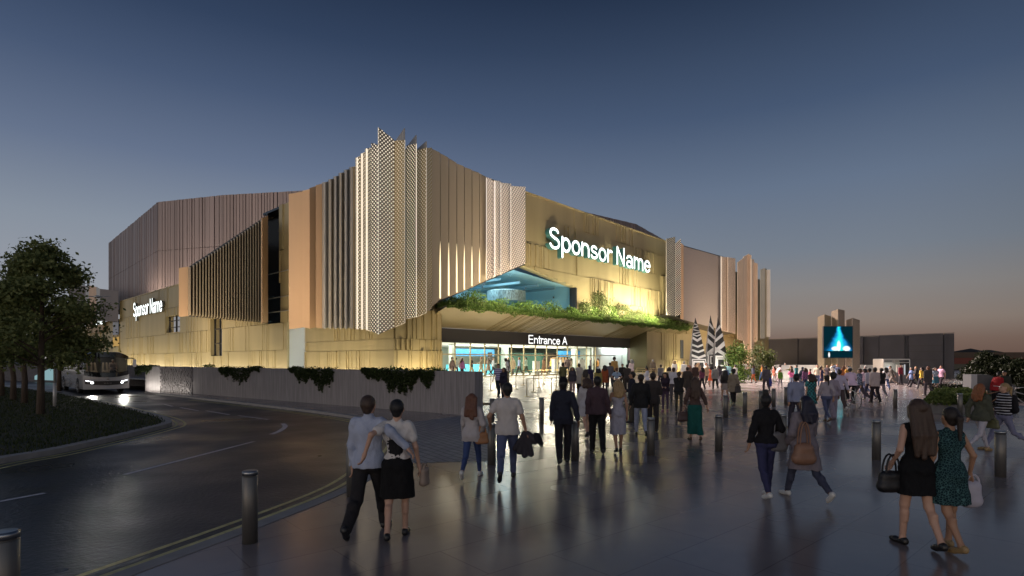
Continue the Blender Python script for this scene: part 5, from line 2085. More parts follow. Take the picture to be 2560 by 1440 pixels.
def barrier(pix, label, h=1.0, rails=(1.0,), name='queue_barrier', base=True, grp='queue barriers before the doors'):
    pts = [foot(u, v) for u, v in pix]
    root = tag(empty(name, pts[0]), label, 'barrier', grp)
    o = pts[0]
    for p in pts:
        q = p - o
        bm = bmesh.new()
        if base:
            lathe(bm, [(0.17, 0.004), (0.17, 0.02), (0.03, 0.05), (0.024, 0.06)], q, 14)
        tube(bm, [q + Vector((0, 0, 0.0)), q + Vector((0, 0, h))], 0.022, 8)
        done('post', bm, BRASS, root)
    for z in rails:
        bm = bmesh.new()
        for a, b in zip(pts, pts[1:]):
            tube(bm, [a - o + Vector((0, 0, z)), b - o + Vector((0, 0, z))], 0.020, 6)
        done('rail', bm, BRASS, root)


barrier([(1196, 985), (1227, 977.5), (1290, 973), (1347, 969.5), (1399, 967)], 'long brass queue barrier starting at the end of the road wall')
barrier([(1270, 966), (1308, 963), (1359, 960), (1420, 957.5)], 'brass queue barrier farthest from the camera, nearest the glass')
barrier([(1317, 991.5), (1379, 987), (1424, 985)], 'brass queue barrier nearest the camera, ending at the people')
barrier([(1334, 980.5), (1391, 975.5), (1430, 973.5)], 'brass queue barrier in the middle of the queue lanes')
for k_, (pp, lb) in enumerate((([(1588, 955), (1607, 956), (1640, 957), (1676, 960), (1710, 962)], 'brass railing with two bars, nearer of the pair right of the doors'), ([(1592, 948), (1628, 949), (1668, 950.5), (1700, 952), (1735, 954)], 'brass railing with two bars, farther of the pair right of the doors'))):
    barrier(pp, lb, 1.0, (1.0, 0.62), 'railing', False, 'brass railings beside the entrance')

# ------------------------------------------------------------------ street lamp on the island
lp = ground_pt(137, 1016, 0.02)
root = tag(empty('street_lamp', lp), 'tall thin pale street lamp with a long arm at the lawn edge', 'street lamp')
bm = bmesh.new()
tube(bm, [(0, 0, 0), (0, 0, 1.1)], 0.075, 10)
tube(bm, [(0, 0, 1.1), (0, 0, 5.15)], [0.055, 0.035], 10)
PALE = P('pale lamp paint', (0.5, 0.5, 0.49), 0.45, 0.3)
done('pole', bm, PALE, root)
bm = bmesh.new()
tube(bm, [(0, 0, 5.12), (0.9, 0, 5.17), (1.9, 0, 5.17)], 0.022, 8)
tube(bm, [(2.15, 0, 5.16), (2.6, 0, 5.18)], 0.02, 8)
done('arm', bm, PALE, root)
bm = bmesh.new()
lathe(bm, [(0.05, -0.06), (0.17, -0.02), (0.17, 0.02), (0.06, 0.06)], (2.02, 0, 5.15), 14)
done('lamp_head', bm, PALE, root)

# ------------------------------------------------------------------ low white wall, dark shed, kiosk
lw = tag(empty('low_wall', ground_pt(1840, 950)), 'long low pale wall behind the crowd, before the dark shed', 'wall')
lw.location = (0, 0, 0)
d1 = 62.0
for k, (ua, ub) in enumerate(((1836, 1924), (1925.5, 2062), (2066, 2132), (2136, 2207))):
    bm = bmesh.new()
    xa, xb = ray(ua) * d1, ray(ub) * d1
    box(bm, xa, xb, d1, d1 + 0.5, 0, CAMZ - 12.5 / FPX * d1)
    done('wall_panel', bm, P('pale smooth wall', (0.46, 0.44, 0.42), 0.55), lw)
for u_, w_ in ((1870, 90), (1930, 60), (1990, 70), (2040, 60), (2085, 70), (2160, 30)):
    area((ray(u_) * 60.7, 60.7, 0.08), (ray(u_) * 62, 62, 0.9), 2.6, 0.2, w_ * 0.45, (1.0, 0.93, 0.80), 160)
sh0, sh1 = Vector((ray(1921) * 86, 86, 0)), Vector((ray(2386) * 65, 65, 0))
shed = tag(empty('shed', sh0), 'wide dark grey windowless shed behind the screen totem', 'shed')
shed.location = (0, 0, 0)
sd_ = (sh1 - sh0).normalized()
sn_ = -Vector((sh1.x, sh1.y, 0)).normalized()
SL = (sh1 - sh0).length
ZSH = 5.3
GREYM = P('dark grey panel', (0.042, 0.045, 0.056), 0.6, var=0.12, vscale=0.6)


def shb(bm, a0, a1, n0, n1, z0, z1):
    c = [sh0 + sd_ * a + sn_ * n + Vector((0, 0, z)) for z in (z0, z1) for n in (n0, n1) for a in (a0, a1)]
    v = [bm.verts.new(p) for p in c]
    for f in ((0, 2, 3, 1), (4, 5, 7, 6), (0, 1, 5, 4), (2, 6, 7, 3), (0, 4, 6, 2), (1, 3, 7, 5)):
        bm.faces.new([v[i] for i in f])


cuts = [0, 0.2, 0.43, 0.58, 0.66, 0.785, 0.80, 0.955, 1.0]
bm = bmesh.new()
for k, (a, b) in enumerate(zip(cuts, cuts[1:])):
    shb(bm, a * SL + 0.04, b * SL - 0.04, -12, 0.0 if k % 2 == 0 else -0.12, 0, ZSH - (0.0 if k % 2 == 0 else 0.02))
shb(bm, 0.02, SL - 0.02, -12.2, -0.3, 0, ZSH - 0.1)
done('wall_panel', bm, GREYM, shed)
bm = bmesh.new()
for z in (3.9, 3.2, 2.2):
    shb(bm, 0.80 * SL, 0.95 * SL, -0.10, 0.03, z, z + 0.05)  # thin dark bars across the panel
done('dark_rail', bm, P('black rail', (0.03, 0.03, 0.032), 0.6), shed)
bm = bmesh.new()
a = 0.36 * SL
shb(bm, 0.0, SL, -0.05, 0.02, ZSH + 0.003, ZSH + 0.09)
done('roof_edge', bm, P('roof edge metal', (0.12, 0.115, 0.115), 0.5), shed)
tag(done('duct_post', (lambda b: (tube(b, [(ray(2193) * 60.5, 60.5, 0), (ray(2193) * 60.5, 60.5, 1.6)], 0.13, 10), b)[1])(bmesh.new()), BLACKM), 'short black post standing before the pale wall', 'post')

kx0, kx1, kd = ray(2208) * 56, ray(2274.5) * 56, 56
kio = tag(empty('kiosk', ((kx0 + kx1) / 2, kd, 0)), 'small lit glass kiosk with posters before the dark shed', 'kiosk')
w2 = (kx1 - kx0) / 2
KF = P('kiosk frame', (0.5, 0.5, 0.48), 0.4, 0.4)
bm = bmesh.new()
for x in (-w2, -w2 + 0.93, -w2 + 1.1, w2 - 0.05):
    box(bm, x, x + 0.05, -0.05, 0.0, 0, 2.25)
box(bm, -w2, w2, -0.06, 0.0, 2.2, 2.26)
box(bm, -w2, w2, -0.06, 0.0, 1.93, 1.98)
box(bm, -w2, w2, 0, 1.6, 2.26, 2.32)
done('frame', bm, KF, kio)
bm = bmesh.new()
box(bm, -w2, w2, 1.5, 1.6, 0, 2.26)
box(bm, -w2, -w2 + 0.05, 0.0, 1.5, 0, 2.26)
done('back_panel', bm, P('kiosk panel', (0.5, 0.47, 0.4), 0.6), kio)
bm = bmesh.new()
box(bm, -w2 + 0.06, -w2 + 0.9, -0.03, 0.0, 2.0, 2.19)
done('header', bm, P('kiosk header', (0.3, 0.32, 0.3), 0.5), kio)
bm = bmesh.new()
for k in range(9):
    box(bm, -w2 + 0.13 + 0.08 * k, -w2 + 0.18 + 0.08 * k, -0.04, -0.032, 2.05, 2.14 - 0.02 * (k % 3))
done('header_letters', bm, P('dark header letters', (0.05, 0.06, 0.06), 0.5), kio)
bm = bmesh.new()
box(bm, -w2 + 0.95, -w2 + 1.6, -0.6, -0.5, 0.2, 1.7)
done('display_board', bm, P('display board', (0.6, 0.56, 0.48), 0.5, emit=(1, 0.92, 0.75), estr=0.06), kio)
for xa_, xb_, za_, zb_ in ((-w2 + 0.3, -w2 + 0.55, 0.6, 1.6), (w2 - 0.62, w2 - 0.5, 0.5, 1.75)):
    bm = bmesh.new()
    box(bm, xa_, xb_, -0.08, -0.05, za_, zb_)
    done('lit_panel', bm, glow('kiosk lamp', (0.9, 0.95, 1.0), 0.55), kio)
bm = bmesh.new()
quad(bm, (-w2 + 1.15, -0.02, 0.05), (w2, -0.02, 0.05), (w2, -0.02, 2.2), (-w2 + 1.15, -0.02, 2.2))
done('pane', bm, glass('kiosk glass', (0.85, 0.9, 0.9), 0.15), kio)
area((ray(2240) * 56.6, 56.6, 2.15), (ray(2240) * 56.4, 56.3, 0), 1.6, 0.6, 26, (0.95, 0.97, 1.0))
bm = bmesh.new()
c0 = Vector((ray(2222) * 53, 53, 0))
for x0, x1, z0, z1 in ((0, 3.2, 1.15, 0.15),):
    c = [c0 + Vector(p) for p in ((x0, 0, 0), (x1, 0, 0), (x1, 0, z1), (x0 + 1.2, 0, z0 * .8), (x0, 0, z0))]
    poly(bm, c)
    poly(bm, [p + Vector((0, 1.0, 0)) for p in c][::-1])
    for k in range(5):
        j = (k + 1) % 5
        quad(bm, c[k], c[k] + Vector((0, 1, 0)), c[j] + Vector((0, 1, 0)), c[j])
tag(done('ramp_wall', bm, P('grey ramp wall', (0.2, 0.19, 0.19), 0.7)), 'sloping grey ramp wall below the kiosk', 'ramp')

# ------------------------------------------------------------------ the video totem
td = 61.0
tot = tag(empty('screen_totem', (ray(2096) * td, td, 0)), 'tall perforated metal totem carrying a square blue video screen', 'totem')
tot.location = (0, 0, 0)
PF_T = perforated('perforated totem', (0.22, 0.165, 0.10), (1.0, 0.78, 0.50), 0.10, 0.34, 0.24, 0.3, 0.5, (0.02, 0.018, 0.015))
PF_T2 = perforated('perforated totem rose', (0.26, 0.19, 0.14), (1.0, 0.78, 0.60), 0.10, 0.34, 0.24, 0.3, 0.5, (0.03, 0.025, 0.02))
tv = [(2044, 792.6, 62.0), (2061.7, 785.7, 61.2), (2077.6, 791, 61.9), (2078, 779, 61.9), (2095.7, 772.5, 61.1), (2111.7, 776, 61.8), (2113, 801, 61.8), (2131.8, 794.7, 61.0), (2149.5, 800.3, 61.9)]
for k in (0, 1, 3, 4, 6, 7):
    (ua, va, da), (ub, vb, db) = tv[k], tv[k + 1]
    a, b = at(ua, va, da), at(ub, vb, db)
    sheet('totem_panel', [Vector((a.x, a.y, 0)), Vector((b.x, b.y, 0)), b, a], PF_T if k < 4 else PF_T2, 0.05, tot)
sc0, sc1 = at(2060, 894, 60.7), at(2131.5, 816.5, 60.7)
bm = bmesh.new()
box(bm, sc0.x - 0.06, sc1.x + 0.06, 60.72, 60.95, sc0.z - 0.06, sc1.z + 0.06)
done('screen_case', bm, BLACKM, tot)
bm = bmesh.new()
quad(bm, (sc0.x, 60.71, sc0.z), (sc1.x, 60.71, sc0.z), (sc1.x, 60.71, sc1.z), (sc0.x, 60.71, sc1.z))
uvl = bm.loops.layers.uv.new('UVMap')
for lp_, uv_ in zip(list(bm.faces)[0].loops, ((0, 0), (1, 0), (1, 1), (0, 1))):
    lp_[uvl].uv = uv_
SM = bpy.data.materials.new('video screen')
SM.use_nodes = True
nt = SM.node_tree
nt.nodes.clear()


def nm(op, a, b=None, c=None):
    n = nt.nodes.new('ShaderNodeMath')
    n.operation = op
    for i, x in enumerate((a, b, c)):
        if x is None:
            continue
        if isinstance(x, (int, float)):
            n.inputs[i].default_value = x
        else:
            nt.links.new(x, n.inputs[i])
    return n.outputs[0]


uvn = nt.nodes.new('ShaderNodeUVMap')
sep = nt.nodes.new('ShaderNodeSeparateXYZ')
nt.links.new(uvn.outputs[0], sep.inputs[0])
X, Y = sep.outputs[0], sep.outputs[1]
noi = nt.nodes.new('ShaderNodeTexNoise')
noi.inputs['Scale'].default_value = 5.0
noi.inputs['Detail'].default_value = 5
nt.links.new(uvn.outputs[0], noi.inputs[0])
wob = nm('MULTIPLY_ADD', noi.outputs[0], 0.18, -0.09)
half = nm('MULTIPLY_ADD', nm('POWER', nm('SUBTRACT', 1.05, Y), 1.6), 0.58, 0.07)       # the light cone widens downwards
cone = nm('DIVIDE', nm('ABSOLUTE', nm('ADD', nm('SUBTRACT', X, 0.53), wob)), half)
cv_ = nm('SMOOTH_MIN', nm('MAXIMUM', nm('SUBTRACT', 1.25, cone), 0.0), 1.0, 0.3)
crowd = nm('GREATER_THAN', Y, nm('MULTIPLY_ADD', noi.outputs[0], 0.10, 0.17))
cv2 = nm('MULTIPLY', cv_, crowd)
def blob(cx, cy, rx, ry):
    dx, dy = nm('DIVIDE', nm('SUBTRACT', X, cx), rx), nm('DIVIDE', nm('SUBTRACT', Y, cy), ry)
    return nm('MAXIMUM', nm('SUBTRACT', 1.0, nm('ADD', nm('MULTIPLY', dx, dx), nm('MULTIPLY', dy, dy))), 0.0)
hot = nm('MULTIPLY', nm('ADD', nm('ADD', blob(0.40, 0.29, 0.16, 0.08), blob(0.79, 0.29, 0.15, 0.10)), nm('ADD', blob(0.52, 0.37, 0.08, 0.20), blob(0.18, 0.09, 0.035, 0.10))), crowd)
hot = nm('ADD', hot, nm('MULTIPLY', blob(0.18, 0.09, 0.04, 0.10), 0.8))
rmp = nt.nodes.new('ShaderNodeValToRGB')
for p_, c_ in ((0.3, (10, 60, 95)), (0.62, (30, 150, 215))):
    q = rmp.color_ramp.elements.new(p_)
    q.color = lin(*c_)
rmp.color_ramp.elements[0].color = lin(4, 36, 46)
rmp.color_ramp.elements[-1].color = lin(42, 238, 236)
nt.links.new(cv2, rmp.inputs[0])
mixn = nt.nodes.new('ShaderNodeMix')
mixn.data_type = 'RGBA'
nt.links.new(nm('MINIMUM', nm('MULTIPLY', hot, 1.6), 1.0), mixn.inputs[0])
nt.links.new(rmp.outputs[0], mixn.inputs[6])
mixn.inputs[7].default_value = (0.95, 1, 1, 1)
em = nt.nodes.new('ShaderNodeEmission')
em.inputs[1].default_value = 1.15
nt.links.new(mixn.outputs[2], em.inputs[0])
ou = nt.nodes.new('ShaderNodeOutputMaterial')
nt.links.new(em.outputs[0], ou.inputs[0])
done('screen', bm, SM, tot)
for u_ in (2052, 2140):
    area((ray(u_) * 59.6, 59.6, 0.1), (ray(u_) * 61.4, 61.4, 4), 1.0, 0.3, 22, (1.0, 0.78, 0.52), 120)

# ------------------------------------------------------------------ striped obelisk sculptures
OB = P('charcoal sculpture', (0.035, 0.035, 0.035), 0.75, var=0.45, vscale=3)
OW = P('white band', (0.78, 0.77, 0.74), 0.6)
od = 55.0


def obelisk(ub0, ub1, ut, vt, bands, rings, label, dep=1.0, d=od, base_from=0.0):
    x0, x1, xt = ray(ub0) * d, ray(ub1) * d, ray(ut) * d
    zt = CAMZ + (HOR - vt) / FPX * d
    cx, w = (x0 + x1) / 2, (x1 - x0) / 2
    root = tag(empty('obelisk_sculpture', (cx, d, 0)), label, 'sculpture', 'striped obelisk sculptures')
    dx = xt - cx
    zs = 0.80
    def pt(q, hh, back=0.0):                   # q across -1..1, hh height 0..1 on the front face
        ww = w * 1.12 * ((1 - hh) ** 0.72 if hh < zs else (1 - zs) ** 0.72 * (1 - hh) / (1 - zs) * 0.9 + 0.0)
        return Vector((dx * hh + q * ww, back * (1 - hh) * dep - (1 - hh) * dep / 2, zt * hh))
    bm = bmesh.new()
    lv = [0, 0.2, 0.4, 0.6, zs - 0.001, 0.9, 1.0]
    rings_ = [[bm.verts.new(pt(q, hh, b)) for q, b in ((-1, 0), (1, 0), (1, 1), (-1, 1))] for hh in lv]
    for a, b in zip(rings_, rings_[1:]):
        for k in range(4):
            bm.faces.new((a[k], a[(k + 1) % 4], b[(k + 1) % 4], b[k]))
    bm.faces.new(rings_[0][::-1])
    done('shaft', bm, OB, root)
    bm = bmesh.new()
    off = Vector((0, -0.02, 0))
    for kind_, hh, th in bands:
        if kind_ == 'v':                       # chevron: low in the middle
            for q0, q1, h0, h1 in ((-1.01, 0, hh + th * 1.1, hh), (0, 1.01, hh, hh + th * 1.1)):
                quad(bm, pt(q0, h0) + off, pt(q1, h1) + off, pt(q1, h1 + th) + off, pt(q0, h0 + th) + off)
        elif kind_ in '/\\':
            s_ = 1 if kind_ == '/' else -1
            quad(bm, pt(-1.01, hh - s_ * th * .9) + off, pt(1.01, hh + s_ * th * .9) + off, pt(1.01, hh + s_ * th * .9 + th) + off, pt(-1.01, hh - s_ * th * .9 + th) + off)
        elif kind_ == '-':
            quad(bm, pt(-1.01, hh) + off, pt(1.01, hh) + off, pt(1.01, hh + th) + off, pt(-1.01, hh + th) + off)
            quad(bm, pt(-1.01, hh) + off, pt(-1.01, hh + th) + off, pt(-1.02, hh + th, 1), pt(-1.02, hh, 1))
    for q0, q1, h0, h1, t in rings:
        tq, tz = t / w, t / zt
        for a0, a1, b0, b1 in ((q0, q1, h0, h0 + tz), (q0, q1, h1 - tz, h1), (q0, q0 + tq, h0 + tz, h1 - tz), (q1 - tq, q1, h0 + tz, h1 - tz)):
            quad(bm, pt(a0, b0) + off, pt(a1, b0) + off, pt(a1, b1) + off, pt(a0, b1) + off)
    done('white_bands', bm, OW, root)


obelisk(1726, 1770, 1738, 793, [('v', .36, .035), ('v', .45, .03), ('v', .53, .03), ('v', .62, .04), ('v', .70, .02), ('/', .75, .012), ('\\', .79, .012), ('/', .84, .012), ('\\', .88, .012)],
        [(-.8, .72, .07, .33, .16), (-.95, .95, .02, .36, .10)], 'slim striped obelisk with white chevrons, standing apart from the pair')
obelisk(1763, 1799, 1776, 787, [('\\', .52, .07), ('/', .44, .06), ('\\', .66, .05), ('\\', .80, .045)], [(-.92, .92, .20, .44, .2), (-.45, .6, .27, .39, .12)], 'taller striped obelisk of the touching pair', d=55.6)
obelisk(1784, 1823, 1794.5, 792, [('/', .50, .07), ('\\', .43, .06), ('/', .66, .05), ('/', .80, .045)], [(-.95, .92, .18, .41, .2), (-.7, .5, .25, .37, .12)], 'shorter striped obelisk of the touching pair, leaning against its twin', d=54.4)

area((ray(1740) * 52.5, 52.5, 0.15), (ray(1765) * 55, 55, 3.5), 2.5, 0.3, 150, (1.0, 0.93, 0.82), 140)
area((ray(1805) * 52.5, 52.5, 0.15), (ray(1795) * 55, 55, 3.5), 2.5, 0.3, 110, (1.0, 0.93, 0.82), 140)
# ------------------------------------------------------------------ planter, hill, far building and trees on the far side
px0 = ground_pt(2318, 1026)
pl0, pl1 = ground_pt(2322, 1034), ground_pt(2432, 1034)
root = tag(empty('planter', pl0), 'low grey planter box with a dense clipped green hedge', 'planter')
bm = bmesh.new()
box(bm, 0, pl1.x - pl0.x + 0.15, 0, 3.4, 0, 0.36, Matrix(((1, 0.92, 0, 0), (0, 1, 0, 0), (0, 0, 1, 0), (0, 0, 0, 1))))
done('box', bm, P('planter stone', (0.14, 0.135, 0.135), 0.8, var=0.15, vscale=4), root)
rng = np.random.default_rng(31)
n = 9000
c = np.stack([rng.uniform(-0.25, pl1.x - pl0.x + 0.5, n), rng.uniform(-0.2, 3.6, n), 0.36 + rng.uniform(0, 1, n) ** 0.6 * 0.62], 1)
W_ = pl1.x - pl0.x
c[:, 2] *= 0.86 + 0.16 * np.sin(c[:, 0] * 3.1 + 1) * np.sin(c[:, 1] * 2.3)
edge_ = np.minimum(np.minimum(c[:, 0] + 0.25, W_ + 0.5 - c[:, 0]), np.minimum(c[:, 1] + 0.2, 3.6 - c[:, 1]))
c[:, 2] = np.minimum(c[:, 2], 0.5 + edge_ * 1.2)
c[:, 0] += 0.92 * c[:, 1]
link('hedge', leaves(c, 0.06, rng=rng), leafmat('hedge leaf', (0.05, 0.085, 0.02), (0.16, 0.20, 0.06)), root)
tag(done('stone_block', (lambda b: (box(b, 0, 0.29, 0, 0.5, 0, 1.5), b)[1])(bmesh.new()), P('pale stone block', (0.42, 0.41, 0.42), 0.7)), 'pale upright stone block behind the hedge', 'block').location = (ray(2428) * 27, 27, 0)
bm = bmesh.new()
c = [(0.0, 0, 0), (1.9, 0, 0), (1.9, 0, 0.95), (0.55, 0, 1.5), (0, 0, 1.5)]
poly(bm, c)
poly(bm, [(x, 0.4, z) for x, _, z in c][::-1])
for k in range(5):
    a, b = c[k], c[(k + 1) % 5]
    quad(bm, a, (a[0], .4, a[2]), (b[0], .4, b[2]), b)
tag(done('stair_wall', bm, P('grey stair wall', (0.10, 0.098, 0.10), 0.8)), 'dark grey sloping stair wall beside the pale stone block', 'wall').location = (ray(2442.5) * 27.1, 27.1, 0)
tag(done('handrail', (lambda b: (tube(b, [(0, 0, 0), (0, 0, 1.05), (2.2, 0.2, 0.35)], 0.02, 6), b)[1])(bmesh.new()), STEEL), 'thin steel handrail behind the hedge, before the shed corner', 'handrail').location = (ray(2371) * 34, 34, 0.0)

bm = bmesh.new()
ridge = [(2300, 893), (2388, 884), (2408, 879), (2418, 872.5), (2427, 871), (2436, 877), (2450, 877.5), (2466, 874.5), (2478, 875), (2494, 881), (2508, 886.5), (2522, 896), (2560, 896), (2640, 890), (2760, 894)]
hd_ = 1500
prev = None
for u_, v_ in ridge:
    p = at(u_, v_, hd_)
    cur = [bm.verts.new((p.x * 0.93, hd_ * 0.80, -2)), bm.verts.new((p.x * 0.98, hd_ * 0.93, p.z * 0.55)), bm.verts.new(p), bm.verts.new((p.x * 1.02, hd_ * 1.2, -2))]
    if prev:
        for k in range(3):
            bm.faces.new((prev[k], cur[k], cur[k + 1], prev[k + 1]))
    prev = cur
kind(done('hill', bm, P('dark hill', (0.022, 0.022, 0.02), 0.95)))
fb = tag(empty('low_building', (ray(2386) * 130, 130, 0)), 'long low building with a rust red band beyond the shed', 'building')
bm = bmesh.new()
box(bm, 0, 30, 0, 14, 0, 1.3)
done('wall', bm, P('olive wall', (0.10, 0.095, 0.07), 0.8), fb)
bm = bmesh.new()
box(bm, -0.1, 30.1, -0.1, 14, 1.302, 2.7)
done('red_band', bm, P('rust red band', (0.16, 0.045, 0.03), 0.8), fb)
bm = bmesh.new()
box(bm, -0.1, 30.1, -0.2, 14, 2.702, 4.0)
done('roof', bm, P('brown roof', (0.09, 0.06, 0.04), 0.8), fb)
GF = 'dark trees beyond the bicycles'
LEAF_D = leafmat('far leaf', (0.008, 0.012, 0.005), (0.018, 0.024, 0.010))
for k, (u_, d_, h_, r_, lb) in enumerate(((2470, 48, 2.75, 1.5, 'rounded dark tree behind the red jacket person'), (2505, 50, 2.35, 1.6, 'dark tree with a sloping crown behind the bicycles'), (2548, 46, 2.1, 1.6, 'dark tree at the very edge of the picture'), (2434, 52, 1.75, 1.1, 'small dark tree behind the pale stone block'))):
    tree(Vector((ray(u_) * d_, d_, 0)), h_, r_, 0.3, 8000, lb, 90 + k, leaf=0.13, lm=LEAF_D, group=GF)
tag(link('hedge_strip', leaves(np.stack([np.random.default_rng(8).uniform(17.0, 30, 14000), np.random.default_rng(9).uniform(30.3, 31.6, 14000), np.random.default_rng(10).uniform(0, 0.85, 14000)], 1) + np.array([6.5, 0, 0]), 0.07), LEAF_D), 'low dark hedge strip behind the bicycles', 'hedge')
tag(link('low_plant', leaves(np.array([ray(2292) * 50, 49, 0.45]) + np.random.default_rng(3).normal(0, 1, (300, 3)) * np.array([.35, .3, .2]), 0.08), LEAF_B), 'small plant clump at the foot of the ramp wall', 'plant')
tag(link('white_flowers', leaves(np.array([ray(2408) * 29, 29, 1.05]) + np.random.default_rng(3).normal(0, 1, (120, 3)) * np.array([.30, .3, .05]), 0.05), P('white petal', (0.7, 0.72, 0.66), 0.6)), 'white flowers showing above the hedge', 'flowers')


# ------------------------------------------------------------------ bags and other things people carry
def wpt(root, q):
    a = root.rotation_euler.z
    s = root.scale.x
    return Vector((root.location.x + s * (q[0] * math.cos(a) - q[1] * math.sin(a)), root.location.y + s * (q[0] * math.sin(a) + q[1] * math.cos(a)), root.location.z + s * q[2]))


def hand(root, side):
    h = list(root['hands'])
    return wpt(root, h[:3] if side == 'l' else h[3:])


def bag(p, label, w, h, d, col, rz=0, strap=0.2, taper=0.85, soft=False, cat='bag', sw=0.012, rough=0.5):
    """bag whose strap tops out at p"""
    root = tag(empty('bag', (p[0], p[1], p[2] - strap - h)), label, cat)
    root.rotation_euler = (0, 0, math.radians(rz))
    D = Field(0.010)
    n_ = 3
    r = d / 2
    for k in range(n_):
        x = -w / 2 + r + (w - 2 * r) * k / (n_ - 1)
        D.add((x, 0, r), (x * taper, 0, h - r * .8), r, r * .8)
        if k < n_ - 1:
            x2 = -w / 2 + r + (w - 2 * r) * (k + 1) / (n_ - 1)
            D.add((x, 0, r), (x2, 0, r), r)
            D.add((x * taper, 0, h - r * .8), (x2 * taper, 0, h - r * .8), r * .8)
            D.add(((x + x2) / 2, 0, r), ((x + x2) / 2 * taper, 0, h - r), r, r * .85)
    m = P('leather %d %d %d' % col, lin(*col)[:3], rough, var=0.12, vscale=9, bump=0.15, bscale=40)
    link('bag_body', D.mesh('bag_body', 0.05 if soft else 0.03), m, root)
    bm = bmesh.new()
    for y in (-d * .22, d * .22):
        t = [(w * .32 * taper * math.cos(math.pi * k / 8), y, h - 0.02 + (strap + .02) * math.sin(math.pi * k / 8)) for k in range(9)]
        tube(bm, t, sw, 6)
    done('strap', bm, m, root)
    return root


# ------------------------------------------------------------------ people, nearest first
Pn = person
p = Pn(922, 1338, 'man in pale blue shirt and dark trousers with his arm round a woman', 1.80, -4, 'm', 0, 'crop', 'brown', 'shirt', (168, 176, 196), 'trousers', (42, 40, 42), 'black', 'stride2',
       ra=(0.51, -0.17, 1.15), turn=-8, la=(-0.22, 0.06, 0.86), group='couple walking arm in arm')
p = Pn(993, 1344, 'woman in white tee with dark motif and black skirt beside the blue shirt man', 1.69, 4, 'f', 0, 'crop', 'black', 'tee', (205, 200, 196), 'skirt', (20, 20, 22), 'black', 'step2',
       la=(-0.37, -0.21, 1.09), ra=(0.27, 0.06, 0.90), pat='lace', hem=0.50, turn=-5, group='couple walking arm in arm')
bag(hand(p, 'r') + Vector((0.06, 0.05, 0.0)), 'small beige bag hanging at the hip of the woman in the black skirt', 0.17, 0.22, 0.08, (150, 132, 118), 70, 0.05)
p = Pn(1180, 1197, 'woman with long auburn hair, loose white jacket and blue jeans', 1.62, -8, 'f', 0, 'long', 'auburn', 'jacket', (178, 172, 172), 'leggings', (62, 78, 120), 'white', 'stride2', hem=.80, ra=(0.20, 0.10, 0.98), hl=.40)
bag(wpt(p, (0.21, -0.02, 1.12)), 'tan shoulder bag on the woman in the white jacket', 0.25, 0.20, 0.09, (170, 122, 84), 20, 0.14)
p = Pn(1268, 1203, 'broad man in white tee and blue jeans carrying a dark jacket', 1.83, -2, 'm', 1, 'crop', 'black', 'tee', (190, 184, 180), 'jeans', (84, 92, 122), 'black', 'stride2', la=(-0.30, 0.12, 1.0), ra=(0.34, 0.02, 0.86), turn=12, fat=1.12)
hp = hand(p, 'r')
D = Field(0.011)
for dx, dy, l_, r0 in ((-.10, 0, .36, .05), (-.02, .03, .42, .06), (.07, .0, .40, .055), (-.16, -.02, .30, .04)):
    D.add((dx * .3, dy, -.02), (dx * 1.3, dy, -l_), r0 * .7, r0)
D.add((.06, 0, -.05), (.17, 0, -.16), .05, .07)
tag(link('folded_jacket', D.mesh('folded_jacket', .04), cloth((58, 55, 60))), 'dark jacket hanging from the hand of the man in white tee', 'jacket').location = hp
D = Field(0.010)
D.add((0, 0, 0), (0.01, 0, -.05), .075, .085)
D.add((.06, -.02, -.10), (.08, -.06, -.12), .05, .04)
tag(link('flat_cap', D.mesh('flat_cap', .03), cloth((30, 30, 36))), 'dark cap held with the jacket by the man in white tee', 'cap').location = hp + Vector((.19, 0, -.08))
p = Pn(1408, 1158, 'man in navy blazer and black cap walking alone toward the doors', 1.78, 0, 'm', 2, 'crop', 'black', 'jacket', (40, 42, 54), 'trousers', (38, 37, 42), 'black', 'step2', ra=(0.30, -0.12, 0.88), hat='beanie')
p = Pn(1467, 1092, 'woman in pale grey knee coat half hidden by the maroon sweater man', 1.70, 6, 'f', 0, 'bob', 'brown', 'coat', (172, 170, 174), None, (0, 0, 0), 'black', 'walk2', hem=.62)
p = Pn(1493, 1133, 'man in maroon sweater and black trousers holding hands with the blonde woman', 1.79, 0, 'm', 1, 'crop', 'black', 'shirt', (74, 58, 64), 'trousers', (30, 29, 30), 'black', 'step', ra=(0.30, 0.02, 0.86), fat=1.15)
p = Pn(1545, 1130, 'blonde woman in pale strapless midi dress beside the maroon sweater man', 1.70, 0, 'f', 1, 'long', 'blonde', 'strap', (160, 158, 170), None, (0, 0, 0), 'black', 'step2', la=(-0.29, 0.02, 0.86), hl=.34)
p = Pn(1580, 1056, 'man in dark patched jacket turned sideways behind the black jacket man', 1.76, 70, 'm', 1, 'short', 'black', 'jacket', (44, 45, 56), 'trousers', (78, 72, 62), 'black', 'stand', ra='front', la='front')
p = Pn(1602, 1090, 'man in black jacket and pale blue jeans', 1.80, -6, 'm', 1, 'short', 'dark', 'jacket', (36, 36, 37), 'jeans', (150, 156, 176), 'black', 'walk', la=(-0.28, 0.0, 0.9))
p = Pn(1632, 1078, 'man in dark brown suit with one elbow raised', 1.78, -4, 'm', 1, 'short', 'dark', 'jacket', (62, 56, 54), 'trousers', (56, 50, 50), 'black', 'stand', ra=(0.13, 0.26, 1.15))
p = Pn(1663, 1029, 'woman with head bowed in a dark striped sweater and purple trousers', 1.66, 150, 'f', 0, 'long', 'dark', 'shirt', (52, 42, 54), 'leggings', (80, 64, 84), 'pink', 'stand2', la='front', ra='front', tilt=28, pat=None, hl=.3)
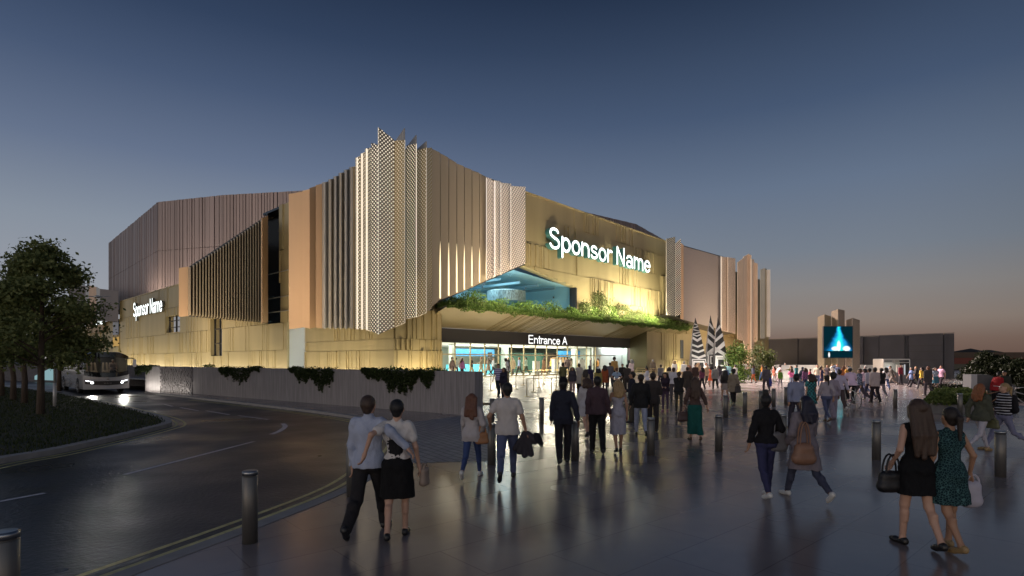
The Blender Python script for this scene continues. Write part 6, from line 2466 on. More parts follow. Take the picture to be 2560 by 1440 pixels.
p = Pn(1697, 1035, 'woman in black top and dark green leggings standing with arms folded', 1.72, -12, 'f', 0, 'pony', 'brown', 'shirt', (38, 37, 38), 'leggings', (58, 58, 54), 'black', (9, 2, -11, 6), ra='front', la='front')
p = Pn(1684, 1003, 'man in white shirt and grey trousers behind the woman in black', 1.78, -5, 'm', 1, 'crop', 'brown', 'shirt', (198, 194, 200), 'trousers', (84, 78, 84), 'black', 'step')
p = Pn(1737, 1101, 'woman with very long brown hair, brown top and long green skirt', 1.70, -3, 'f', 0, 'long', 'brown', 'shirt', (82, 66, 62), 'skirt', (26, 84, 78), 'brown', 'step', hem=.16, ra=(0.34, -0.04, 0.88), la=(-.28, 0.03, .92), hl=.52)
bag(hand(p, 'l') + Vector((-0.03, 0, 0.02)), 'dark brown handbag hanging from the arm of the woman in the green skirt', 0.34, 0.26, 0.11, (72, 52, 50), 10, 0.16)
Pn(1812, 1001, 'woman with long black hair and short pale grey skirt', 1.66, -5, 'f', 1, 'long', 'black', 'shirt', (60, 54, 54), 'skirt', (150, 140, 134), 'pink', 'walk', hem=.62, hl=.5)
p = Pn(1833, 1009, 'woman in belted trench coat with a black shoulder bag', 1.70, -8, 'f', 2, 'afro', 'black', 'coat', (134, 122, 106), 'trousers', (40, 37, 38), 'black', 'step2', hem=.58)
bag(wpt(p, (0.2, -0.14, 1.0)), 'large black shoulder bag on the trench coat woman', 0.34, 0.34, 0.10, (58, 52, 50), 10, 0.10)
Pn(1778, 967, 'woman in bright orange knee dress', 1.68, -10, 'f', 0, 'long', 'dark', 'dress', (236, 108, 72), None, (0, 0, 0), 'black', 'step', hem=.5, hl=.22)
Pn(1788, 974, 'man in grey jacket and black trousers beside the orange dress woman', 1.76, -6, 'm', 1, 'short', 'black', 'jacket', (138, 138, 134), 'trousers', (34, 32, 34), 'black', 'walk')
Pn(1808, 952, 'man in red sweater in the crowd by the sculptures', 1.80, -5, 'm', 1, 'short', 'brown', 'shirt', (216, 40, 44), 'trousers', (70, 70, 80), 'black', 'stand')
Pn(1821, 957, 'man in light turquoise shirt next to the red sweater man', 1.76, -8, 'm', 0, 'short', 'black', 'shirt', (146, 196, 206), 'trousers', (30, 88, 96), 'black', 'stand2')
Pn(1761, 957, 'man in pale linen suit leaning forward by the striped obelisk', 1.80, -80, 'm', 0, 'short', 'red', 'shirt', (206, 204, 190), 'trousers', (190, 184, 168), 'black', 'lean', lean=14)
Pn(1738, 966, 'man in open brown jacket facing the camera', 1.78, 172, 'm', 1, 'short', 'black', 'jacket', (70, 56, 52), 'trousers', (96, 82, 76), 'black', 'stand')
Pn(1722, 966, 'person in brown jacket behind the railing, seen over the green skirt woman', 1.70, 150, 'f', 0, 'bob', 'red', 'jacket', (120, 96, 84), 'trousers', (90, 70, 62), 'brown', 'stand2')
Pn(1710, 957, 'man in bright white shirt beyond the brass railing', 1.86, 0, 'm', 0, 'short', 'grey', 'shirt', (240, 240, 236), 'trousers', (150, 130, 110), 'black', 'stand')
Pn(1686, 951, 'pale haired person in white beyond the railing, nearest the gold wall', 1.78, 0, 'f', 0, 'bob', 'blonde', 'shirt', (240, 240, 236), 'trousers', (180, 176, 170), 'white', 'stand2')
Pn(1747, 954, 'person in tan top behind the man in the brown jacket', 1.74, 200, 'f', 0, 'bob', 'blonde', 'shirt', (186, 160, 130), 'trousers', (90, 84, 80), 'black', 'stand')
Pn(1797, 962, 'person in dark jacket between the grey jacket man and the red sweater man', 1.72, 10, 'f', 1, 'bob', 'dark', 'jacket', (84, 82, 92), 'trousers', (130, 130, 140), 'white', 'walk2')
Pn(1850, 953.5, 'man in grey jacket crouching down on the paving', 1.72, -75, 'm', 0, 'short', 'brown', 'jacket', (120, 118, 116), 'trousers', (44, 44, 60), 'black', 'crouch', ra=(.1, .45, .95), lean=10)
Pn(1862, 953, 'child in blue and black standing before the crouching man', 1.20, 80, 'm', 1, 'short', 'black', 'shirt', (58, 60, 84), 'trousers', (44, 44, 58), 'black', 'stand', la='front', ra='front', group='children on the plaza')
Pn(1861, 946, 'man in white tee near the foot of the copper column', 1.78, 165, 'm', 2, 'crop', 'black', 'tee', (236, 232, 226), 'trousers', (182, 164, 130), 'white', 'stand')
Pn(1870, 946, 'woman in pale pink top next to the man in white tee', 1.68, 185, 'f', 1, 'long', 'dark', 'tank', (222, 190, 176), 'jeans', (96, 110, 140), 'white', 'stand2', hl=.25)
Pn(1883, 958, 'woman in patterned top, orange trousers and black boots', 1.68, 40, 'f', 1, 'long', 'brown', 'shirt', (110, 116, 134), 'leggings', (206, 112, 70), 'black', 'step', ra='front', hl=.25)
Pn(1893, 950, 'slim woman in white blouse and blue jeans by the pale wall', 1.72, 120, 'f', 0, 'bob', 'blonde', 'shirt', (238, 236, 232), 'jeans', (74, 98, 130), 'white', 'stand')
Pn(1899, 947, 'person in black with a raised drink by the pale wall', 1.74, 180, 'm', 2, 'afro', 'black', 'shirt', (36, 34, 36), 'trousers', (70, 60, 56), 'black', 'stand', ra=(.1, .25, 1.35))
Pn(1905, 953, 'woman in mustard yellow top and blue jeans', 1.70, 60, 'f', 1, 'long', 'dark', 'tank', (222, 156, 66), 'jeans', (86, 110, 150), 'tan', 'walk', hl=.3)
Pn(1915, 979, 'man in dark grey blazer carrying a child in blue', 1.80, -8, 'm', 1, 'crop', 'black', 'jacket', (82, 78, 86), 'trousers', (66, 62, 70), 'black', 'walk', ra=(.12, .24, 1.12))
Pn(1924, 978, 'small child in bright blue coat at the side of the grey blazer man', 1.12, -70, 'f', 0, 'long', 'black', 'coat', (66, 74, 150), 'leggings', (130, 66, 70), 'black', 'step', hl=.22, group='children on the plaza')
Pn(1945, 955, 'woman with big dark hair in white top and pink trousers bending forward', 1.72, -85, 'f', 2, 'afro', 'dark', 'shirt', (232, 218, 220), 'trousers', (226, 190, 200), 'brown', 'lean', ra=(.1, .40, 1.30), lean=22)
Pn(1951, 970, 'girl in green cardigan and grey trousers', 1.42, 178, 'f', 0, 'long', 'red', 'shirt', (104, 146, 62), 'leggings', (120, 116, 124), 'black', 'step', hl=.2, group='children on the plaza')
Pn(1963, 949, 'man in all white with one arm out, lit from the pale wall', 1.80, 170, 'm', 1, 'crop', 'black', 'robe', (244, 238, 222), 'trousers', (230, 224, 206), 'white', 'stand', hem=.6, la=(-.35, .2, 1.2))
Pn(1979, 963, 'girl in hot pink jacket and pale jeans', 1.45, -15, 'f', 1, 'long', 'brown', 'jacket', (228, 120, 172), 'leggings', (150, 166, 190), 'black', 'stand', la='hip', hl=.34, group='children on the plaza')
Pn(1977, 958, 'woman in olive shirt stretching an arm toward the man in white', 1.66, 80, 'f', 1, 'long', 'dark', 'shirt', (104, 100, 66), 'trousers', (80, 82, 90), 'black', 'stand2', la=(-.2, .52, 1.30), hl=.25)
Pn(2007, 974, 'woman in dark headscarf and long dark coat', 1.70, -60, 'f', 1, 'scarf', 'black', 'coat', (52, 56, 72), 'trousers', (40, 42, 56), 'black', 'walk', hem=.6)
Pn(2013, 977, 'person in purple plaid shirt and blue jeans', 1.62, -5, 'f', 1, 'long', 'brown', 'shirt', (168, 110, 156), 'jeans', (66, 72, 100), 'tan', 'step', pat='check', hl=.16)
Pn(2025, 966, 'child in crimson jacket beside the plaid shirt person', 1.44, 60, 'm', 1, 'short', 'black', 'jacket', (150, 46, 66), 'trousers', (60, 60, 70), 'black', 'stand', group='children on the plaza')
Pn(1990, 1074, 'man in grey blue shirt and dark trousers walking ahead of the braided woman', 1.77, -6, 'm', 1, 'short', 'black', 'shirt', (134, 140, 164), 'trousers', (62, 60, 74), 'black', 'walk')
Pn(2027, 1052, 'woman with bobbed hair in a short green check dress', 1.68, 2, 'f', 0, 'bob', 'brown', 'dress', (70, 150, 150), None, (0, 0, 0), 'black', 'step', pat='check', hem=.62, hl=.2)
Pn(2066, 1055, 'woman with dark ponytail, grey sweater and blue jeans', 1.68, -2, 'f', 1, 'pony', 'dark', 'shirt', (158, 150, 158), 'leggings', (82, 88, 116), 'brown', 'walk2', hem=.96)
Pn(2082, 1047, 'woman with a large black afro in loose grey clothes', 1.68, -4, 'f', 2, 'afro', 'black', 'shirt', (150, 140, 152), 'wide', (140, 130, 144), 'brown', 'step2')
Pn(2098, 1026, 'man in pale lilac shirt and brown trousers', 1.80, -6, 'm', 1, 'short', 'dark', 'shirt', (178, 170, 190), 'trousers', (78, 66, 66), 'white', 'walk', ra=(.3, -.1, .9))
Pn(2068, 960, 'man in dark tee walking past the totem foot', 1.74, -60, 'm', 1, 'bald', 'dark', 'tee', (66, 58, 64), 'trousers', (190, 180, 170), 'black', 'walk')
Pn(2080, 955, 'man in white glowing in the light before the totem', 1.80, 30, 'm', 0, 'short', 'blonde', 'shirt', (244, 242, 230), 'trousers', (236, 230, 212), 'white', 'walk2', ra=(.2, .3, 1.3))
Pn(2093, 962, 'man in slate blue shirt shading his eyes before the totem', 1.80, 150, 'm', 0, 'short', 'red', 'shirt', (112, 122, 150), 'jeans', (100, 112, 134), 'black', 'stand', ra=(.10, .16, 1.60))
Pn(2108, 962, 'woman with long auburn hair in a brown jacket before the totem', 1.66, 10, 'f', 0, 'long', 'auburn', 'jacket', (150, 96, 60), 'jeans', (90, 100, 124), 'tan', 'stand', hl=.3)
cyc = Pn(2131, 1018, 'cyclist in pink tee and black shorts with a pale helmet', 1.76, -10, 'm', 2, 'crop', 'black', 'tee', (224, 198, 220), 'trousers', (32, 30, 34), 'black', (62, 78, 22, 38), la=(-.22, .42, 1.12), ra=(.22, .42, 1.12), lean=24, hat='helmet', group='cyclist')
cyc.location.z += 0.16
Pn(2149, 1004, 'man in blue plaid shirt stepping out beside the cyclist', 1.80, 40, 'm', 0, 'short', 'brown', 'shirt', (150, 158, 184), 'trousers', (84, 78, 88), 'pink', 'stride', pat='check')
Pn(2160, 985, 'woman with dark hair in a lilac top behind the plaid shirt man', 1.66, 20, 'f', 1, 'bob', 'dark', 'shirt', (214, 184, 200), 'jeans', (110, 124, 160), 'pink', 'walk')
Pn(2164, 978, 'older man with white hair in a navy top', 1.78, 10, 'm', 0, 'crop', 'grey', 'shirt', (56, 52, 66), 'jeans', (96, 100, 134), 'black', 'stand')
Pn(2173, 999, 'man in light grey shirt and dark blue jeans', 1.76, 4, 'm', 1, 'short', 'black', 'shirt', (176, 172, 186), 'jeans', (66, 66, 92), 'black', 'walk')
Pn(2187, 1007, 'man in pale beige blazer and black trousers', 1.80, 0, 'm', 2, 'crop', 'black', 'jacket', (178, 164, 162), 'trousers', (46, 40, 44), 'black', 'step', fat=1.1)
Pn(2203, 998, 'man in black tee and grey jeans', 1.76, -4, 'm', 2, 'short', 'black', 'tee', (38, 37, 38), 'jeans', (130, 124, 130), 'white', 'walk')
p = Pn(2230, 965, 'man in grey jacket striding past the kiosk', 1.76, 80, 'm', 0, 'short', 'black', 'jacket', (86, 82, 78), 'trousers', (140, 130, 122), 'black', 'stride', lean=12)
bag(wpt(p, (0.12, -0.2, 1.15)), 'dark bag on the back of the man striding past the kiosk', 0.3, 0.32, 0.12, (52, 42, 44), 80, 0.05)
Pn(2278, 969, 'woman in blue patterned tunic and black leggings', 1.66, 75, 'f', 1, 'bob', 'dark', 'tee', (104, 122, 164), 'leggings', (44, 40, 46), 'white', 'stride', hem=.7)
Pn(2289, 968, 'blonde person in black jacket walking beside the blue tunic woman', 1.72, 75, 'm', 0, 'short', 'blonde', 'jacket', (48, 46, 50), 'trousers', (44, 42, 46), 'black', 'stride2')
Pn(2320, 989, 'stout man in dark suit with reddish hair', 1.80, 0, 'm', 0, 'crop', 'auburn', 'jacket', (70, 66, 68), 'trousers', (84, 78, 84), 'black', 'step', fat=1.2)
Pn(2339, 975, 'woman in pale blue top and teal skirt facing the camera', 1.64, 165, 'f', 0, 'long', 'brown', 'tee', (132, 144, 160), 'skirt', (48, 92, 108), 'black', 'step', hem=.5, hl=.2)
Pn(2352, 971, 'man in pink tee with a rucksack walking away from the shed', 1.78, 110, 'm', 0, 'short', 'auburn', 'tee', (226, 178, 206), 'trousers', (52, 46, 54), 'black', 'walk')
for u_, v_, lb, kw in (
        (1652, 968, 'man in grey hoodie in the crowd left of the bowed woman', dict(H=1.76, top='shirt', tc=(120, 118, 122), bc=(60, 60, 72), head=10, pose='walk')),
        (1673, 978, 'woman in cream coat beyond the bowed woman', dict(H=1.68, sex='f', hair='bob', top='coat', tc=(206, 192, 168), head=-20, pose='step')),
        (1718, 990, 'man in dark coat just left of the green skirt woman', dict(H=1.78, top='coat', tc=(70, 62, 58), head=4, pose='walk2')),
        (1755, 975, 'woman in plum top between the crowd and the green skirt woman', dict(H=1.66, sex='f', hair='long', hl=.3, top='shirt', tc=(120, 70, 92), bc=(50, 48, 56), head=15, pose='step')),
        (1769, 963, 'man in sand jacket left of the orange dress woman', dict(H=1.78, top='jacket', tc=(178, 158, 128), bc=(70, 66, 62), head=170)),
        (1815, 969, 'woman in denim shirt behind the long black haired woman', dict(H=1.66, sex='f', hair='pony', top='shirt', tc=(96, 116, 156), bc=(52, 50, 60), head=-20, pose='walk')),
        (1838, 962, 'man in white shirt past the trench coat woman', dict(H=1.78, top='shirt', tc=(226, 224, 220), bc=(58, 56, 66), head=20, pose='walk')),
        (1935, 962, 'woman in coral top right of the grey blazer man', dict(H=1.66, sex='f', hair='long', hl=.25, top='tee', tc=(226, 128, 104), bc=(210, 204, 200), head=60, pose='walk')),
        (1991, 962, 'man in teal sweater behind the blue shirt man', dict(H=1.78, top='shirt', tc=(46, 118, 122), bc=(56, 54, 62), head=30, pose='walk')),
        (2043, 965, 'man in cream tee left of the totem foot', dict(H=1.78, top='tee', tc=(222, 212, 190), bc=(84, 96, 126), head=150, pose='stand')),
        (2054, 970, 'woman in navy dress left of the totem foot', dict(H=1.68, sex='f', hair='bob', top='dress', tc=(54, 58, 96), bot=None, head=-140, pose='stand2')),
        (2120, 975, 'man in mustard jacket beyond the cyclist', dict(H=1.78, top='jacket', tc=(180, 134, 58), bc=(60, 58, 66), head=10, pose='walk')),
        (2215, 975, 'woman in white top right of the black tee man', dict(H=1.66, sex='f', hair='long', hl=.3, top='tee', tc=(226, 222, 224), bc=(70, 84, 120), head=-10, pose='walk')),
        (2252, 962, 'man in burgundy sweater before the kiosk', dict(H=1.78, top='shirt', tc=(120, 44, 58), bc=(60, 58, 64), head=200, pose='stand')),
        (2304, 972, 'woman in yellow cardigan left of the stout suited man', dict(H=1.66, sex='f', hair='bob', top='shirt', tc=(212, 176, 74), bc=(60, 58, 66), head=20, pose='walk')),
        (1407, 975, 'man in olive shirt at the far queue barrier', dict(H=1.78, top='shirt', tc=(110, 108, 74), bc=(60, 58, 52), head=10)),
        (1512, 975, 'woman in rust coat behind the white cap person', dict(H=1.68, sex='f', hair='long', hl=.3, top='coat', tc=(158, 84, 52), head=-5, pose='step')),
        (1525, 968, 'man in grey suit approaching the white double doors', dict(H=1.80, top='jacket', tc=(104, 104, 110), bc=(80, 80, 86), head=0, pose='walk'))):
    kw.setdefault('bot', 'trousers')
    kw.setdefault('bc', (60, 58, 62))
    Pn(u_, v_, lb, **kw)
# nearer on the right
p = Pn(1915, 1243, 'woman with a hair bun in black jacket and blue jeans', 1.63, 2, 'f', 1, 'bun', 'black', 'jacket', (28, 27, 30), 'jeans', (54, 56, 88), 'white', 'step2', hem=.92, la=(-0.30, 0.0, 0.86), ra=(0.16, 0.20, 1.10), turn=-35)
bag(wpt(p, (0.20, -0.02, 1.42)), 'grey leather tote on the shoulder of the hair bun woman', 0.30, 0.30, 0.11, (112, 110, 112), 8, 0.30)
p = Pn(2012, 1250, 'woman with long braids in a flowing grey coat and rolled jeans', 1.68, 6, 'f', 2, 'long', 'blue', 'coat', (122, 114, 120), 'jeans', (64, 68, 86), 'white', 'stride', hem=.56, la=(-0.20, 0.14, 0.98), turn=30, hl=.36)
bag(wpt(p, (-0.13, -0.17, 1.34)), 'slouchy tan hobo bag on the braided woman', 0.36, 0.30, 0.16, (140, 104, 82), 4, 0.34, 0.7, True)
p = Pn(2292, 1368, 'woman with very long brown hair in a short black dress', 1.72, 0, 'f', 0, 'long', 'brown', 'dress', (18, 18, 20), None, (0, 0, 0), 'black', 'step', hem=.62, la=(-0.22, 0.10, 0.98), hl=.62, turn=-6)
bag(wpt(p, (-0.28, 0.04, 1.08)), 'black handbag on the arm of the woman in the black dress', 0.34, 0.24, 0.13, (24, 23, 25), 8, 0.20)
p = Pn(2374, 1374, 'woman with a dark ponytail in a short teal print dress', 1.63, 3, 'f', 1, 'pony', 'dark', 'dress', (14, 40, 46), None, (0, 0, 0), 'tan', 'step2', hem=.56, pat='print', ra=(0.30, 0.04, 0.92))
bag(hand(p, 'r') + Vector((0.03, 0.03, -0.02)), 'white bucket bag in the hand of the woman in the print dress', 0.25, 0.30, 0.15, (176, 172, 184), 5, 0.08, 1.0)
p = Pn(2452, 1130, 'woman with red hair, olive jacket and white jeans striding across', 1.68, -75, 'f', 0, 'long', 'red', 'jacket', (76, 78, 66), 'leggings', (176, 172, 180), 'tan', 'stride', hem=.82, ra=(0.18, 0.14, 0.86), hl=.34)
bag(hand(p, 'r') + Vector((0, 0, 0.03)), 'olive clutch bag in the hand of the woman in white jeans', 0.30, 0.20, 0.07, (92, 92, 62), -75, 0.06)
p = Pn(2510, 1126, 'woman in black and white striped sweater with a dark rucksack', 1.68, 80, 'f', 0, 'pony', 'blonde', 'shirt', (24, 23, 27), 'leggings', (118, 120, 146), 'tan', 'stride2', pat='thin', hem=.94, la='front')
D = Field(0.012)
D.add((0, 0, .1), (0, 0, .34), .12, .10, 0.7)
D.add((-.06, 0, .08), (.06, 0, .08), .10, None, 0.7)
ruck = link('rucksack', D.mesh('rucksack'), cloth((30, 29, 33)))
ruck.rotation_euler = (0, 0, math.radians(80))
ruck.location = wpt(p, (0, -.21, 1.0))
tag(ruck, 'dark rucksack on the back of the striped sweater woman', 'rucksack')
Pn(2489, 1020, 'person in dark cap and red jacket leaning over the bicycles', 1.62, -80, 'm', 1, 'crop', 'black', 'jacket', (150, 34, 40), 'trousers', (40, 40, 44), 'black', 'stand', ra=(.1, .38, 1.0), lean=18, hat='black', pos=Vector((ray(2489) * 26.3, 26.3, 0)), group='people near the bicycles')
Pn(2511, 1020, 'man in olive jacket and pink tee standing behind the bicycles', 1.66, 150, 'm', 1, 'short', 'black', 'jacket', (50, 52, 46), 'trousers', (40, 40, 44), 'black', 'stand', tilt=20, pos=Vector((ray(2511) * 26.6, 26.6, 0)), group='people near the bicycles')
Pn(2424, 1020, 'boy in blue top peeping out beside the pale stone block', 1.30, 160, 'm', 0, 'short', 'brown', 'shirt', (70, 90, 130), 'trousers', (60, 60, 70), 'black', 'stand', pos=Vector((ray(2423.5) * 27.6, 27.6, 0)), group='people near the bicycles')
# the queue before the doors
GQ = 'people before and inside the entrance'
Pn(1246, 990, 'man in white and mauve striped tee before the queue barriers', 1.80, 160, 'm', 0, 'short', 'black', 'tee', (206, 198, 222), 'trousers', (40, 52, 56), 'black', 'walk', pat='stripe', group=GQ)
Pn(1259, 999, 'woman with long dark hair and black top behind the white tee man', 1.66, 150, 'f', 1, 'long', 'dark', 'shirt', (46, 42, 58), 'trousers', (50, 48, 56), 'black', 'stand', hl=.4, group=GQ)
Pn(1270, 963, 'dark skinned man in bright white tee bending his head', 1.82, 100, 'm', 3, 'crop', 'black', 'tee', (246, 244, 238), 'trousers', (80, 80, 90), 'black', 'stand', tilt=25, lean=10, group=GQ)
Pn(1431, 986, 'smiling woman in dark denim jacket and mauve trousers facing the camera', 1.66, 172, 'f', 1, 'long', 'black', 'jacket', (70, 66, 74), 'trousers', (150, 126, 128), 'brown', 'step', hl=.2, group=GQ)
Pn(1448, 983, 'man in long pale grey robe and dark beard near the doors', 1.84, -40, 'm', 1, 'short', 'black', 'robe', (186, 178, 168), 'trousers', (44, 42, 44), 'brown', 'stand', ra='phone', la='phone', hem=.55, group=GQ)
p = Pn(1464, 999, 'woman with dark hair and pale shoulder bag in a long brown skirt', 1.66, -15, 'f', 1, 'long', 'dark', 'jacket', (160, 144, 120), 'skirt', (70, 58, 50), 'brown', 'step', hem=.2, hl=.42, group=GQ)
bag(wpt(p, (0.02, -0.19, 1.12)), 'pale blue bag across the back of the woman in the brown skirt', 0.28, 0.18, 0.08, (176, 184, 194), 0, 0.1)
Pn(1474, 982, 'woman in navy headscarf and long navy coat', 1.72, 10, 'f', 1, 'scarf', 'black', 'coat', (50, 46, 76), 'trousers', (84, 66, 44), 'brown', 'stand', hem=.4, group=GQ)
Pn(1495, 996, 'person in white cap and mustard jacket with dark bobbed hair', 1.72, 0, 'f', 1, 'bob', 'black', 'jacket', (150, 138, 78), 'trousers', (120, 112, 84), 'black', 'stand', hat='white', group=GQ)
Pn(1541, 992, 'woman in pale blue crop top with one hand on her hip', 1.72, 8, 'f', 0, 'pony', 'auburn', 'crop', (150, 172, 196), 'trousers', (74, 74, 68), 'black', (26, 8, -6, 6), ra='hip', la='hip', group=GQ)
Pn(1556, 972, 'young man in black jacket facing the camera by the doors', 1.76, 165, 'm', 1, 'short', 'black', 'jacket', (42, 40, 40), 'trousers', (70, 62, 52), 'black', 'stand', group=GQ)
Pn(1568, 982, 'man in dark grey suit with hands in front, back to the camera', 1.84, -5, 'm', 1, 'crop', 'black', 'jacket', (66, 60, 58), 'trousers', (60, 54, 52), 'black', 'stand2', la='front', ra='front', group=GQ)
Pn(1579, 955, 'person in white top and white cap by the brass railing', 1.82, 20, 'f', 0, 'bob', 'grey', 'shirt', (244, 226, 226), 'trousers', (170, 150, 140), 'white', 'stand', la='phone', ra='phone', hat='white', group=GQ)
Pn(1618, 985, 'woman with gathered dark hair in white blouse looking down at a phone', 1.72, 60, 'f', 1, 'bun', 'black', 'shirt', (232, 228, 236), 'trousers', (176, 160, 132), 'brown', 'stand', la='phone', ra='phone', tilt=25, group=GQ)
Pn(1632, 948, 'grey haired person in grey jacket before the gold wall', 1.76, 0, 'm', 0, 'crop', 'grey', 'jacket', (120, 110, 96), 'trousers', (70, 64, 54), 'black', 'stand', group=GQ)
Pn(1536, 955, 'person in tan vest and dark hat in front of the white double doors', 1.95, 180, 'm', 2, 'afro', 'black', 'jacket', (176, 140, 84), 'trousers', (50, 44, 36), 'black', 'stand', group=GQ)


def inpos(u, n):
    a = F.a(u, n)
    q = F.p(a, n, FLOOR)
    return q


for u_, n_, lb, kw in (
        (1131, 1.2, 'man in dark jacket just beyond the wall, before the glass', dict(H=1.74, hair='short', hc='black', top='jacket', tc=(70, 60, 62), head=-60)),
        (1156, 1.0, 'woman in purple top with long brown hair beyond the wall', dict(H=1.66, sex='f', hair='long', hc='brown', top='shirt', tc=(176, 120, 176), head=-70, hl=.3)),
        (1179, -4.0, 'man in black tee inside the glass by the cyan counter', dict(H=1.76, hair='short', hc='black', top='tee', tc=(36, 34, 34), bc=(196, 170, 130), head=-90, ra='phone', la='phone')),
        (1140, -4.5, 'pale grey person inside at the far end of the glass', dict(H=1.74, hair='short', hc='black', top='shirt', tc=(180, 182, 176), head=40)),
        (1154, -6.0, 'person in brown jacket and white collar inside by the blue bulkhead', dict(H=1.72, hair='bob', hc='brown', top='jacket', tc=(110, 98, 92), head=-20)),
        (1203, -4.4, 'older man in khaki jacket inside facing the black tee man', dict(H=1.80, hair='crop', hc='red', top='jacket', tc=(168, 158, 140), bc=(200, 186, 150), head=85, la='phone')),
        (1221, -4.6, 'tall woman in taupe coat inside near the menu board', dict(H=1.74, sex='f', hair='long', hc='brown', top='coat', tc=(150, 134, 120), head=60, hl=.25)),
        (1233, -5.6, 'person in grey top holding a tray inside', dict(H=1.70, hair='short', hc='brown', top='shirt', tc=(150, 156, 160), head=-80, ra='phone')),
        (1271, -4.0, 'bald man in black suit inside before the green screen', dict(H=1.80, hair='bald', top='jacket', tc=(44, 42, 44), head=70)),
        (1282, -7.5, 'man in brown coat deeper inside by the green screen', dict(H=1.78, hair='short', hc='brown', top='coat', tc=(120, 104, 82), head=-30)),
        (1298, -3.4, 'man in light blue shirt and dark trousers inside the glass', dict(H=1.78, hair='crop', hc='red', top='shirt', tc=(178, 190, 226), bc=(84, 76, 74), head=75)),
        (1315, -3.6, 'man in pale mint shirt inside with hands on a barrier', dict(H=1.78, hair='short', hc='dark', top='shirt', tc=(186, 204, 190), bc=(96, 100, 84), head=70, la='phone')),
        (1360, -3.8, 'woman in long brown dress inside by the white ticket desk', dict(H=1.76, sex='f', hair='long', hc='auburn', top='robe', tc=(176, 136, 108), head=40, hl=.2)),
        (1378, -5.0, 'person in yellow top inside at a small high table', dict(H=1.72, sex='f', hair='long', hc='blonde', top='tee', tc=(206, 178, 90), bc=(60, 70, 66), head=100, hl=.2)),
        (1391, -4.4, 'woman in white blouse inside by the second white desk', dict(H=1.72, sex='f', hair='long', hc='dark', top='shirt', tc=(240, 236, 232), head=-70, hl=.2)),
        (1402, -4.0, 'white haired person in white suit inside by the second desk', dict(H=1.78, hair='crop', hc='grey', top='jacket', tc=(244, 242, 238), bc=(236, 234, 230), head=70)),
        (1427, -4.8, 'person in dark clothes before the amber lit shelves', dict(H=1.76, sex='f', hair='bob', hc='brown', top='shirt', tc=(140, 126, 112), bc=(150, 136, 118), head=20)),
        (1455, -4.6, 'dark figure standing at the bar with amber shelves', dict(H=1.74, hair='short', hc='black', top='shirt', tc=(52, 44, 40), head=20)),
        (1477, -3.9, 'person in dark grey coat inside next to the pale column', dict(H=1.76, hair='short', hc='dark', top='coat', tc=(92, 86, 90), head=60)),
        (1488, -2.9, 'man in dark green coat beside the pale glazed wall', dict(H=1.78, hair='short', hc='brown', top='coat', tc=(78, 84, 62), head=90)),
        (1494, -2.6, 'person in amber top behind the dark green coat man', dict(H=1.72, hair='bob', hc='brown', top='jacket', tc=(200, 146, 84), head=90)),
        (1418, 0.4, 'man in grey suit seen from behind just outside the glass', dict(H=1.84, hair='short', hc='black', top='jacket', tc=(128, 116, 112), bc=(70, 72, 80), head=0, fat=1.1, pose='walk'))):
    kw.setdefault('bot', 'trousers')
    kw.setdefault('bc', (60, 58, 62))
    q = inpos(u_, n_)
    if n_ > -2.5:
        q.z = gz(q.x, q.y)
    Pn(u_, 940, lb, pos=q, group=GQ, **kw)
for u_, d_, lb, kw in ((788, 48.0, 'child with brown hair beyond the wall, beside the tall man', dict(H=1.45, hair='short', hc='brown', top='tee', tc=(170, 150, 140), head=-40)),
                       (797, 48.6, 'man in dark jacket beyond the wall by the lit doorway', dict(H=1.90, hair='short', hc='brown', top='jacket', tc=(52, 50, 60), head=170)),
                       (829, 47.5, 'woman with curly brown hair beyond the wall', dict(H=1.62, sex='f', hair='long', hc='brown', top='shirt', tc=(110, 96, 90), head=60, hl=.22)),
                       (1008, 40.2, 'person in dazzling white shirt beyond the wall at the building corner', dict(H=1.66, hair='short', hc='grey', top='shirt', tc=(246, 246, 242), head=0))):
    Pn(u_, 940, lb, pos=Vector((ray(u_) * d_, d_, FLOOR)), bot='trousers', bc=(60, 58, 62), group='people on the terrace behind the wall', **kw)

# white ticket desks inside
for u_, n_, h_, lb in ((1344, -4.2, 1.35, 'white ticket desk next to the woman in the long brown dress'), (1391.5, -3.7, 1.55, 'white ticket desk before the woman in the white blouse'), (1456, -3.6, 1.5, 'white framed ticket desk near the amber shelves')):
    bm = bmesh.new()
    a = F.a(u_, n_)
    w_ = 0.35 if u_ < 1450 else 0.55
    pbox(bm, F, a - w_, a + w_, n_ - 0.4, n_, FLOOR, FLOOR + h_)
    pbox(bm, F, a - w_ - 0.03, a + w_ + 0.03, n_ - 0.43, n_ + 0.03, FLOOR + h_ + 0.002, FLOOR + h_ + 0.05)
    tag(done('ticket_desk', bm, WHITE), lb, 'desk', 'white ticket desks inside')


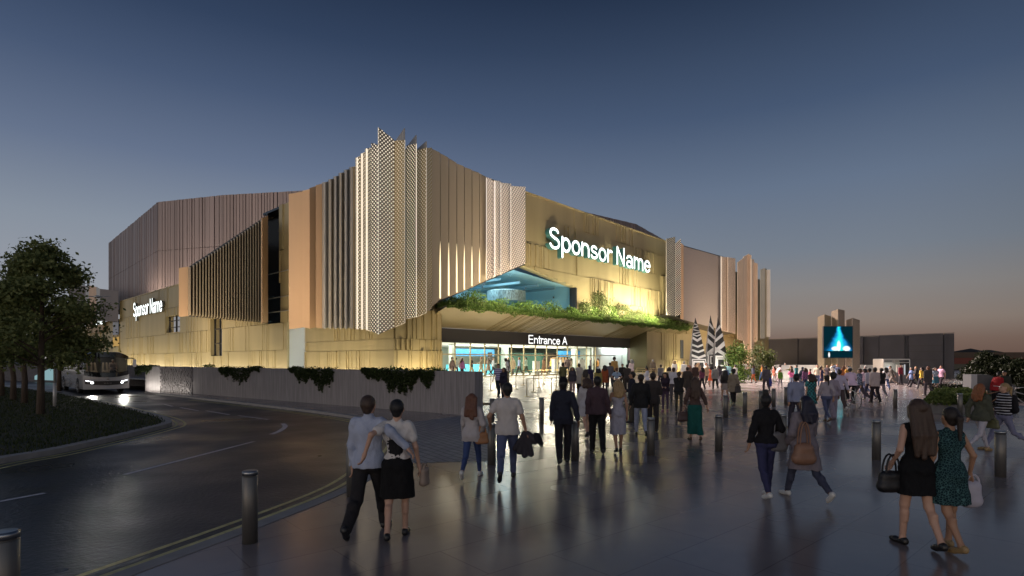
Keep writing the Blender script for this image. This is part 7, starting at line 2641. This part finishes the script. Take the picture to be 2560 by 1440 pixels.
# ------------------------------------------------------------------ bicycles
def bicycle(loc, rz, label, first=[], col=(0.45, 0.45, 0.46), basket=True):
    root = tag(empty('bicycle', loc, math.radians(rz)), label, 'bicycle')
    tyre, rimm, fr = P('tyre', (0.012, 0.012, 0.012), 0.8), P('wheel rim', (0.55, 0.55, 0.55), 0.35, 0.3), P('bicycle frame %.2f' % col[0], col, 0.35, 0.5)
    Rr = 0.33
    for x in (-0.53, 0.53):
        bm = bmesh.new()
        tube(bm, [(x + Rr * math.cos(k * math.pi / 16), 0, 0.35 + Rr * math.sin(k * math.pi / 16)) for k in range(33)], 0.018, 6, False)
        w = done('wheel', bm, tyre, root)
        bm = bmesh.new()
        tube(bm, [(x + (Rr - .022) * math.cos(k * math.pi / 16), 0, 0.35 + (Rr - .022) * math.sin(k * math.pi / 16)) for k in range(33)], 0.009, 5, False)
        for k in range(14):
            a = k * math.pi / 7
            tube(bm, [(x, 0.012 * (-1) ** k, 0.35), (x + (Rr - .02) * math.cos(a), 0, 0.35 + (Rr - .02) * math.sin(a))], 0.0022, 3, False)
        tube(bm, [(x, -.04, .35), (x, .04, .35)], 0.02, 8)
        done('rim', bm, rimm, w)
        bm = bmesh.new()
        tube(bm, [(x + (Rr + .04) * math.cos(math.radians(a)), 0, 0.35 + (Rr + .04) * math.sin(math.radians(a))) for a in (range(20, 170, 15) if x < 0 else range(10, 140, 15))], 0.016, 5)
        done('mudguard', bm, rimm, root)
    bm = bmesh.new()
    bb, st, hd_, hb = (-.08, 0, .30), (-.20, 0, .82), (.36, 0, .86), (.40, 0, .72)
    for a, b, r_ in ((bb, st, .017), (bb, hb, .019), ((-.17, 0, .70), hd_, .017), (bb, (-.53, .03, .35), .011), (bb, (-.53, -.03, .35), .011), ((-.18, 0, .74), (-.53, .03, .35), .009), ((-.18, 0, .74), (-.53, -.03, .35), .009), (hd_, hb, .02), (hb, (.53, .04, .35), .012), (hb, (.53, -.04, .35), .012)):
        tube(bm, [a, b], r_, 8)
    done('frame', bm, fr, root)
    bm = bmesh.new()
    tube(bm, [hd_, (.34, 0, 1.0)], .013, 8)
    tube(bm, [(.22, -.30, 1.05), (.34, -.24, 1.04), (.38, -.08, 1.01), (.36, 0, 1.0), (.38, .08, 1.01), (.34, .24, 1.04), (.22, .30, 1.05)], .012, 8)
    done('handlebar', bm, rimm, root)
    D = Field(0.012)
    D.add((-.33, 0, .90), (-.12, 0, .91), .07, .03, 1.2)
    D.clip(2, -1, .885)
    link('saddle', D.mesh('saddle'), P('black saddle', (0.02, 0.02, 0.02), 0.5), root)
    bm = bmesh.new()
    tube(bm, [st, (-.215, 0, .89)], .013, 8)
    tube(bm, [(-.08, -.10, .30), (-.08, .10, .30)], .012, 6)
    tube(bm, [(-.08, .07, .30), (.02, .08, .16)], .010, 6)
    tube(bm, [(-.08, -.07, .30), (-.18, -.08, .44)], .010, 6)
    for x, y, z in ((.02, .12, .16), (-.18, -.12, .44)):
        box(bm, x - .04, x + .04, y - .04, y + .04, z - .01, z + .01)
    lathe(bm, [(.09, -.005), (.09, .005)], (-.08, 0, .30), 16)
    done('crank', bm, rimm, root)
    if basket:
        bm = bmesh.new()
        for z in (.80, .87, .94, 1.01):
            k = .12 + (z - .8) * .25
            tube(bm, [(.52 - k, -k, z), (.52 + k, -k, z), (.52 + k, k, z), (.52 - k, k, z), (.52 - k, -k, z)], .006, 4)
        for q in range(8):
            a = q * math.pi / 4 + .2
            tube(bm, [(.52 + .11 * math.cos(a), .11 * math.sin(a), .80), (.52 + .17 * math.cos(a), .17 * math.sin(a), 1.01)], .005, 4)
        done('basket', bm, P('wire basket', (0.10, 0.09, 0.08), 0.5, 0.5), root)
    bm = bmesh.new()
    lathe(bm, [(.035, -.012), (.035, .012)], (-.62, 0, .68), 10)
    done('rear_light', bm, P('red reflector', (0.35, 0.02, 0.03), 0.3), root)
    return root


bicycle(Vector((ray(2480) * 24.6, 24.6, 0)), -12, 'parked bicycle with a red reflector nearest the planter', col=(0.30, 0.16, 0.10))
bicycle(Vector((ray(2560) * 23.7, 23.7, 0)), 172, 'parked bicycle with big pale mudguards at the picture edge', col=(0.42, 0.42, 0.40))
bicycle(Vector((cyc.location.x + 0.03, cyc.location.y - 0.02, 0)), 80, 'silver bicycle ridden by the cyclist in pink', col=(0.6, 0.6, 0.6), basket=False)

# ------------------------------------------------------------------ the coach
cpos = ground_pt(266, 985, RZ)
cd = cpos.y
fw = (ray(319) - ray(216)) * cd                 # width across the front
fw = 2.55
coach = tag(empty('coach', (ray(267) * cd, cd + 0.1, RZ)), 'white touring coach with lit headlamps coming along the road', 'coach')
coach.rotation_euler = (0, 0, math.radians(46))   # nose towards the camera, flank showing on its right-hand side
CW, CL_, CH = 1.30, 11.8, 2.86
CWH = P('coach white paint', (0.42, 0.42, 0.43), 0.25, coat=0.5)
CGL = P('coach dark glass', (0.012, 0.013, 0.015), 0.06)
# body section rings along the length (y = 0 at the nose, growing backwards)
def ring(y, inset, z0, z1, lean_):
    w = CW - inset
    return [(-w, y, z0), (-w, y, 1.35), (-w + .05, y, z1 - .45), (-w + .20, y, z1 - .12), (-w + .45, y, z1), (w - .45, y, z1), (w - .20, y, z1 - .12), (w - .05, y, z1 - .45), (w, y, 1.35), (w, y, z0)]


bm = bmesh.new()
secs = [(0.42, .12, .34, CH - .16), (0.75, .03, .33, CH - .05), (1.2, 0, .33, CH), (CL_ - .5, 0, .33, CH), (CL_, .06, .45, CH - .08)]
rv = [[bm.verts.new(q) for q in ring(y, i, z0, z1, 0)] for y, i, z0, z1 in secs]
for a, b in zip(rv, rv[1:]):
    for k in range(9):
        f = bm.faces.new((a[k], b[k], b[k + 1], a[k + 1]))
        f.smooth = True
    bm.faces.new((a[9], b[9], b[0], a[0]))
bm.faces.new(rv[-1])
done('body', bm, CWH, coach)
# front mask: curved lower panel, windscreen, roof cap
def front(z, x):
    t = x / CW
    return 0.40 * t * t + (0.0 if z < 1.1 else (z - 1.1) * 0.11)


def fgrid(bm, z0f, z1f, x0, x1, off, nx=14, nz=8):
    g = []
    for j in range(nz + 1):
        row = []
        for i in range(nx + 1):
            x = x0 + (x1 - x0) * i / nx
            z0, z1 = z0f(x), z1f(x)
            z = z0 + (z1 - z0) * j / nz
            row.append(bm.verts.new((x, front(z, x) - off, z)))
        g.append(row)
    for a, b in zip(g, g[1:]):
        for i in range(nx):
            f = bm.faces.new((a[i], a[i + 1], b[i + 1], b[i]))
            f.smooth = True


ct = lambda x: CH - .02 - .30 * (abs(x) / CW) ** 3.2
ws0 = lambda x: 1.12 + .17 * (abs(x) / CW) ** 2
bm = bmesh.new()
fgrid(bm, lambda x: .33, lambda x: ws0(x) + .02, -CW, CW, 0)
done('front_panel', bm, CWH, coach)
bm = bmesh.new()
fgrid(bm, ws0, lambda x: 2.52 - .16 * (abs(x) / CW) ** 3, -CW + .05, CW - .05, .012)
done('windscreen', bm, glass('windscreen glass', (0.62, 0.66, 0.66), 0.10), coach)
bm = bmesh.new()
fgrid(bm, lambda x: 2.50 - .16 * (abs(x) / CW) ** 3, ct, -CW + .02, CW - .02, .018)
fgrid(bm, ws0, lambda x: ws0(x) + .30, -CW + .05, CW - .05, .016)
done('black_mask', bm, CGL, coach)
bm = bmesh.new()
fgrid(bm, lambda x: .58 + .05 * (abs(x) / .8), lambda x: .88 + 0 * x, -.78, .78, .012, 10, 3)
done('grille', bm, P('black grille', (0.015, 0.015, 0.017), 0.35), coach)
bm = bmesh.new()
for k_, (w_, st_) in enumerate((GLYPH['M'], GLYPH['A'], GLYPH['N'])):
    for s_ in st_:
        for a, b in zip(s_, s_[1:]):
            x0_ = -.22 + k_ * .16
            tube(bm, [(x0_ + a[0] * .11, -0.03, .67 + a[1] * .11), (x0_ + b[0] * .11, -0.03, .67 + b[1] * .11)], .008, 4)
done('grille_letters', bm, P('dull chrome letters', (0.22, 0.22, 0.22), 0.3, 0.8), coach)
bm = bmesh.new()
lathe(bm, [(.07, -.01), (.07, .01)], (0, 0, 0), 14)
for v_ in bm.verts:
    v_.co = Vector((v_.co.x, v_.co.z - .025, v_.co.y * .7 + 1.01))
done('badge', bm, P('chrome badge', (0.3, 0.3, 0.3), 0.25, 0.9), coach)
for sd in (-1, 1):
    bm = bmesh.new()
    xa_, xb_ = (sd * .72, sd * 1.2)
    x0_, x1_ = min(xa_, xb_), max(xa_, xb_)
    fgrid(bm, lambda x: .66 + .06 * (abs(x) - .72), lambda x: .84 + .24 * (abs(x) - .72), x0_, x1_, .014, 6, 3)
    hl_ = done('headlamp', bm, P('headlamp housing', (0.06, 0.06, 0.065), 0.15), coach)
    bm = bmesh.new()
    fgrid(bm, lambda x: .715, lambda x: .79, sd * .84 - .075, sd * .84 + .075, .022, 4, 2)
    fgrid(bm, lambda x: .82 + .2 * (abs(x) - .80), lambda x: .85 + .2 * (abs(x) - .80), sd * .98 - .19, sd * .98 + .19, .022, 5, 1)
    done('lamp', bm, glow('headlamp bulb', (0.95, 0.97, 1.0), 9.0), hl_)
    bm = bmesh.new()
    tube(bm, [(sd * 1.08, .45, 2.42), (sd * 1.36, .10, 2.44), (sd * 1.52, -.02, 2.36)], .035, 8)
    mr_ = done('mirror', bm, BLACKM, coach)
    bm = bmesh.new()
    box(bm, sd * 1.53 - .10, sd * 1.53 + .10, -.10, .06, 1.82, 2.34)
    bmesh.ops.bevel(bm, geom=bm.edges, offset=.035, segments=2, affect='EDGES')
    done('mirror_housing', bm, P('mirror white', (0.55, 0.53, 0.56), 0.3), mr_)
    bm = bmesh.new()
    quad(bm, (sd * (CW + .008), .9, 1.62), (sd * (CW + .008), CL_ - .6, 1.62), (sd * (CW - .035), CL_ - .6, 2.62), (sd * (CW - .035), .9, 2.62))
    done('side_window', bm, CGL, coach)
    bm = bmesh.new()
    for y in (3.4, 5.2, 7.0, 9.0):
        box(bm, sd * CW - .004, sd * CW + .004, y, y + .02, .42, 1.3)
    box(bm, sd * CW - .004, sd * CW + .004, 1.6, CL_ - .6, 1.0, 1.02)  # dark joints between the flank panels
    done('panel_seam', bm, P('dark seam grey', (0.12, 0.12, 0.13), 0.5), coach)
    for y in (2.35, 8.3, 9.6):
        bm = bmesh.new()
        lathe(bm, [(.48, -.14), (.50, -.10), (.50, .12), (.44, .15), (.30, .15)], (0, 0, 0), 22)
        for v_ in bm.verts:
            v_.co = Vector((sd * (CW - .14 + v_.co.z), y + v_.co.x, .5 + v_.co.y))
        bmesh.ops.recalc_face_normals(bm, faces=bm.faces)
        wh = done('wheel', bm, P('tyre', (0, 0, 0)), coach)
        bm = bmesh.new()
        lathe(bm, [(.29, 0), (.27, .02), (.10, -.02), (.08, .05)], (0, 0, 0), 16)
        for v_ in bm.verts:
            v_.co = Vector((sd * (CW + .005 + v_.co.z), y + v_.co.x, .5 + v_.co.y))
        bmesh.ops.recalc_face_normals(bm, faces=bm.faces)
        done('rim', bm, P('grey hub', (0.2, 0.2, 0.21), 0.4, 0.6), wh)
        bm = bmesh.new()
        lathe(bm, [(.58, 0), (.58, .008)], (0, 0, 0), 22)
        for v_ in bm.verts:
            v_.co = Vector((sd * (CW - .003 + v_.co.z), y + v_.co.x, max(.34, .5 + v_.co.y)))
        bmesh.ops.recalc_face_normals(bm, faces=bm.faces)
        done('wheel_arch', bm, P('wheel arch black', (0.01, 0.01, 0.01), 0.8), coach)
bm = bmesh.new()
box(bm, -1.0, 1.0, .9, 1.25, .9, 1.38)
done('dashboard', bm, P('dashboard', (0.02, 0.02, 0.022), 0.5), coach)
for x, y in ((.62, 1.9), (-.35, 2.6), (-.85, 2.6), (.45, 3.2), (.95, 3.2)):
    D = Field(.03)
    D.add((x - .14, y, 1.45), (x + .14, y, 1.45), .09)
    D.add((x - .13, y + .2, 1.5), (x - .10, y + .28, 2.05), .08, .07)
    D.add((x + .13, y + .2, 1.5), (x + .10, y + .28, 2.05), .08, .07)
    link('seat', D.mesh('seat'), P('seat cloth', (0.40, 0.33, 0.28), 0.9), coach)
bm = bmesh.new()
tube(bm, [(.62 + .22 * math.cos(k * math.pi / 8), 1.38 + .05 * math.sin(k * math.pi / 8), 1.52 + .19 * math.sin(k * math.pi / 8)) for k in range(17)], .018, 6, False)
done('steering_wheel', bm, BLACKM, coach)
bm = bmesh.new()
box(bm, -.8, .8, 1.6, 4.0, 2.60, 2.63)
done('cabin_lamp', bm, glow('cabin lamp', (1.0, 0.85, 0.65), 0.8), coach)
bm = bmesh.new()
box(bm, -CW + .1, CW - .1, .9, 5.0, .85, .9)
box(bm, -CW + .1, CW - .1, 5.0, 5.05, .85, 2.8)
done('cabin_floor', bm, P('cabin grey', (0.15, 0.14, 0.14), 0.8), coach)
M = Matrix.Translation(coach.location) @ Matrix.Rotation(coach.rotation_euler.z, 4, 'Z')
drv = M @ Vector((.62, 1.82, 0.58))
Pn(0, 950, 'driver in pale shirt at the wheel of the coach', 1.72, 180 + 46, 'm', 0, 'short', 'grey', 'shirt', (190, 170, 165), 'trousers', (40, 40, 46), 'black', 'sit', la=(-.16, .38, 1.10), ra=(.16, .38, 1.10), pos=Vector((drv.x, drv.y, RZ)), group='coach driver')
PEOPLE[-1].location.z = RZ + 0.62
for sd in (-1, 1):
    q = M @ Vector((sd * .9, -.12, .74))
    t = M @ Vector((sd * .95, -7.5, -0.15))
    s = bpy.data.lights.new('headlamp_beam', 'SPOT')
    s.energy, s.spot_size, s.spot_blend, s.color, s.shadow_soft_size = 300, math.radians(46), 0.7, (1.0, 0.95, 0.84), 0.08
    so = bpy.data.objects.new('headlamp_beam', s)
    so.location = q
    so.rotation_euler = (t - q).to_track_quat('-Z', 'Y').to_euler()
    COL.objects.link(so)
